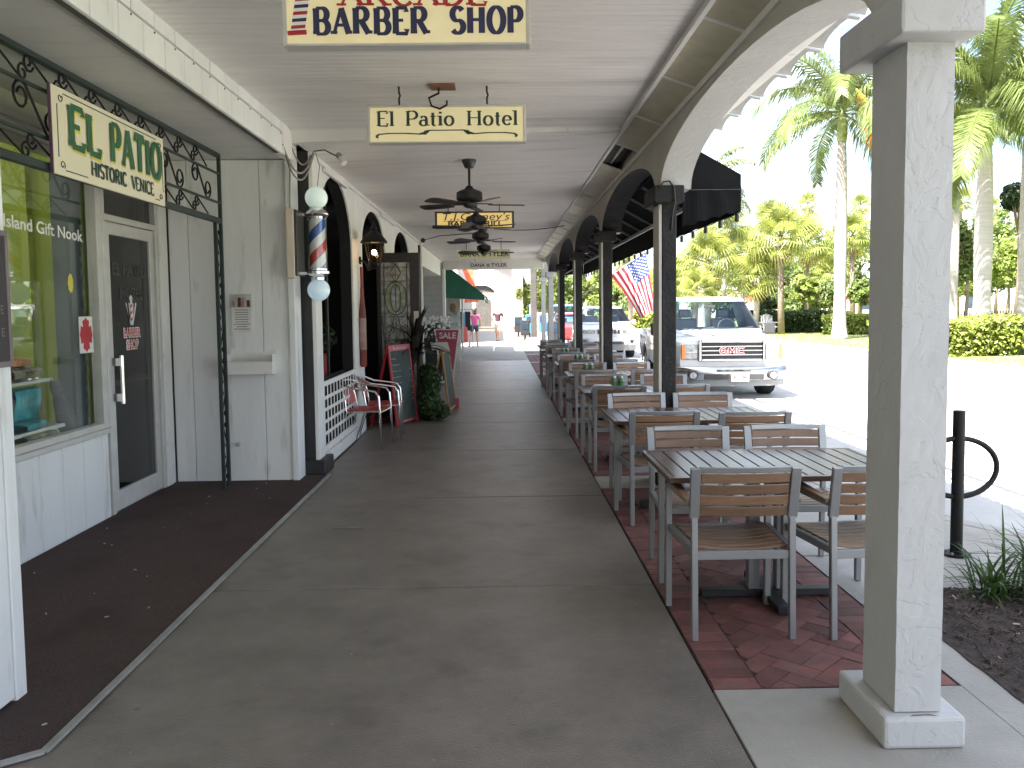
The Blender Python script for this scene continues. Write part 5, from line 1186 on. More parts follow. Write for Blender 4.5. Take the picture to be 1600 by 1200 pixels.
# condiment caddies and napkins
def make_caddy():
    t = thing('condiment_caddy', '', 'caddy', (0,0,0), 'green caddies on the dining tables')
    for s in (-1, 1):
        q = MB(); q.lathe([(0.032,0.004),(0.034,.05),(0.030,.09),(0.018,.10)],(s*.037,0,0),10); q.build('jar', 'caddy_green', t, smooth='auto'); q = MB(); q.lathe([(0.022,.1005),(0.022,.118),(0.006,.12)],(s*.037,0,0),10); q.build('lid', 'alu', t)
    q = MB()
    for z in (.006,.055): q.tube([(-.078,-.04,z),(.078,-.04,z),(.078,.04,z),(-.078,.04,z)],0.003,4,close=True)
    q.build('rack', 'chrome', t); return t
cd = make_caddy()
for i, (x, y) in enumerate(((1.22,8.70),(1.13,10.72),(1.20,12.80),(1.15,14.86))):
    c = cd if i == 0 else copy_tree(cd); c.location = (x, y, .743); c['label'] = 'small green condiment caddy standing on the '+ordn[2+i]
rl = MB(); rl.loft([[(1.02+u, 8.42+.035*cos(a)*k+.02*u, .745+.028*k+.030*sin(a)*k) for a in [2*pi*j/8 for j in range(8)]] for u, k in ((-.11,.5),(-.08,1),(.08,1),(.12,.6))])
tag(rl.build('rolled_napkin', 'napkin', None, smooth='auto', origin=(1.02,8.42,.745)), 'rolled cream napkin lying on the third table from the white pillar', 'napkin')

# ================================================================ CAFE CHAIRS, SIGN BOARDS, PLANTS ON THE LEFT
def make_cafe():
    t = thing('cafe_chair', '', 'chair', (0,0,0), 'red and aluminium cafe chairs')
    r = 0.0125; m = 'polished_alu'
    for s in (-1, 1):
        MB().tube([(s*.25,.25,0),(s*.245,.235,.45),(s*.24,.225,.60),(s*.24,.19,.655),(s*.24,.12,.67),(s*.24,-.10,.70),(s*.235,-.20,.745),(s*.18,-.255,.765),(0,-.27,.77)], r, 8).build('front_leg', m, t, smooth=True)
        MB().tube([(s*.235,-.30,0),(s*.215,-.16,.42),(s*.20,-.19,.60),(s*.185,-.245,.76)], r*.9, 8).build('rear_leg', m, t, smooth=True)
        MB().tube([(s*.235,.235,.43),(s*.215,-.16,.42)], r*.9, 8).build('side_rail', m, t)
    MB().tube([(-.24,.235,.42),(.24,.235,.42)], r*.8, 8).build('front_rail', m, t)
    for k in range(5):
        y = -.155+k*.08; MB().box(-.215,.215,y,y+.072,.435,.447).build('seat_slat', 'chair_red', t, bevel=0.003)
    q = MB(); n = 8; rings = []
    for i in range(n+1):
        u = -1+2*i/n; d = .03*(1-u*u); rings.append([(u*.185,-.178-d,.50),(u*.185,-.225-d,.71),(u*.185,-.213-d,.712),(u*.185,-.166-d,.502)])
    q.loft(rings); q.build('backrest', 'chair_red', t, bevel=0.003)
    return t
cf = make_cafe(); cf.location = (-1.585, 9.66, 0); cf.rotation_euler = (0,0,radians(-97)); cf['label'] = 'red and aluminium cafe chair nearest the white lattice railing'
c2 = copy_tree(cf); c2.location = (-1.49, 10.24, 0); c2.rotation_euler = (0,0,radians(-86)); c2['label'] = 'red and aluminium cafe chair behind the other, beside the red chalkboard'

def a_board(label, front0, front1, rear0, rear1, h, th, frame, panel, fw=0.05, rear=None, name='sandwich_board'):
    """front0/front1: ground corners of the front leaf (left, right), rear0/rear1: of the rear leaf; both meet at the top"""
    f0, f1, r0, r1 = [Vector((*p, 0)) for p in (front0, front1, rear0, rear1)]
    t0, t1 = (f0+r0)/2+Vector((0,0,h)), (f1+r1)/2+Vector((0,0,h))
    t0 = f0.lerp(r0, .3)+Vector((0,0,h)); t1 = f1.lerp(r1, .3)+Vector((0,0,h))
    c = (f0+f1+r0+r1)/4
    t = thing(name, label, 'sign board', c)
    for (a, b, ta, tb, nm) in ((f0,f1,t0,t1,'front_leaf'), (r0,r1,t0,t1,'rear_leaf')):
        ex = (b-a).normalized(); ey = (ta-a).normalized(); w = (b-a).length; hh = (ta-a).length; nn = ex.cross(ey)
        P = lambda u, v, d=0, a=a, ex=ex, ey=ey, nn=nn: a+ex*u+ey*v+nn*d
        q = MB()
        for (u0,u1,v0,v1) in ((0,fw,0,hh),(w-fw,w,0,hh),(fw+.001,w-fw-.001,hh-(fw*2.4 if nm == 'front_leaf' else fw),hh),(fw+.001,w-fw-.001,0.03,.03+fw*1.2)):
            vs = [P(u,v,d) for d in (-th/2,th/2) for u, v in ((u0,v0),(u1,v0),(u1,v1),(u0,v1))]
            q.add(vs, [(0,3,2,1),(4,5,6,7),(0,1,5,4),(1,2,6,5),(2,3,7,6),(3,0,4,7)])
        leaf = q.build(nm, frame, t, bevel=0.003)
        q = MB(); vs = [P(u,v,d) for d in (-th*.25,th*.15) for u, v in ((fw,.03+fw*1.2),(w-fw,.03+fw*1.2),(w-fw,hh-fw),(fw,hh-fw))]
        q.add(vs, [(0,3,2,1),(4,5,6,7),(0,1,5,4),(1,2,6,5),(2,3,7,6),(3,0,4,7)]); q.build('panel', panel if nm == 'front_leaf' else 'board_black', t)
        if nm == 'front_leaf': front = (P, w, hh, ex, ey, nn)
    return t, front
bd1, (P, w, hh, ex, ey, nn) = a_board('red framed chalkboard menu on the walk beside the cafe chairs', (-1.42,11.18), (-1.20,11.80), (-1.80,11.35), (-1.59,11.95), 1.10, 0.03, 'board_red', 'chalk_green', 0.035)
sg = 1 if nn.y < 0 else -1
text('lettering', 'Budweiser', 0.075, 'chalk', bd1, P(w/2, hh-.045, sg*.017), ex, ey, width=w*.62)
text('lettering', 'Budweiser', 0.03, 'chalk', bd1, P(w/2, .055, sg*.017), ex, ey, width=w*.4)
ck = MB(); rc = random.Random(3)
for i in range(8):
    v = hh-.19-i*.085; u = .05
    u1 = u+rc.uniform(.10,.26)
    while u < u1:
        ck.bar(P(u,v,sg*.0075), P(u+.010,v+rc.uniform(-.008,.010),sg*.0075), 0.0015, 0.007, nn); u += .013
    if i > 1:
        u = w-.085
        while u < w-.045: ck.bar(P(u,v+.01,sg*.0075), P(u+.009,v+.01+rc.uniform(-.008,.008),sg*.0075), 0.0015, 0.007, nn); u += .012
ck.build('chalk_writing', 'chalk', bd1)
bd2, (P, w, hh, ex, ey, nn) = a_board('black sandwich board with wooden edges and paper flyer on top, seen from its side', (-0.80,12.62), (-0.735,13.3), (-1.16,12.68), (-1.10,13.36), 0.98, 0.028, 'wood_oak', 'chalk_green', 0.03)
fly = MB(); fly.add([(-1.07,12.62,1.085),(-.81,12.60,1.085),(-.78,12.64,.965),(-1.05,12.66,.965),(-1.07,12.63,1.085),(-.81,12.61,1.085),(-.78,12.65,.965),(-1.05,12.67,.965)],[(0,1,2,3),(7,6,5,4),(0,4,5,1),(1,5,6,2),(2,6,7,3),(3,7,4,0)]); fly.build('flyer', 'paper', bd2)
ft = MB(); ft.box(-.77,-.68,13.22,13.28,0,.16); ft.build('foot', 'sale_pink', bd2)
bd3 = thing('sale_sign', 'pink SALE sign board narrowing downward in a white frame', 'sign board', (-1.1, 16.5, 0))
P3 = [(-1.33,1.16),(-.86,1.16),(-.985,.35),(-1.20,.35)]
q = MB(); q.prism(P3, lambda u, v, w: (u, 16.98+w, v), 0, 0.03); q.build('panel', 'sale_pink', bd3)
q = MB(); q.bar((-.848,16.99,1.17),(-.99,16.99,.10),0.022,0.04,(0,1,0)); q.bar((-1.345,16.99,1.17),(-1.205,16.99,.10),0.022,0.04,(0,1,0)); q.bar((-.85,17.3,1.10),(-.85,17.6,0),0.02,.03); q.bar((-1.33,17.3,1.10),(-1.33,17.6,0),0.02,.03); q.bar((-1.25,16.99,.10),(-.95,16.99,.10),.04,.04); q.bar((-1.34,17.0,1.165),(-.85,17.0,1.165),0.03,0.02); q.build('frame', 'white_trim', bd3)
text('lettering', 'SALE', 0.17, 'sign_white', bd3, (-1.085, 16.978, 1.04), (1,0,0), (0,0,1), bold=0.004, width=0.34)

# plants
def blade_leaf(mb, base, az, L, w, el, droop, n=6, twist=0.0):
    vs = []; p = Vector(base); a = el
    d = Vector((cos(az), sin(az), 0)); side = Vector((-sin(az), cos(az), 0))
    for i in range(n+1):
        t = i/n; ww = w*(0.35+1.3*t if t < .35 else (1-t)/.65*0.8+.0)*0.75 if True else w
        ww = w*min(1, .35+2*t)*(1-t**3)*.5+.0008
        up = Vector((0,0,1))*0.25*ww
        vs += [p+side*ww+up, p, p-side*ww+up]
        p = p+(d*cos(a)+Vector((0,0,1))*sin(a))*(L/n); a -= droop/n
    o = []
    for i in range(n): o += [(3*i,3*i+1,3*i+4,3*i+3),(3*i+1,3*i+2,3*i+5,3*i+4)]
    mb.add(vs, o)
r2 = random.Random(11)
dr_ = thing('dracaena', 'tall dark spiky leaved potted plant beside the leaded glass door', 'plant', (-1.42, 11.95, 0))
for i in range(44):
    q = MB(); z = .72+.42*r2.random(); el = r2.uniform(-.1,1.4); blade_leaf(q, (-1.24+r2.uniform(-.03,.03),12.03+r2.uniform(-.03,.03),z), r2.uniform(0,6.28), r2.uniform(.45,.75), .085, el, r2.uniform(.3,1.5) if el < 1.1 else .3); q.build('leaf', 'dracaena', dr_, recalc=False)
MB().tube([(-1.24,12.03,.3),(-1.25,12.03,.7),(-1.24,12.03,1.15)],[.03,.025,.02],7).build('stem', 'bark', dr_)
MB().lathe([(0.13,0),(0.16,.30),(0.17,.32),(0.15,.33)],(-1.24,12.0,0),14).build('pot', 'pot_black', dr_)
def leafy(mb, c, r, n, size, rr, flat=0.0, shell=0.35):
    for i in range(n):
        while True:
            p = Vector((rr.uniform(-1,1), rr.uniform(-1,1), rr.uniform(-1,1)))
            if shell < p.length < 1: break
        q = Vector((c[0]+p.x*r[0], c[1]+p.y*r[1], c[2]+p.z*r[2]))
        nrm = (p+Vector((rr.uniform(-1,1), rr.uniform(-1,1), rr.uniform(-.4,1.2)))*.9).normalized()
        a = nrm.orthogonal().normalized(); a.rotate(Matrix.Rotation(rr.uniform(0,6.28),3,nrm)); b = nrm.cross(a); s = size*rr.uniform(.6,1.3)
        mb.add([q-a*s, q-b*s*.45+nrm*s*.12, q+a*s, q+b*s*.45+nrm*s*.12], [(0,1,2),(0,2,3)])
sb_ = thing('leafy_shrub', 'low leafy green potted shrub between the two sandwich boards', 'plant', (-1.05, 11.9, 0))
q = MB()
for c, r in (((-1.04,11.85,.30),(.17,.22,.30)),((-1.02,12.0,.52),(.16,.22,.25)),((-.94,11.85,.14),(.20,.26,.14)),((-1.06,12.05,.62),(.13,.2,.2))): leafy(q, c, r, 420, .042, r2)
q.build('foliage', 'shrub_leaf', sb_, recalc=False); MB().lathe([(0.1,0),(0.13,.2),(0.12,.21)],(-1.02,11.9,0),12).build('pot', 'pot_black', sb_)
vp = thing('window_plant', 'leafy plant in a red pot on the ledge inside the black arch', 'plant', (-2.15, 9.75, .75))
q = MB(); leafy(q, (-2.14,9.75,1.27), (.22,.26,.2), 260, .05, r2); q.build('foliage', 'dark_leaf', vp, recalc=False); MB().lathe([(0.09,0),(0.135,.30),(0.14,.32),(0.12,.33)],(-2.14,9.75,.752),14).build('pot', 'pot_red', vp, smooth='auto')
wf_ = thing('white_flower_planter', 'dark planter of white flowers by the black post behind the sale sign', 'planter', (-1.5, 18.3, 0))
q = MB(); leafy(q, (-1.42,18.2,1.12), (.3,.3,.2), 160, .06, r2); q.build('foliage', 'dark_leaf', wf_, recalc=False)
q = MB()
for i in range(90):
    a = r2.uniform(0,6.28); q.sphere((-1.42+r2.uniform(-.3,.3), 18.15+r2.uniform(-.3,.3), 1.2+r2.uniform(-.08,.22)), .035, 5, 3)
q.build('blossom', 'ball_white', wf_); MB().lathe([(0.2,0),(0.26,.9),(0.27,.95),(0.24,.96)],(-1.42,18.2,0),14).build('pot', 'pot_black', wf_)

# ================================================================ VEHICLES
def boolean_cut(me, cutters):
    a = bpy.data.objects.new('cut_body', me); COL.objects.link(a); obs = [a]
    for c in cutters:
        b = bpy.data.objects.new('cutter', c.mesh('cutter')); COL.objects.link(b); obs.append(b)
        m = a.modifiers.new('b', 'BOOLEAN'); m.object = b; m.operation = 'DIFFERENCE'; m.solver = 'EXACT'
    dg = bpy.context.evaluated_depsgraph_get(); ev = a.evaluated_get(dg)
    out = bpy.data.meshes.new_from_object(ev)
    for o in obs: bpy.data.objects.remove(o)
    return out
def vehicle(name, label, cat, loc, rz, paint, st, cab, wheels, trim_z=0.36, bed=None):
    t = thing(name, label, cat, (0,0,0), 'vehicles parked along the kerb')
    rings = []
    for (y, hw, zb, zs, zt, ed) in st:
        half = [(hw*.90,zb),(hw*.975,zb+.07),(hw,zb+(zs-zb)*.45),(hw*.992,zs-.06),(hw*.965,zs),(hw*ed,zt-.02),(hw*ed*.55,zt-.004),(0,zt)]
        rings.append([(-x,y,z) for x, z in half]+[(x,y,z) for x, z in half[-2::-1]])
    me = MB().loft(rings).mesh('body', smooth=False)
    cut = []
    for (wy, r, hx, w) in wheels:
        c = MB(); c.tube([(-1.4,wy,r),(1.4,wy,r)], r+.075, 28); cut.append(c)
    # cut only the outer skin: two short drums each side
    cut = []
    for (wy, r, hx, w) in wheels:
        for s in (-1, 1):
            c = MB(); c.tube([(s*(hx-.32),wy,r),(s*(hx+.3),wy,r)], r+.075, 28); cut.append(c)
    me = boolean_cut(me, cut); me.materials.clear(); me.materials.append(MT[paint])
    for p in me.polygons: p.use_smooth = True; p.material_index = 0
    try: me.set_sharp_from_angle(angle=radians(38))
    except Exception: pass
    body = link('body', me, t)
    # cabin
    (bw, by0, by1, bz), (tw, ty0, ty1, tz), bow = cab
    def ring(w, y0, y1, z, k=1.0):
        F = [(w*u, y0+bow*u*u*k, z) for u in (-1,-.8,-.5,-.2,.2,.5,.8,1)]
        B = [(w*u, y1-.05*u*u, z) for u in (1,.6,0,-.6,-1)]
        return F+B
    lv = lambda t_: (bw+(tw-bw)*t_, by0+(ty0-by0)*t_, by1+(ty1-by1)*t_, bz+(tz-bz)*t_)
    def shell(shrink, name, m, par):
        Rg = []
        for t_ in (0,.08,.5,.90,.97):
            w, y0, y1, z = lv(t_); Rg.append(ring(w-shrink, y0+shrink, y1-shrink, z))
        Rg += [ring(tw-.03-shrink,ty0+.06,ty1-.05,tz-.005-shrink*.5), ring(tw*.75,ty0+.35,ty1-.3,tz+.035-shrink)]
        q = MB(); q.loft(Rg, True); nr = 13; fs = []
        front = set(range(0, 7)); rear = set(range(8, 12))
        for fi, f in enumerate(q.f):
            if fi < (len(Rg)-1)*nr:
                lvl, k = divmod(fi, nr)
                if lvl in (1, 2) and (k in range(0, 7) or k in (8, 9, 10, 11)): continue
            elif fi == (len(Rg)-1)*nr: continue
            fs.append(f)
        q.f = fs; return q.build(name, m, par, smooth='auto', recalc=(shrink == 0))
    cabo = shell(0, 'cab', paint, t); shell(.035, 'cab_lining', 'car_trim', cabo)
    w, y0, y1, z = lv(0)
    it = MB(); it.box(-w+.06, w-.06, y0+.14, y0+.55, z-.05, z+.07); it.build('dashboard', 'car_trim', cabo, bevel=.03)
    bx('cabin_floor', 'car_trim', -w+.06, w-.06, y0+.56, y1-.1, z-.02, z+.03, cabo)
    for s in (-1, 1):
        it = MB(); it.box(s*.40-.25, s*.40+.25, y0+1.12, y0+1.26, z-.05, z+.26); it.box(s*.40-.13, s*.40+.13, y0+1.15, y0+1.24, z+.27, z+.45); it.build('seat', 'plastic_grey', cabo, bevel=.03)
    sw = MB(); sw.tube([(.38+.18*cos(2*pi*i/20), y0+.66+.05*sin(2*pi*i/20), z+.07+.17*sin(2*pi*i/20)) for i in range(20)], .016, 6, close=True); sw.build('steering_wheel', 'car_trim', cabo)
    rw = MB(); vs = []
    for t_ in (.08,.90):
        w, y0, y1, z = lv(t_)
        for u in (1,.6,0,-.6,-1): vs.append((w*u*.97, y1-.05*u*u+.004, z))
    rw.add(vs, [(i, i+1, 6+i, 5+i) for i in range(4)]); rw.build('rear_window', 'auto_glass', t)
    ws = MB(); n = 10; vs = []
    for j in range(5):
        t_ = .06+.86*j/4; w, y0, y1, z = lv(t_)
        for i in range(n+1):
            u = (-1+2*i/n)*.99; vs.append((w*u, y0+bow*u*u-.006, z+.004))
    ws.add(vs, [(j*(n+1)+i, j*(n+1)+i+1, (j+1)*(n+1)+i+1, (j+1)*(n+1)+i) for j in range(4) for i in range(n)])
    ws.build('windshield', 'auto_glass', t, smooth=True)
    for s in (-1, 1):
        for (f0, f1) in ((.10,.44),(.48,.78)):
            vs = []
            for t_ in (.08,.88):
                w, y0, y1, z = lv(t_)
                for f in (f0, f1): vs.append((s*(w+.006), y0+bow+(y1-y0-bow)*f, z))
            MB().add(vs, [(0,1,3,2)]).build('side_window', 'car_glass', t)
    for (wy, r, hx, w) in wheels:
        for s in (-1, 1):
            wh = MB(); prof = [(r*.62,-w/2),(r*.93,-w/2),(r,-w/2+.035),(r,w/2-.035),(r*.93,w/2),(r*.62,w/2)]
            wh.lathe(prof, (0,0,0), 28); M = Matrix.Translation((s*(hx-w/2-.015),wy,r)) @ Matrix.Rotation(pi/2, 4, 'Y'); wh.v = [tuple(M @ Vector(p)) for p in wh.v]
            wo = wh.build('wheel', 'tyre', t, smooth='auto')
            rm = MB(); rm.lathe([(r*.62,.0),(r*.60,.02),(r*.5,.0),(r*.18,.015),(r*.12,.03),(0.001,.03)], (0,0,w/2-.02), 20, cap=False)
            for k in range(6): rm.bar((r*.15*cos(k*pi/3),r*.15*sin(k*pi/3),w/2+.005),(r*.58*cos(k*pi/3),r*.58*sin(k*pi/3),w/2),.05,.02)
            if s < 0: rm.v = [(a,b,-c) for a, b, c in rm.v]
            rm.v = [tuple(M @ Vector(p)) for p in rm.v]; rm.build('rim', 'alu', wo, smooth='auto')
            arch = MB(); pts = [(s*(hx-.0), wy+(r+.075)*cos(a), r+(r+.075)*sin(a)) for a in [pi*i/14 for i in range(15)]]; arch.tube(pts, .018, 6); arch.build('arch_lip', paint, t)
    return t, body
def place(t, loc, rz): t.location = loc; t.rotation_euler = (0,0,rz)

# --- pickup
tk, tb_ = vehicle('pickup_truck', 'white pickup truck with chrome GMC grille parked facing us beside the tables', 'pickup truck', None, 0, 'car_white',
    [(0.02,.93,.42,.98,1.03,.80),(0.10,.985,.40,1.02,1.10,.84),(.5,1.0,.40,1.05,1.145,.86),(1.0,1.005,.40,1.07,1.175,.87),(1.45,1.005,.40,1.09,1.20,.88),(3.35,1.005,.40,1.11,1.21,.9),(3.50,1.005,.42,1.13,1.20,.97),(5.55,1.0,.45,1.15,1.20,.97),(5.72,.98,.50,1.12,1.18,.96)],
    ((.955,1.42,3.42,1.19),(.74,2.20,3.30,1.865),.10), [(.98,.40,1.0,.27),(4.45,.40,1.0,.27)])
gr = MB()
for a in ((-.60,-.55,.70,1.09),(.55,.60,.70,1.09),(-.549,.549,1.035,1.09),(-.549,.549,.70,.745)): gr.box(a[0],a[1],-.045,.06,a[2],a[3])
grille = gr.build('grille', 'car_chrome', tk, bevel=0.012, seg=2)
bx('grille_back', 'car_trim', -.55, .55, -.005, .05, .745, 1.035, grille)
for z in (.815,.892,.968): bx('grille_bar', 'car_chrome', -.548, .548, -.035, -.004, z-.013, z+.013, grille, bevel=0.006)
lb_ = MB()
for i_, ch_ in enumerate('GMC'):
    for th_, nm_, m__, dd in ((.42,'badge_back','car_chrome',.0385),(.24,'badge','fire_red',.043)):
        q = MB(); lettering(q, ch_, -.235+i_*.157, .835, .115, on_y(0, -dd, 0), th_, th_*.85, 0, width=.16); q.build(nm_, m__, grille, recalc=False)
for s in (-1, 1):
    h = MB(); x0, x1 = sorted((s*.615, s*.91)); h.box(x0,x1,-.02,.20,.73,1.01); ho = h.build('headlight', 'lamp_clear', tk, bevel=0.02, seg=2)
    x0, x1 = sorted((s*.83, s*.915)); bx('turn_lamp', 'lamp_amber', x0, x1, -.0245, .21, .735, 1.005, ho, bevel=0.012)
    bx('lamp_divider', 'car_chrome', min(s*.63,s*.83), max(s*.63,s*.83), -.026, .0, .865, .875, ho)
    m = MB(); m.box(min(s*1.04,s*1.24),max(s*1.04,s*1.24),1.62,1.72,1.13,1.38); mo = m.build('mirror', 'car_trim', tk, bevel=0.03, seg=2); MB().bar((s*.95,1.66,1.17),(s*1.06,1.66,1.17),.05,.06).build('mirror_arm', 'car_trim', mo)
    for yy in (2.05, 3.45): bx('door_seam', 'car_trim', min(s*1.0062,s*1.0075), max(s*1.0062,s*1.0075), yy, yy+.008, .46, 1.10, tk)
    bx('door_handle', 'car_chrome', min(s*1.004,s*1.035), max(s*1.004,s*1.035), 2.85, 3.03, .98, 1.01, tk, bevel=0.008)
bp_ = MB(); n = 14; rings = []
for i in range(n+1):
    u = -1+2*i/n; x = u*1.0; y = -.13+.16*u**4; zl = .37
    rings.append([(x,y+.02,.60),(x,y-.005,.575),(x,y-.015,.50),(x,y,.37),(x,y+.16,.37),(x,y+.16,.60)])
bump = bp_.loft(rings).build('bumper', 'car_chrome', tk, smooth='auto')
bx('air_slot', 'car_trim', -.30, .32, -.152, -.10, .515, .55, bump, bevel=0.01); bx('air_intake', 'car_trim', -.52, .55, -.153, -.09, .375, .475, bump, bevel=0.01)
va = MB(); rings = []
for i in range(n+1):
    u = -1+2*i/n; x = u*.97; y = -.10+.16*u**4; rings.append([(x,y,.368),(x,y+.01,.25),(x,y+.2,.25),(x,y+.2,.368)])
va.loft(rings).build('valance', 'plastic_grey', tk)
for s in (-1, 1):
    q = MB(); q.cyl((s*.72,-.165,.45),(s*.72,-.06,.45),.085,n=18); fo = q.build('fog_lamp', 'car_trim', bump, smooth='auto'); 
    q = MB(); q.cyl((s*.72,-.172,.45),(s*.72,-.166,.45),.062,n=18); q.build('fog_lens', 'lamp_clear', bump, smooth='auto')
pl_ = bx('licence_plate', 'plate', -.04, .28, -.168, -.155, .335, .495, bump, bevel=0.006)
q = MB(); q.bar((.0,-.1695,.415),(.08,-.1695,.415),.001,.05,(0,0,1)); q.bar((.16,-.1695,.415),(.24,-.1695,.415),.001,.05,(0,0,1)); q.bar((.05,-.1695,.47),(.19,-.1695,.47),.001,.02,(0,0,1)); q.build('plate_print', 'paper_pink', bump)
for x0, x1 in ((-.75,-.02),(.05,.75)):
    MB().tube([(x0,1.40,1.235),((x0+x1)/2,1.36,1.25),(x1,1.43,1.285)],.010,5).build('wiper', 'car_trim', tk)
q = MB(); q.prism([(-.05,1.40),(.09,1.40),(.02,1.58)], lambda u, v, w: (u, 1.78+w, v), 0, .01)
rm_ = MB(); rm_.box(-.11,.11,1.975,1.99,1.66,1.73); rm_.build('rear_mirror', 'car_trim', tk)
place(tk, (4.20, 15.08, -.12), radians(-2.6))

# --- white SUV
jp, jb = vehicle('white_suv', 'white SUV with seven slot grille parked behind the pickup', 'suv', None, 0, 'car_white',
    [(0.03,.86,.48,.94,.98,.80),(.12,.93,.42,1.0,1.06,.84),(.6,.955,.40,1.04,1.12,.86),(1.3,.96,.40,1.07,1.16,.87),(3.2,.96,.40,1.10,1.18,.9),(4.55,.95,.42,1.10,1.17,.9),(4.78,.90,.5,1.05,1.12,.88)],
    ((.915,1.25,4.70,1.15),(.66,2.05,4.35,1.72),.12), [(.92,.385,.955,.25),(3.8,.385,.955,.25)])
for k in range(7):
    x = -.33+k*.11; bx('grille_slot', 'car_trim', x-.037, x+.037, -.035, .05, .83, .97, jp, bevel=0.008)
for s in (-1, 1):
    q = MB(); x0, x1 = sorted((s*.45, s*.84)); q.box(x0,x1,-.015,.2,.84,.97); q.build('headlight', 'lamp_clear', jp, bevel=0.02, seg=2)
    q = MB(); q.prism([(s*.70,.60),(s*.84,.63),(s*.80,.52),(s*.76,.50)], lambda u, v, w: (u, -.06+w, v), 0, .06); q.build('fog_lamp', 'car_trim', jp)
    q = MB(); q.box(min(s*.97,s*1.12),max(s*.97,s*1.12),1.55,1.64,1.12,1.26); q.build('mirror', 'car_white', jp, bevel=0.03)
q = MB(); rings = []
for i in range(n+1):
    u = -1+2*i/n; x = u*.92; y = -.09+.14*u**4; rings.append([(x,y,.70),(x,y-.01,.55),(x,y+.02,.46),(x,y+.2,.46),(x,y+.2,.70)])
q.loft(rings).build('bumper', 'car_white', jp, smooth='auto')
q = MB(); rings = []
for i in range(n+1):
    u = -1+2*i/n; x = u*.92; y = -.075+.14*u**4; rings.append([(x,y,.458),(x,y+.04,.27),(x,y+.2,.27),(x,y+.2,.458)])
q.loft(rings).build('lower_bumper', 'plastic_grey', jp, smooth='auto')
bx('air_intake', 'car_trim', -.5, .5, -.103, -.05, .47, .58, jp, bevel=0.012)
place(jp, (3.58, 27.55, -.12), radians(-1.5))
# --- cars beyond
rc_, _ = vehicle('red_car', 'red car parked behind the white SUV, glimpsed between the dark columns', 'car', None, 0, 'car_red',
    [(0.03,.80,.45,.80,.84,.80),(.15,.87,.35,.86,.92,.84),(.9,.90,.32,.92,.98,.87),(3.4,.90,.32,.95,1.02,.9),(4.2,.85,.4,.92,.98,.88)],
    ((.84,1.0,3.9,.98),(.60,1.75,3.3,1.45),.12), [(.8,.32,.9,.2),(3.3,.32,.9,.2)])
place(rc_, (3.15, 36.0, -.12), radians(-1))
bc_, _ = vehicle('blue_suv', 'dark blue SUV parked far along the kerb beyond the red car', 'suv', None, 0, 'car_blue',
    [(0.03,.86,.48,.94,.98,.80),(.12,.93,.42,1.0,1.06,.84),(1.3,.96,.40,1.07,1.16,.87),(4.55,.95,.42,1.10,1.17,.9)],
    ((.915,1.25,4.5,1.15),(.66,2.05,4.2,1.86),.12), [(.92,.385,.955,.25),(3.7,.385,.955,.25)])
place(bc_, (3.5, 43.5, -.12), radians(-1))

# ================================================================ FLAG
fg = thing('flag', 'stars and stripes flag hanging from an angled pole below the black awning', 'flag', (2.9, 20.4, 2.3))
MB().tube([(1.66,20.4,1.66),(3.72,20.4,3.04)],0.014,8).build('pole', 'alu', fg); MB().sphere((3.74,20.4,3.055),.03,8,6).build('finial', 'alu', fg)
A, B, Cc, Dd = Vector((2.70,0,2.36)), Vector((3.56,0,2.92)), Vector((3.43,0,1.30)), Vector((3.80,0,1.50))
def fp(u, v, off=0.0):
    p = A.lerp(B, u).lerp(Cc.lerp(Dd, u), v**1.05)
    p.x += .05*sin(pi*v)*1.0*(1-u); return (p.x, 20.4+.10*v*sin(u*9+1.5*v)+off, p.z-.02*sin(u*pi)*(1-v))
nv = 18
for k in range(13):
    u0, u1 = k/13, (k+1)/13; vs = []; v0 = 0.0
    if k >= 6: v0 = 0.40
    for j in range(nv+1):
        v = v0+(1-v0)*j/nv; vs += [fp(u0, v), fp((u0+u1)/2, v), fp(u1, v)]
    MB().add(vs, [(3*j+q, 3*j+q+1, 3*j+q+4, 3*j+q+3) for j in range(nv) for q in (0, 1)]).build('stripe', 'flag_red' if k % 2 == 0 else 'flag_white', fg, smooth=True, recalc=False)
vs = []; m_ = 12
for j in range(9):
    for i in range(m_+1): vs.append(fp(6/13+(7/13)*i/m_, .40*j/8))
MB().add(vs, [(j*(m_+1)+i, j*(m_+1)+i+1, (j+1)*(m_+1)+i+1, (j+1)*(m_+1)+i) for j in range(8) for i in range(m_)]).build('canton', 'flag_blue', fg, smooth=True, recalc=False)
sm = MB()
for r_ in range(9):
    for c_ in range(6 if r_ % 2 == 0 else 5):
        u = 6/13+(7/13)*(.09+r_*.102); v = .40*(.10+(c_+(.5 if r_ % 2 else 0))*.16)
        c0 = Vector(fp(u, v)); 
        for off in (-.008, .008):
            P = [(c0.x+(.026 if i % 2 == 0 else .011)*sin(i*pi/5), c0.y+off, c0.z+(.026 if i % 2 == 0 else .011)*cos(i*pi/5)) for i in range(10)]
            sm.add(P, [tuple(range(10))])
sm.build('stars', 'flag_white', fg, recalc=False)

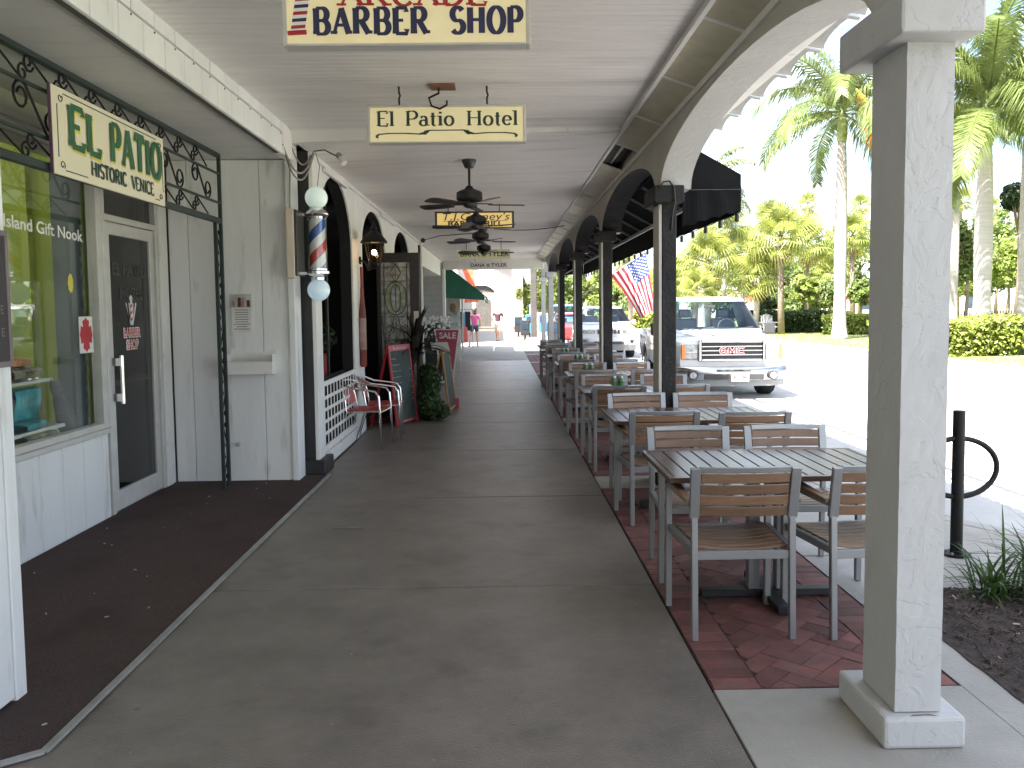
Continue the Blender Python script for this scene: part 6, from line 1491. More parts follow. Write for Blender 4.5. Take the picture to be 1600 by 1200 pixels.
# ================================================================ STREET FURNITURE
bk_ = thing('bike_rack', 'black bicycle rack post with a ring through it on the pavement', 'bike rack', (2.86, 5.13, 0))
MB().cyl((2.86,5.13,0.012),(2.86,5.13,.915),.036,n=18).build('post', 'black_paint', bk_, smooth='auto')
bk_.children[0].data.materials[0] = MT['iron_black']
MB().tube([(2.86+.245*sin(2*pi*i/36),5.13,.555+.185*cos(2*pi*i/36)) for i in range(36)],.017,10,close=True).build('ring', 'iron_black', bk_, smooth=True)
MB().cyl((2.86,5.13,0.0),(2.86,5.13,.011),.085,n=20).build('base_plate', 'iron_black', bk_, smooth='auto')
q = MB()
for a in range(4): q.cyl((2.86+.062*cos(a*pi/2+.7),5.13+.062*sin(a*pi/2+.7),.011),(2.86+.062*cos(a*pi/2+.7),5.13+.062*sin(a*pi/2+.7),.022),.009,n=6)
q.build('bolt', 'alu', bk_)
r3 = random.Random(21)
def tuft(label, x, y, n, L, spread):
    t = thing('grass_clump', label, 'grass clump', (x, y, .03), 'liriope clumps in the mulch bed')
    q = MB()
    for i in range(n):
        el = r3.uniform(.55,1.5); blade_leaf(q, (x+r3.gauss(0,spread),y+r3.gauss(0,spread),.03), r3.uniform(0,6.28), L*r3.uniform(.5,1.15), r3.uniform(.010,.017), el, r3.uniform(.4,1.9), 7)
    o = q.build('blades', 'grass_leaf', t, recalc=False); o['kind'] = 'stuff'; return t
tuft('small wispy grass clump at the corner of the mulch bed by the bike rack', 2.60, 4.30, 90, .34, .05); tuft('large bushy grass clump in the mulch bed at the right edge', 2.98, 4.28, 330, .50, .10); tuft('grass clump further along the mulch bed past the big one', 3.25, 3.75, 160, .40, .07)
fp_ = thing('timber_post', 'dark weathered timber post with a curved bracket beyond the far beam', 'post', (1.45, 38, 0))
q = MB(); q.box(1.38,1.66,37.9,38.2,0.0,4.0); q.bar((1.38,38,3.6),(.8,38,4.2),.15,.15); q.build('shaft', 'post_wood', fp_, bevel=0.02)
q = MB(); q.lathe([(0.5,0),(0.34,.25),(.3,.3)],(1.45,36.5,0),4); tag(q.build('cone_planter', 'far_wall', None, origin=(1.45,36.5,0)), 'pale tapered stone base on the walk beyond the tables', 'planter')
def bin_(x, y, label, m, hh=1.05):
    t = thing('news_box' if m == 'news_blue' else 'litter_bin', label, 'newspaper box' if m == 'news_blue' else 'bin', (x, y, 0))
    MB().box(x-.22,x+.22,y-.2,y+.2,.25,hh).build('box', m, t, bevel=0.03); MB().box(x-.04,x+.04,y-.04,y+.04,0,.25).build('pedestal', 'car_trim', t)
    bx('window', 'car_glass', x-.16, x+.16, y-.212, y-.202, hh-.45, hh-.12, t)
bin_(1.55, 44.5, 'blue newspaper box beyond the timber post', 'news_blue', 1.25); bin_(2.35, 46.5, 'blue newspaper box further along, beyond the white columns', 'news_blue', 1.25); bin_(1.0, 47, 'black litter bin at the walk edge left of the blue boxes', 'cloth_black', 1.1); bin_(1.2, 41, 'black litter bin behind the dark timber post', 'cloth_black', 1.0); bin_(2.1, 33.5, 'black bin beside the white columns', 'cloth_black', 1.05)

# ================================================================ PALMS, TREES, HEDGES
def frond_mesh(L, el, droop, nl, ll, seed, w=0.045, hang=0.5, vshape=0.35):
    rr = random.Random(seed); mb = MB(); P = []; p = Vector((0,0,0)); a = el; N = 24; T = []
    for i in range(N+1):
        d = Vector((cos(a),0,sin(a))); P.append(p.copy()); T.append(d); p = p+d*(L/N); a -= droop/N*(0.5+1.2*i/N)
    mb.tube(P, [0.045*(1-.85*i/N) for i in range(N+1)], 4)
    for i in range(nl):
        t = .10+.90*(i+.5)/nl; f = t*N; k = min(N-1, int(f)); b = P[k].lerp(P[k+1], f-k); tg = T[k]
        l0 = ll*(min(1, .45+2.2*(t-.1)))*(1-.55*max(0,t-.6)/.4)*rr.uniform(.8,1.1)
        up = Vector((-tg.z,0,tg.x))
        for s in (-1, 1):
            d = (Vector((0,s,0))+tg*(.45+.5*t)+up*rr.uniform(-.15,vshape)).normalized()
            m1 = b+d*l0*.5; e = b+d*l0*.92+Vector((0,0,-hang*l0*rr.uniform(.5,1.1))); m1 = m1+Vector((0,0,-hang*l0*.10))
            ww = tg*(w*.5)
            mb.add([b-ww*.6,b+ww*.6,m1+ww,m1-ww,e], [(0,1,2,3),(3,2,4)])
    return mb
def mk_mesh(mb, name, m):
    me = mb.mesh(name, recalc=False); me.materials.append(MT[m]); return me
ROYAL = [mk_mesh(frond_mesh(3.9, e, d, 105, .95, 30+i, .048, .8), 'frond', 'royal_leaf') for i, (e, d) in enumerate(((1.15,1.7),(.75,1.9),(.35,1.7),(-.1,1.3),(1.35,1.2),(.0,1.6)))]
DEADF = mk_mesh(frond_mesh(2.9, -.75, .85, 90, .8, 77, .07, .8), 'frond', 'dead_frond')
def royal(label, x, y, h, dia, z0=0.0, dead=None, sc=1.0, seed=0, n=17):
    rr = random.Random(seed); t = thing('royal_palm', label, 'palm tree', (x, y, z0), 'royal palms along the street')
    R = dia/2; pr = [(R*1.75,0),(R*1.45,.15),(R*1.2,.6),(R*1.05,1.5),(R*1.0,h*.25),(R*1.12,h*.5),(R*1.05,h*.7),(R*.85,h*.92),(R*.72,h)]
    rings = []; 
    fine = []
    for i in range(len(pr)-1):
        m = max(1, int((pr[i+1][1]-pr[i][1])/.13))
        for j in range(m):
            f = j/m; fine.append((pr[i][0]+(pr[i+1][0]-pr[i][0])*f + (.006 if len(fine)%2 else -.004), pr[i][1]+(pr[i+1][1]-pr[i][1])*f))
    fine.append(pr[-1])
    MB().lathe(fine, (x,y,z0), 18).build('trunk', 'palm_trunk', t, smooth=True)
    MB().lathe([(R*.80,0),(R*.95,.25),(R*.8,.9),(R*.45,1.5),(R*.2,1.75)], (x,y,z0+h), 14).build('crownshaft', 'crownshaft', t, smooth=True)
    for i in range(n):
        az = i*2.399+rr.uniform(-.2,.2); k = [4,0,0,1,1,2,2,3,5][min(8, int(i*9/n))]
        o = link('frond', ROYAL[k], t, (0,0,h+1.55-.12*(i/n)*3)); o.rotation_euler = (rr.uniform(-.15,.15), rr.uniform(-.1,.1), az); s = sc*rr.uniform(.88,1.08); o.scale = (s,s,s)
    if dead is not None:
        for az in dead:
            o = link('frond', DEADF, t, (-0.12,-1.7,h+1.9)); o.rotation_euler = (0,0,az); o.scale = (sc*.8,sc*.8,sc*.95); o['label'] = 'dead orange frond hanging down'
    return t
royal('royal palm left of the nearest white column, one dead orange frond hanging', 15.5, 37.9, 8.9, .50, dead=[-1.2, -0.7], seed=3, sc=1.25, n=20)
royal('royal palm with thick pale trunk behind the bright hedge at the right', 17.45, 30.0, 7.2, .56, seed=9, sc=1.3, n=24)
royal('royal palm at the right edge, only its lower trunk and fronds in view', 20.3, 32.0, 8.6, .50, seed=14, sc=1.15)
royal('slim distant royal palm seen just right of the white column', 21.6, 39.5, 8.2, .36, seed=22, sc=.9)
royal('distant royal palm behind the black awning corner', 12.6, 52.0, 7.0, .5, seed=31)
def fan_mesh(seed, r=0.95, nb=30, droop=.55, pet=1.0):
    nb = max(20, nb-4)
    rr = random.Random(seed); mb = MB()
    mb.tube([(0,0,0),(pet*.6,0,.06),(pet,0,.02)], [.03,.02,.015], 4); c = Vector((pet,0,.02))
    for i in range(nb):
        a = radians(-155+310*i/(nb-1)); l = r*(1-.25*abs(a)/2.7)*rr.uniform(.9,1.05); d = Vector((cos(a), sin(a), .12*cos(a*2)))
        sd = Vector((-sin(a), cos(a), 0)); w = .033
        m = c+d*l*.6; e = c+d*l*.95+Vector((0,0,-droop*l*rr.uniform(.4,1.2)))
        mb.add([c-sd*.006, c+sd*.006, m+sd*w, m-sd*w, e], [(0,1,2,3),(3,2,4)])
    return mb
FAN = [mk_mesh(fan_mesh(50+i, .95, 30, dd), 'frond', 'fan_leaf') for i, dd in enumerate((.35,.6,.85))]
FAND = [mk_mesh(fan_mesh(60, .85, 22, 1.0, .8), 'frond', 'dead_leaf')]
def fan_palm(label, x, y, h, r, seed, dia=.28, n=30, nd=5, z0=0):
    rr = random.Random(seed); t = thing('fan_palm', label, 'palm tree', (x, y, z0), 'fan palms across the street')
    lx, ly = rr.uniform(-.15,.15), rr.uniform(-.1,.1)
    MB().tube([(x,y,z0),(x+lx*.6,y+ly,z0+h*.5),(x+lx,y+ly,z0+h)], [dia*.62,dia*.5,dia*.5], 10).build('trunk', 'bark_pale' if seed % 2 else 'bark', t, smooth=True)
    k = r/1.9
    for i in range(n):
        u = i/n; el = 1.45-2.2*u; az = i*2.399
        o = link('frond', FAN[rr.randrange(3)], t, (lx,ly,h+.1-.25*u)); o.rotation_euler = (rr.uniform(-.4,.4), -el, az); s = k*rr.uniform(.85,1.1); o.scale = (s,s,s)
    for i in range(nd):
        o = link('frond', FAND[0], t, (lx,ly,h-.15)); o.rotation_euler = (0, rr.uniform(.9,1.35), i*1.35); o.scale = (k*.9,)*3
    return t
def ux(u, y): return (u-782)/1300*y+0.0
def zv(v, y): return H+(478-v)/1300*y
fps = [ # pixel column, crown row, distance, crown radius in px, dia, words
 (1222,372,45,62,.30,'tall fan palm with clean pale trunk in the open lawn'), (1182,432,47,52,.30,'short fan palm with brown trunk and thatch skirt behind the pickup'),
 (1108,408,46,60,.30,'yellowish fan palm above the pickup cab'), (1130,352,58,52,.30,'feathery taller palm beside the awning corner'), (1085,452,44,40,.28,'low yellow fan palm just above the pickup roof'),
 (1160,395,62,46,.28,'mid distance fan palm between its lower neighbours'), (1262,382,64,50,.30,'fan palm with pale trunk left of the ringed royal palm trunk'), (1262,322,88,26,.30,'tall thin far fan palm standing clear against the white sky'),
 (1335,372,56,46,.30,'fan palm just left of the nearest white column'), (1345,325,95,26,.28,'far thin fan palm peeping beside the white column'), (1500,318,90,26,.26,'far thin fan palm right of the white column'), (1548,330,100,22,.26,'far thin fan palm behind the thick royal trunk'),
 (985,430,50,40,.28,'fan palm seen behind the hanging flag'), (1048,440,60,44,.28,'fan palm behind the dark column beside the pickup'), (1205,345,75,36,.28,'further fan palm above the row of shrubs'),(1300,430,70,40,.3,'low far fan palm behind the trimmed shrubs')]
for i, (u, v, y, rp, dia, lab) in enumerate(fps):
    fan_palm(lab, ux(u, y), y, zv(v, y), rp*y/1300*1.0, 100+i, dia, n=30 if y < 80 else 22, nd=5 if i in (1,3,6) else 2)
def broad(label, x, y, h, cr, m, seed, n=2600, size=.13, trunk=.16, cz=None, name='tree', group=None, bark='bark', clumps=26):
    rr = random.Random(seed); t = thing(name, label, 'tree' if trunk else 'shrub', (x, y, 0), group)
    cz = h-cr[2] if cz is None else cz
    if trunk:
        tm_ = MB(); tm_.tube([(x,y,0),(x+.1,y,cz*.5),(x,y,cz)], [trunk,trunk*.7,trunk*.5], 8)
        for k in range(6):
            a = k*1.05+rr.random(); tm_.tube([(x,y,cz*.75),(x+cr[0]*.35*cos(a),y+cr[1]*.35*sin(a),cz+.1),(x+cr[0]*.7*cos(a),y+cr[1]*.7*sin(a),cz+cr[2]*rr.uniform(.1,.6))], [trunk*.4,trunk*.25,.02], 5)
        tm_.build('trunk', bark, t, smooth=True)
    mb = MB(); per = n//clumps
    for c in range(clumps):
        while True:
            p = Vector((rr.uniform(-1,1),rr.uniform(-1,1),rr.uniform(-.8,1)))
            if .35 < p.length < .95: break
        q = rr.uniform(.22,.40)
        leafy(mb, (x+p.x*cr[0]*.8, y+p.y*cr[1]*.8, cz+p.z*cr[2]*.8), (cr[0]*q, cr[1]*q, cr[2]*q*.8), per, size, rr, shell=0.0)
    mb.build('crown', m, t, recalc=False); return t
trs = [ # u, v crown centre, distance, half width px, half height px, material, words
 (1258,452,52,28,26,'tree_bright','round trimmed shrub tree with reddish blossom left of the royal trunk',0), (1296,462,55,24,24,'tree_leaf','round trimmed shrub tree between palm and royal trunk',0), (1345,455,50,22,32,'tree_leaf','trimmed shrub tree just left of the white column',0),
 (1140,485,50,20,22,'dark_leaf','dark shrub tree behind the pickup cab',0), (1205,470,56,22,24,'dark_leaf','dark rounded shrub tree behind the lawn palms',0),
 (1512,395,44,36,70,'tree_leaf','leafy young tree with thin branching trunk right of the white column',1), (1578,418,48,48,46,'tree_bright','bright green spreading tree at the right edge',1), (1592,315,40,30,26,'dark_leaf','bluish dark branch of a tree entering at the right edge',1),
 (1320,400,95,60,60,'tree_bright','broad pale green tree far behind the palms',1), (1400,390,92,70,70,'tree_leaf','broad far tree hidden partly by the white column',1), (1230,440,90,80,42,'tree_leaf','wide far tree behind the fan palms',1), (1120,450,90,70,50,'tree_bright','wide far tree behind the pickup',1), (1480,400,90,50,56,'tree_bright','far pale tree right of the white column',1),(1560,380,92,50,60,'tree_leaf','far tree behind the thick royal palm trunk',1),
 (850,450,62,26,46,'tree_bright','bright street tree beside the white arcade columns',1), (880,455,80,36,50,'tree_leaf','street tree beyond the parked SUVs',1), (925,450,70,30,44,'tree_bright','street tree behind the flagpole',1), (960,462,84,44,40,'tree_leaf','far street tree behind the flag',1), (815,470,75,22,46,'tree_bright','yellow green street tree beyond the timber post',1), (1030,455,80,50,44,'tree_leaf','far street tree behind the dark column',1), (1080,440,75,50,50,'tree_bright','broad pale tree behind the yellow fan palms',1), (1180,425,80,55,55,'tree_leaf','broad tree filling the gap between fan palms',1), (1290,420,85,45,55,'tree_bright','soft pale tree behind the ringed royal palm',1), (1250,470,70,60,26,'tree_leaf','low spreading tree behind the lawn hedge',1), (1540,440,70,60,40,'tree_bright','low bright tree mass behind the iron fence',1), (788,455,95,14,30,'tree_bright','small far street tree at the end of the walk',1)]
for i, (u, v, y, wp, hp, m, lab, tr_) in enumerate(trs):
    wx, hz = wp*y/1300, hp*y/1300
    broad(lab, ux(u, y), y, 0, (wx, wx, hz), m, 300+i, n=3400, size=.0048*y*.55+.02, trunk=.06+.0012*y, cz=max(hz*.9, zv(v, y)), group='trees beyond the road', name='tree')
def hedge(label, x0, x1, y0, y1, h, m, seed, n=9000, size=.075):
    rr = random.Random(seed); t = thing('hedge', label, 'hedge', ((x0+x1)/2, (y0+y1)/2, 0)); mb = MB()
    for i in range(n):
        x = rr.uniform(x0,x1); z = h*rr.random()**.75; y = rr.uniform(y0,y1)
        f = rr.random()
        if f < .45: y = y0+rr.gauss(0,.07)
        elif f < .75: z = h+rr.gauss(0,.05)
        z += .07*sin(x*2.1+1)+.05*sin(x*5.3); y += .10*sin(x*1.7)
        z = max(.03, z)
        nrm = Vector((rr.uniform(-1,1),rr.uniform(-1.4,.4),rr.uniform(-.2,1.4))).normalized(); a = nrm.orthogonal().normalized(); a.rotate(Matrix.Rotation(rr.uniform(0,6.28),3,nrm)); b = nrm.cross(a); s = size*rr.uniform(.6,1.3); q = Vector((x,y,z))
        mb.add([q-a*s, q-b*s*.5+nrm*s*.15, q+a*s, q+b*s*.5+nrm*s*.15], [(0,1,2),(0,2,3)])
    mb.build('foliage', m, t, recalc=False)
    cr = MB(); cr.box(x0+.1,x1-.1,y0+.15,y1-.1,0,h-.14); cr.build('dark_core', 'hedge_dark', t)  # solid dark box inside the leaf cards, darkening the gaps between them
hedge('bright yellow green clipped hedge along the street right of the white column', 11.6, 19.5, 24.6, 26.2, 1.02, 'hedge_leaf', 41, 15000, .085)
hedge('dark green clipped hedge behind the lawn palms', 14.2, 19.5, 47.5, 48.7, 1.15, 'hedge_dark', 42, 6000, .10)
hedge('lighter green hedge left of the white column behind the royal trunk', 17.2, 22.5, 43.5, 44.6, 1.0, 'hedge_leaf', 43, 5000, .10)
hedge('low far hedge at the edge of the lawn by the white SUV', 7.0, 13.0, 60, 61, 1.1, 'hedge_leaf', 44, 3500, .12)
gc = MB(); rr = random.Random(8)
for i in range(9000):
    x = rr.uniform(12.8,24); y = 20+36*rr.random(); a = rr.uniform(0,6.28); h_ = rr.uniform(.03,.09); gc.add([(x,y,0),(x+.03*cos(a),y+.03*sin(a),0),(x+.05*cos(a+1),y+.05*sin(a+1),h_)],[(0,1,2)])
tag(gc.build('lawn_grass', 'hedge_leaf', None, recalc=False), 'short sunlit grass on the lawn strip across the road', 'grass', kind='stuff')
# iron fence, garden chair, umbrellas, far buildings
fe = thing('iron_fence', 'black iron fence behind the bright hedge at the right', 'fence', (24, 44, 0))
q = MB(); q.bar((21.5,44,1.0),(29,44,1.0),.04,.04); q.bar((21.5,44,.25),(29,44,.25),.04,.04); q.build('rail', 'iron_black', fe)
mp_ = MB().bar((0,0,0),(0,0,1.15),.03,.03,(0,1,0)).mesh('picket'); mp_.materials.append(MT['iron_black'])
for i in range(50): link('picket', mp_, fe, (-2.5+i*.15,0,0))
gch = thing('garden_chair', 'grey garden armchair on the lawn behind the pickup', 'chair', (14.9, 46, 0))
q = MB(); q.box(14.55,15.25,45.7,46.3,.36,.42); q.build('seat', 'plastic_grey', gch, bevel=.01)
for i in range(5): MB().bar((14.62+i*.14,46.3,.42),(14.62+i*.14,46.55,1.12-.05*abs(i-2)),.12,.025,(0,1,0)).build('back_slat', 'plastic_grey', gch)
for s in (14.5,15.3):
    MB().box(s-.06,s+.06,45.6,46.4,.62,.66).build('armrest', 'plastic_grey', gch)
    for yy in (45.65,46.3): MB().bar((s,yy,0),(s,yy,.62),.08,.05,(0,1,0)).build('leg', 'plastic_grey', gch)
for i, (u, y) in enumerate(((1288,66),(1338,70),(1180,72))):
    t = thing('patio_umbrella', ['red patio umbrella left of the ringed royal trunk','red patio umbrella right of the ringed royal trunk','red patio umbrella far behind the pickup'][i], 'umbrella', (ux(u,y), y, 0), 'red umbrellas across the street')
    MB().lathe([(1.3,2.0),(1.25,2.05),(0.02,2.55)], (ux(u,y),y,0), 8).build('canopy', 'umbrella_red', t); MB().cyl((ux(u,y),y,0),(ux(u,y),y,2.5),.03).build('pole', 'far_dark', t)
def building(name, label, x0, x1, y0, y1, h, m, wins=(), roof=None):
    t = thing(name, label, 'building', ((x0+x1)/2, (y0+y1)/2, 0)); bx('wall', m, x0, x1, y0, y1, 0, h, t)
    if roof: MB().prism([(x0-.4,h),(x1+.4,h),((x0+x1)/2,h+roof)], lambda u, v, w: (u, w, v), y0-.4, y1+.4).build('roof', 'roof_red', t)
    else: bx('parapet', 'white_trim', x0-.1, x1+.1, y0-.1, y1+.1, h, h+.3, t)
    for (wx, wz, ww, wh) in wins:
        f = bx('window', 'white_trim', wx-.08, wx+ww+.08, y0-.06, y0-.01, wz-.08, wz+wh+.08, t); bx('pane', 'car_glass', wx, wx+ww, y0-.075, y0-.062, wz, wz+wh, f)
    return t
building('far_house', 'low salmon building far behind the shrubs across the street', 30, 62, 105, 115, 3.6, 'far_pink', [(32+i*3.4,.9,1.6,1.6) for i in range(9)])
building('far_house', 'pale low building behind the far trees left of the royal palms', 12, 29, 112, 122, 3.4, 'far_wall', [(13+i*3.2,.9,1.5,1.6) for i in range(5)])
building('far_house', 'pale building closing the street end beyond the street trees', 3.5, 16, 170, 180, 5.0, 'far_wall', [(4.5+i*3,1.0,1.4,1.8) for i in range(4)])

# ================================================================ FAR END OF THE WALK
ga = thing('green_awning', 'dark green shop awning sloping over the far walk with a scalloped edge', 'awning', (-1.3, 29, 2.5))
Pp = [(-1.80,3.02),(-1.25,3.02),(-.50,2.06)]
q = MB(); q.add([(-1.80,27.4,3.05),(-.50,27.4,2.02),(-.50,33.5,2.02),(-1.80,33.5,3.05)],[(0,1,2,3)]); o = q.build('canopy', 'awning_green', ga); o.modifiers.new('thick','SOLIDIFY').thickness = .01
q = MB(); q.prism([(-1.80,3.04),(-.51,2.02),(-.51,1.86),(-1.80,1.95)], lambda u, v, w: (u, 27.4+w, v), 0, .01); q.build('end_panel', 'awning_green', ga)
q = MB(); vs = []; n = 60
for i in range(n+1): y = 27.4+6.1*i/n; vs += [(-.495,y,2.03),(-.485,y,1.83-.05*abs(sin(i*pi/4)))]
q.add(vs, [(2*i,2*i+1,2*i+3,2*i+2) for i in range(n)]); o = q.build('valance', 'awning_green', ga, recalc=False); o.modifiers.new('thick','SOLIDIFY').thickness = .008
q = MB(); q.bar((-1.8,28.0,2.1),(-.55,28.0,2.02),.03,.03); q.bar((-1.8,33.0,2.1),(-.55,33.0,2.02),.03,.03); q.build('strut', 'awning_frame', ga)
fsb = thing('far_shops', 'sunlit white far shop fronts with glass windows under the green awning', 'building', (-2, 31, 0))
bx('wall', 'far_wall', -6, -1.95, 26.4, 34.0, 0, 3.3, fsb); bx('wall', 'far_wall', -6, -1.95, 38.5, 58, 0, 4.2, fsb)
for y0 in (27.2, 29.3, 31.6):
    f = MB()
    for a in ((y0,y0+.08,.5,2.2),(y0+1.75,y0+1.83,.5,2.2),(y0+.081,y0+1.749,2.12,2.2),(y0+.081,y0+1.749,.5,.58)): f.box(-1.95,-1.86,*a)
    fo = f.build('window', 'alu_white', fsb); bx('pane', 'leaded_glass', -1.93, -1.92, y0+.08, y0+1.75, .58, 2.12, fo)
for i, y0 in enumerate((40, 43, 46, 49, 52)):
    f = MB()
    for a in ((y0,y0+.08,.3,2.4),(y0+1.75,y0+1.83,.3,2.4),(y0+.081,y0+1.749,2.32,2.4)): f.box(-1.95,-1.86,*a)
    fo = f.build('window', 'alu_white', fsb); bx('pane', 'car_glass', -1.93, -1.92, y0+.08, y0+1.75, .3, 2.32, fo)
ck_ = thing('display_cabinet', 'glass display cabinet with pale goods under the green awning', 'cabinet', (-1.75, 28.3, 0))
bx('frame_post', 'alu_white', -1.32, -1.27, 28.28, 28.33, 0, 2.1, ck_); bx('frame_post', 'alu_white', -1.86, -1.82, 28.28, 28.33, 0, 2.1, ck_); bx('frame_post', 'alu_white', -1.42, -1.38, 30.3, 30.35, 0, 2.1, ck_)
bx('back', 'shelf_white', -1.85, -1.40, 29.0, 29.05, .1, 2.0, ck_)
for z in (.6,1.0,1.35): bx('shelf', 'shelf_white', -1.84, -1.40, 28.4, 28.95, z, z+.03, ck_)
q = MB()
for i in range(14): q.sphere((-1.78+.06*(i%6), 28.5, [.70,1.09,1.44][i//5]), .05, 6, 4)
q.build('goods', 'ball_white', ck_); MB().sphere((-1.62,28.6,1.62),.14,8,6,(.8,.5,1.2)).build('hat', 'wood_oak', ck_); bx('glass', 'glass_clear', -1.84, -1.30, 28.25, 28.255, .3, 2.05, ck_)
# garment rack
gk = thing('garment_rack', 'garment rack with black, blue and coral clothes under the green awning', 'clothes rack', (-1.55, 34, 0))
q = MB(); q.bar((-1.85,34,1.55),(-1.15,34,1.55),.03,.03); q.bar((-1.85,34,0),(-1.85,34,1.55),.03,.03,(0,1,0)); q.bar((-1.15,34,0),(-1.15,34,1.55),.03,.03,(0,1,0)); q.bar((-1.85,33.8,.03),(-1.85,34.2,.03),.03,.03); q.bar((-1.15,33.8,.03),(-1.15,34.2,.03),.03,.03); q.build('frame', 'chrome', gk)
def garment(label, x, m, z1, L, w):
    P = [(x-w*.35,z1),(x-w*.6,z1-.10),(x-w*.48,z1-.18),(x-w*.5,z1-L),(x+w*.5,z1-L),(x+w*.48,z1-.18),(x+w*.6,z1-.10),(x+w*.35,z1),(x,z1-.05)]
    tag(MB().prism(P, lambda u, v, w_: (u, 33.93+w_, v), 0, .08).build('garment', m, None, bevel=.015, origin=(x,33.97,z1)), label, 'garment')
garment('black garment hanging at the left of the rack', -1.66, 'cloth_black', 1.50, .75, .26); garment('light blue garment hanging between black ones on the rack', -1.50, 'cloth_blue', 1.47, .6, .14); garment('black garment hanging at the right of the rack', -1.34, 'cloth_black', 1.50, .8, .22)
tag(MB().prism([(-1.62,.85),(-1.36,.85),(-1.34,.22),(-1.62,.22)], lambda u, v, w_: (u, 33.90+w_, v), 0, .06).build('garment', 'coral', None, bevel=.015, origin=(-1.5,33.9,.8)), 'coral pink garment hanging low on the rack', 'garment')
# arched gateway and banners
gw = thing('arched_gateway', 'white arched gateway building with red tiled gable at the end of the walk', 'building', (-1.6, 62, 0))
q = MB(); P = [(-5.5,0),(-2.75,0),(-2.75,2.6)]+[(-1.55-1.2*cos(pi*i/12), 2.6+.75*sin(pi*i/12)) for i in range(1,12)]+[(-.35,2.6),(-.35,0),(.9,0),(.9,4.6),(-1.6,6.0),(-5.5,4.6)]
q.prism(P, lambda u, v, w: (u, 62+w, v), 0, .5); q.build('wall', 'far_wall', gw)
q = MB(); q.bar((-5.6,61.8,4.7),(-1.6,61.8,6.15),.9,.18); q.bar((-1.6,61.8,6.15),(1.0,61.8,4.75),.9,.18); q.build('roof', 'roof_red', gw)
bx('beam_panel', 'far_dark', -2.7, -.4, 62.2, 62.4, 2.75, 3.3, gw); bx('inner_wall', 'far_pink', -5, 2, 74, 74.5, 0, 5, gw); bx('inner_opening', 'far_dark', -2.2, -.9, 73.9, 73.99, 0, 2.4, gw)
bn = thing('banner', 'orange red banner hanging above the walk beyond the green awning', 'banner', (-1.3, 40, 3.2))
q = MB(); q.add([(-1.95,40,3.9),(-1.3,40,3.6),(-1.18,40,2.6),(-1.6,40,2.9)],[(0,1,2,3)]); o = q.build('cloth', 'banner', bn); o.modifiers.new('t','SOLIDIFY').thickness = .02; MB().bar((-1.95,40,3.9),(.6,40,3.75),.04,.04).build('pole', 'far_dark', bn)
bn = thing('banner', 'small red banner low by the far shop doors', 'banner', (-1.6, 44, 2.2))
q = MB(); q.add([(-1.95,44,2.6),(-1.2,44,2.5),(-1.15,44,1.95),(-1.9,44,1.9)],[(0,1,2,3)]); o = q.build('cloth', 'banner', bn); o.modifiers.new('t','SOLIDIFY').thickness = .02; MB().bar((-1.95,44,2.6),(-1.1,44,2.52),.03,.03).build('pole', 'far_dark', bn)

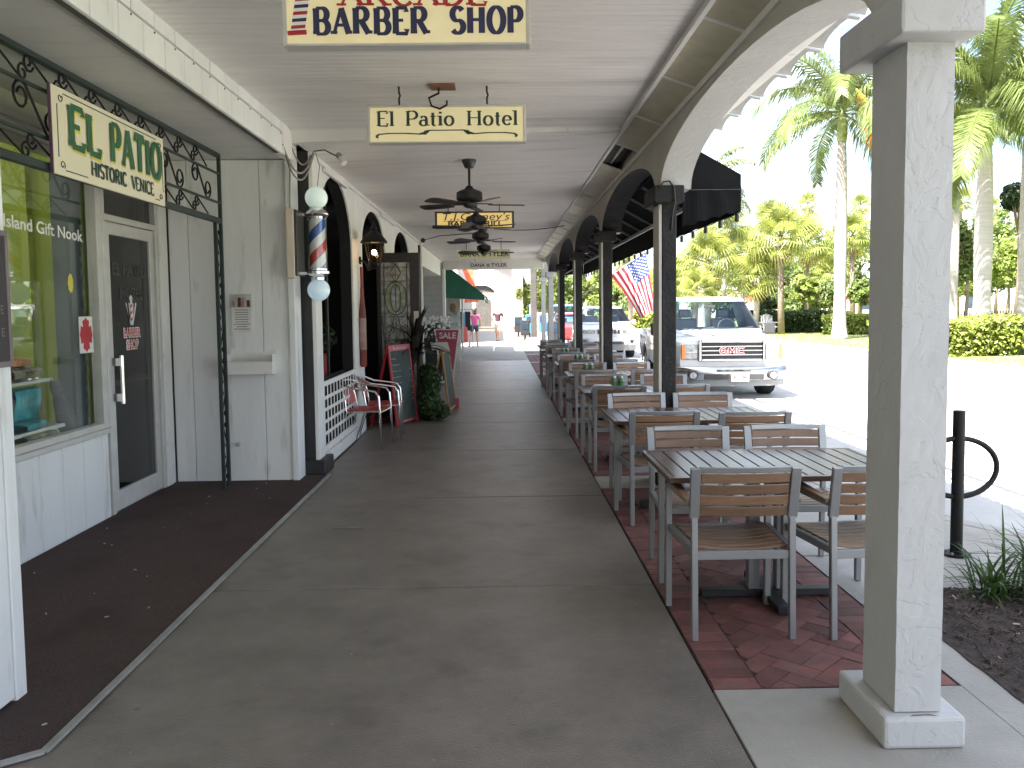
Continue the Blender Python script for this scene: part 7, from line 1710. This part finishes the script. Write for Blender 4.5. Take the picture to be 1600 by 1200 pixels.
# ================================================================ PEOPLE
def skin_mesh(name, verts, edges, radii, m, parent, sub=2):
    me = bpy.data.meshes.new(name); me.from_pydata(verts, edges, []); me.update()
    o = bpy.data.objects.new(name, me); COL.objects.link(o); o.parent = parent
    sk = o.modifiers.new('skin', 'SKIN'); sk.use_smooth_shade = True
    if not me.skin_vertices: 
        bm = bmesh.new(); bm.from_mesh(me); bm.verts.layers.skin.verify(); bm.to_mesh(me); bm.free()
    for i, v in enumerate(me.skin_vertices[0].data):
        r = radii[i]; v.radius = r if isinstance(r, tuple) else (r, r); v.use_root = (i == 0)
    ss = o.modifiers.new('sub', 'SUBSURF'); ss.levels = sub; ss.render_levels = sub
    me.materials.append(MT[m]); return o
def person(label, loc, rz, hgt, arms, legs, top, bottom, hair, cover=None, hair_long=False):
    t = thing('person', label, 'person', loc, rz=rz); k = hgt/1.66
    V = []; E = []; R = []
    def add(p, r, par=None):
        V.append((p[0]*k, p[1]*k, p[2]*k)); R.append(tuple(x*k for x in r) if isinstance(r, tuple) else r*k)
        if par is not None: E.append((par, len(V)-1))
        return len(V)-1
    pel = add((0,0,.90), (.145,.10)); ws = add((0,0,1.06), (.115,.085), pel); chst = add((0,0,1.26), (.15,.10), ws); nk = add((0,0,1.405), .052, chst); hd0 = add((0,.015,1.47), .06, nk); hd = add((0,.02,1.56), (.075,.09), hd0); ht = add((0,.01,1.635), .06, hd)
    A = {}
    for s in (-1, 1):
        sh, el, wr, ha = arms[s]; a = add(sh, .058, chst); b = add(el, .040, a); c = add(wr, .027, b); d = add(ha, (.036,.018), c); e = add((ha[0]*2-wr[0]*1.0-(ha[0]-wr[0])*.3, ha[1]*2-wr[1]-(ha[1]-wr[1])*.3, ha[2]*2-wr[2]-(ha[2]-wr[2])*.3), (.026,.012), d); A[s] = (sh, el, wr)
        hp, kn, an_, toe = legs[s]; a = add(hp, .092, pel); b = add(kn, .058, a); b2 = add(((kn[0]+an_[0])/2,(kn[1]+an_[1])/2-.02,(kn[2]+an_[2])/2+.05), .055, b); c = add(an_, .038, b2); d = add(toe, (.036,.025), c)
    skin_mesh('body', V, E, R, 'skin', t)
    # top
    V = []; E = []; R = []
    p0 = add((0,0,.86), (.160,.120)); p1 = add((0,0,1.08), (.135,.10), p0); p2 = add((0,0,1.25), (.168,.118), p1); p3 = add((0,0,1.36), (.10,.08), p2)
    for s in (-1, 1):
        sh, el, wr = A[s]; a = add(sh, .070, p2); mid = tuple(sh[i]*.45+el[i]*.55 for i in range(3)); add(mid, .060, a)
    skin_mesh('shirt', V, E, R, top, t)
    V = []; E = []; R = []
    p0 = add((0,0,.93), (.158,.115))
    for s in (-1, 1):
        hp, kn, an_, toe = legs[s]; a = add(hp, .108, p0); add(tuple(hp[i]*.40+kn[i]*.60 for i in range(3)), .090, a)
    skin_mesh('shorts', V, E, R, bottom, t)
    hm = MB(); hm.sphere((0,-.015*k,1.585*k), .112*k, 14, 10, (.95,1.0,1.05))
    if hair_long: hm.sphere((0,-.05*k,1.48*k), .085*k, 10, 8, (1.1,.6,1.2))
    hm.v = [(a+loc[0], b+loc[1], c+loc[2]) for a, b, c in hm.v]; ho = hm.build('hair', hair, t, smooth=True)
    for s in (-1, 1):
        toe = legs[s][3]; an_ = legs[s][2]
        sh_ = MB(); sh_.sphere(((toe[0]+an_[0])/2*k+loc[0], (toe[1]+an_[1])/2*k+loc[1], min(toe[2],an_[2])*k*.6+loc[2]+.0), .06*k, 10, 6, (.75,1.9,.5)); sh_.build('shoe', 'shoe', t, smooth=True)
    return t
person('person in pink top and dark denim shorts reaching to the clothes rack', (-1.10,35.0,0), radians(8), 1.60,
    {-1: ((-.19,0,1.35),(-.36,.10,1.17),(-.55,.22,1.14),(-.64,.27,1.14)), 1: ((.19,0,1.35),(.25,-.03,1.09),(.25,.06,.86),(.25,.08,.78))},
    {-1: ((-.09,0,.86),(-.17,.05,.48),(-.24,-.10,.08),(-.26,.06,.03)), 1: ((.09,0,.86),(.11,.03,.47),(.12,0,.08),(.13,.14,.03))}, 'top_pink', 'denim', 'hair_brown', hair_long=True)
person('person in dark plum top and white shorts walking on the far sunny walk', (-.14,40.5,0), pi, 1.66,
    {-1: ((-.19,0,1.35),(-.27,-.06,1.10),(-.28,.05,.88),(-.28,.09,.80)), 1: ((.19,0,1.35),(.27,.03,1.10),(.25,.16,.92),(.23,.22,.87))},
    {-1: ((-.085,0,.86),(-.08,.12,.48),(-.06,-.02,.08),(-.06,.12,.03)), 1: ((.085,0,.86),(.07,-.04,.46),(.05,-.26,.14),(.05,-.18,.03))}, 'top_plum', 'shorts_white', 'hair_white')
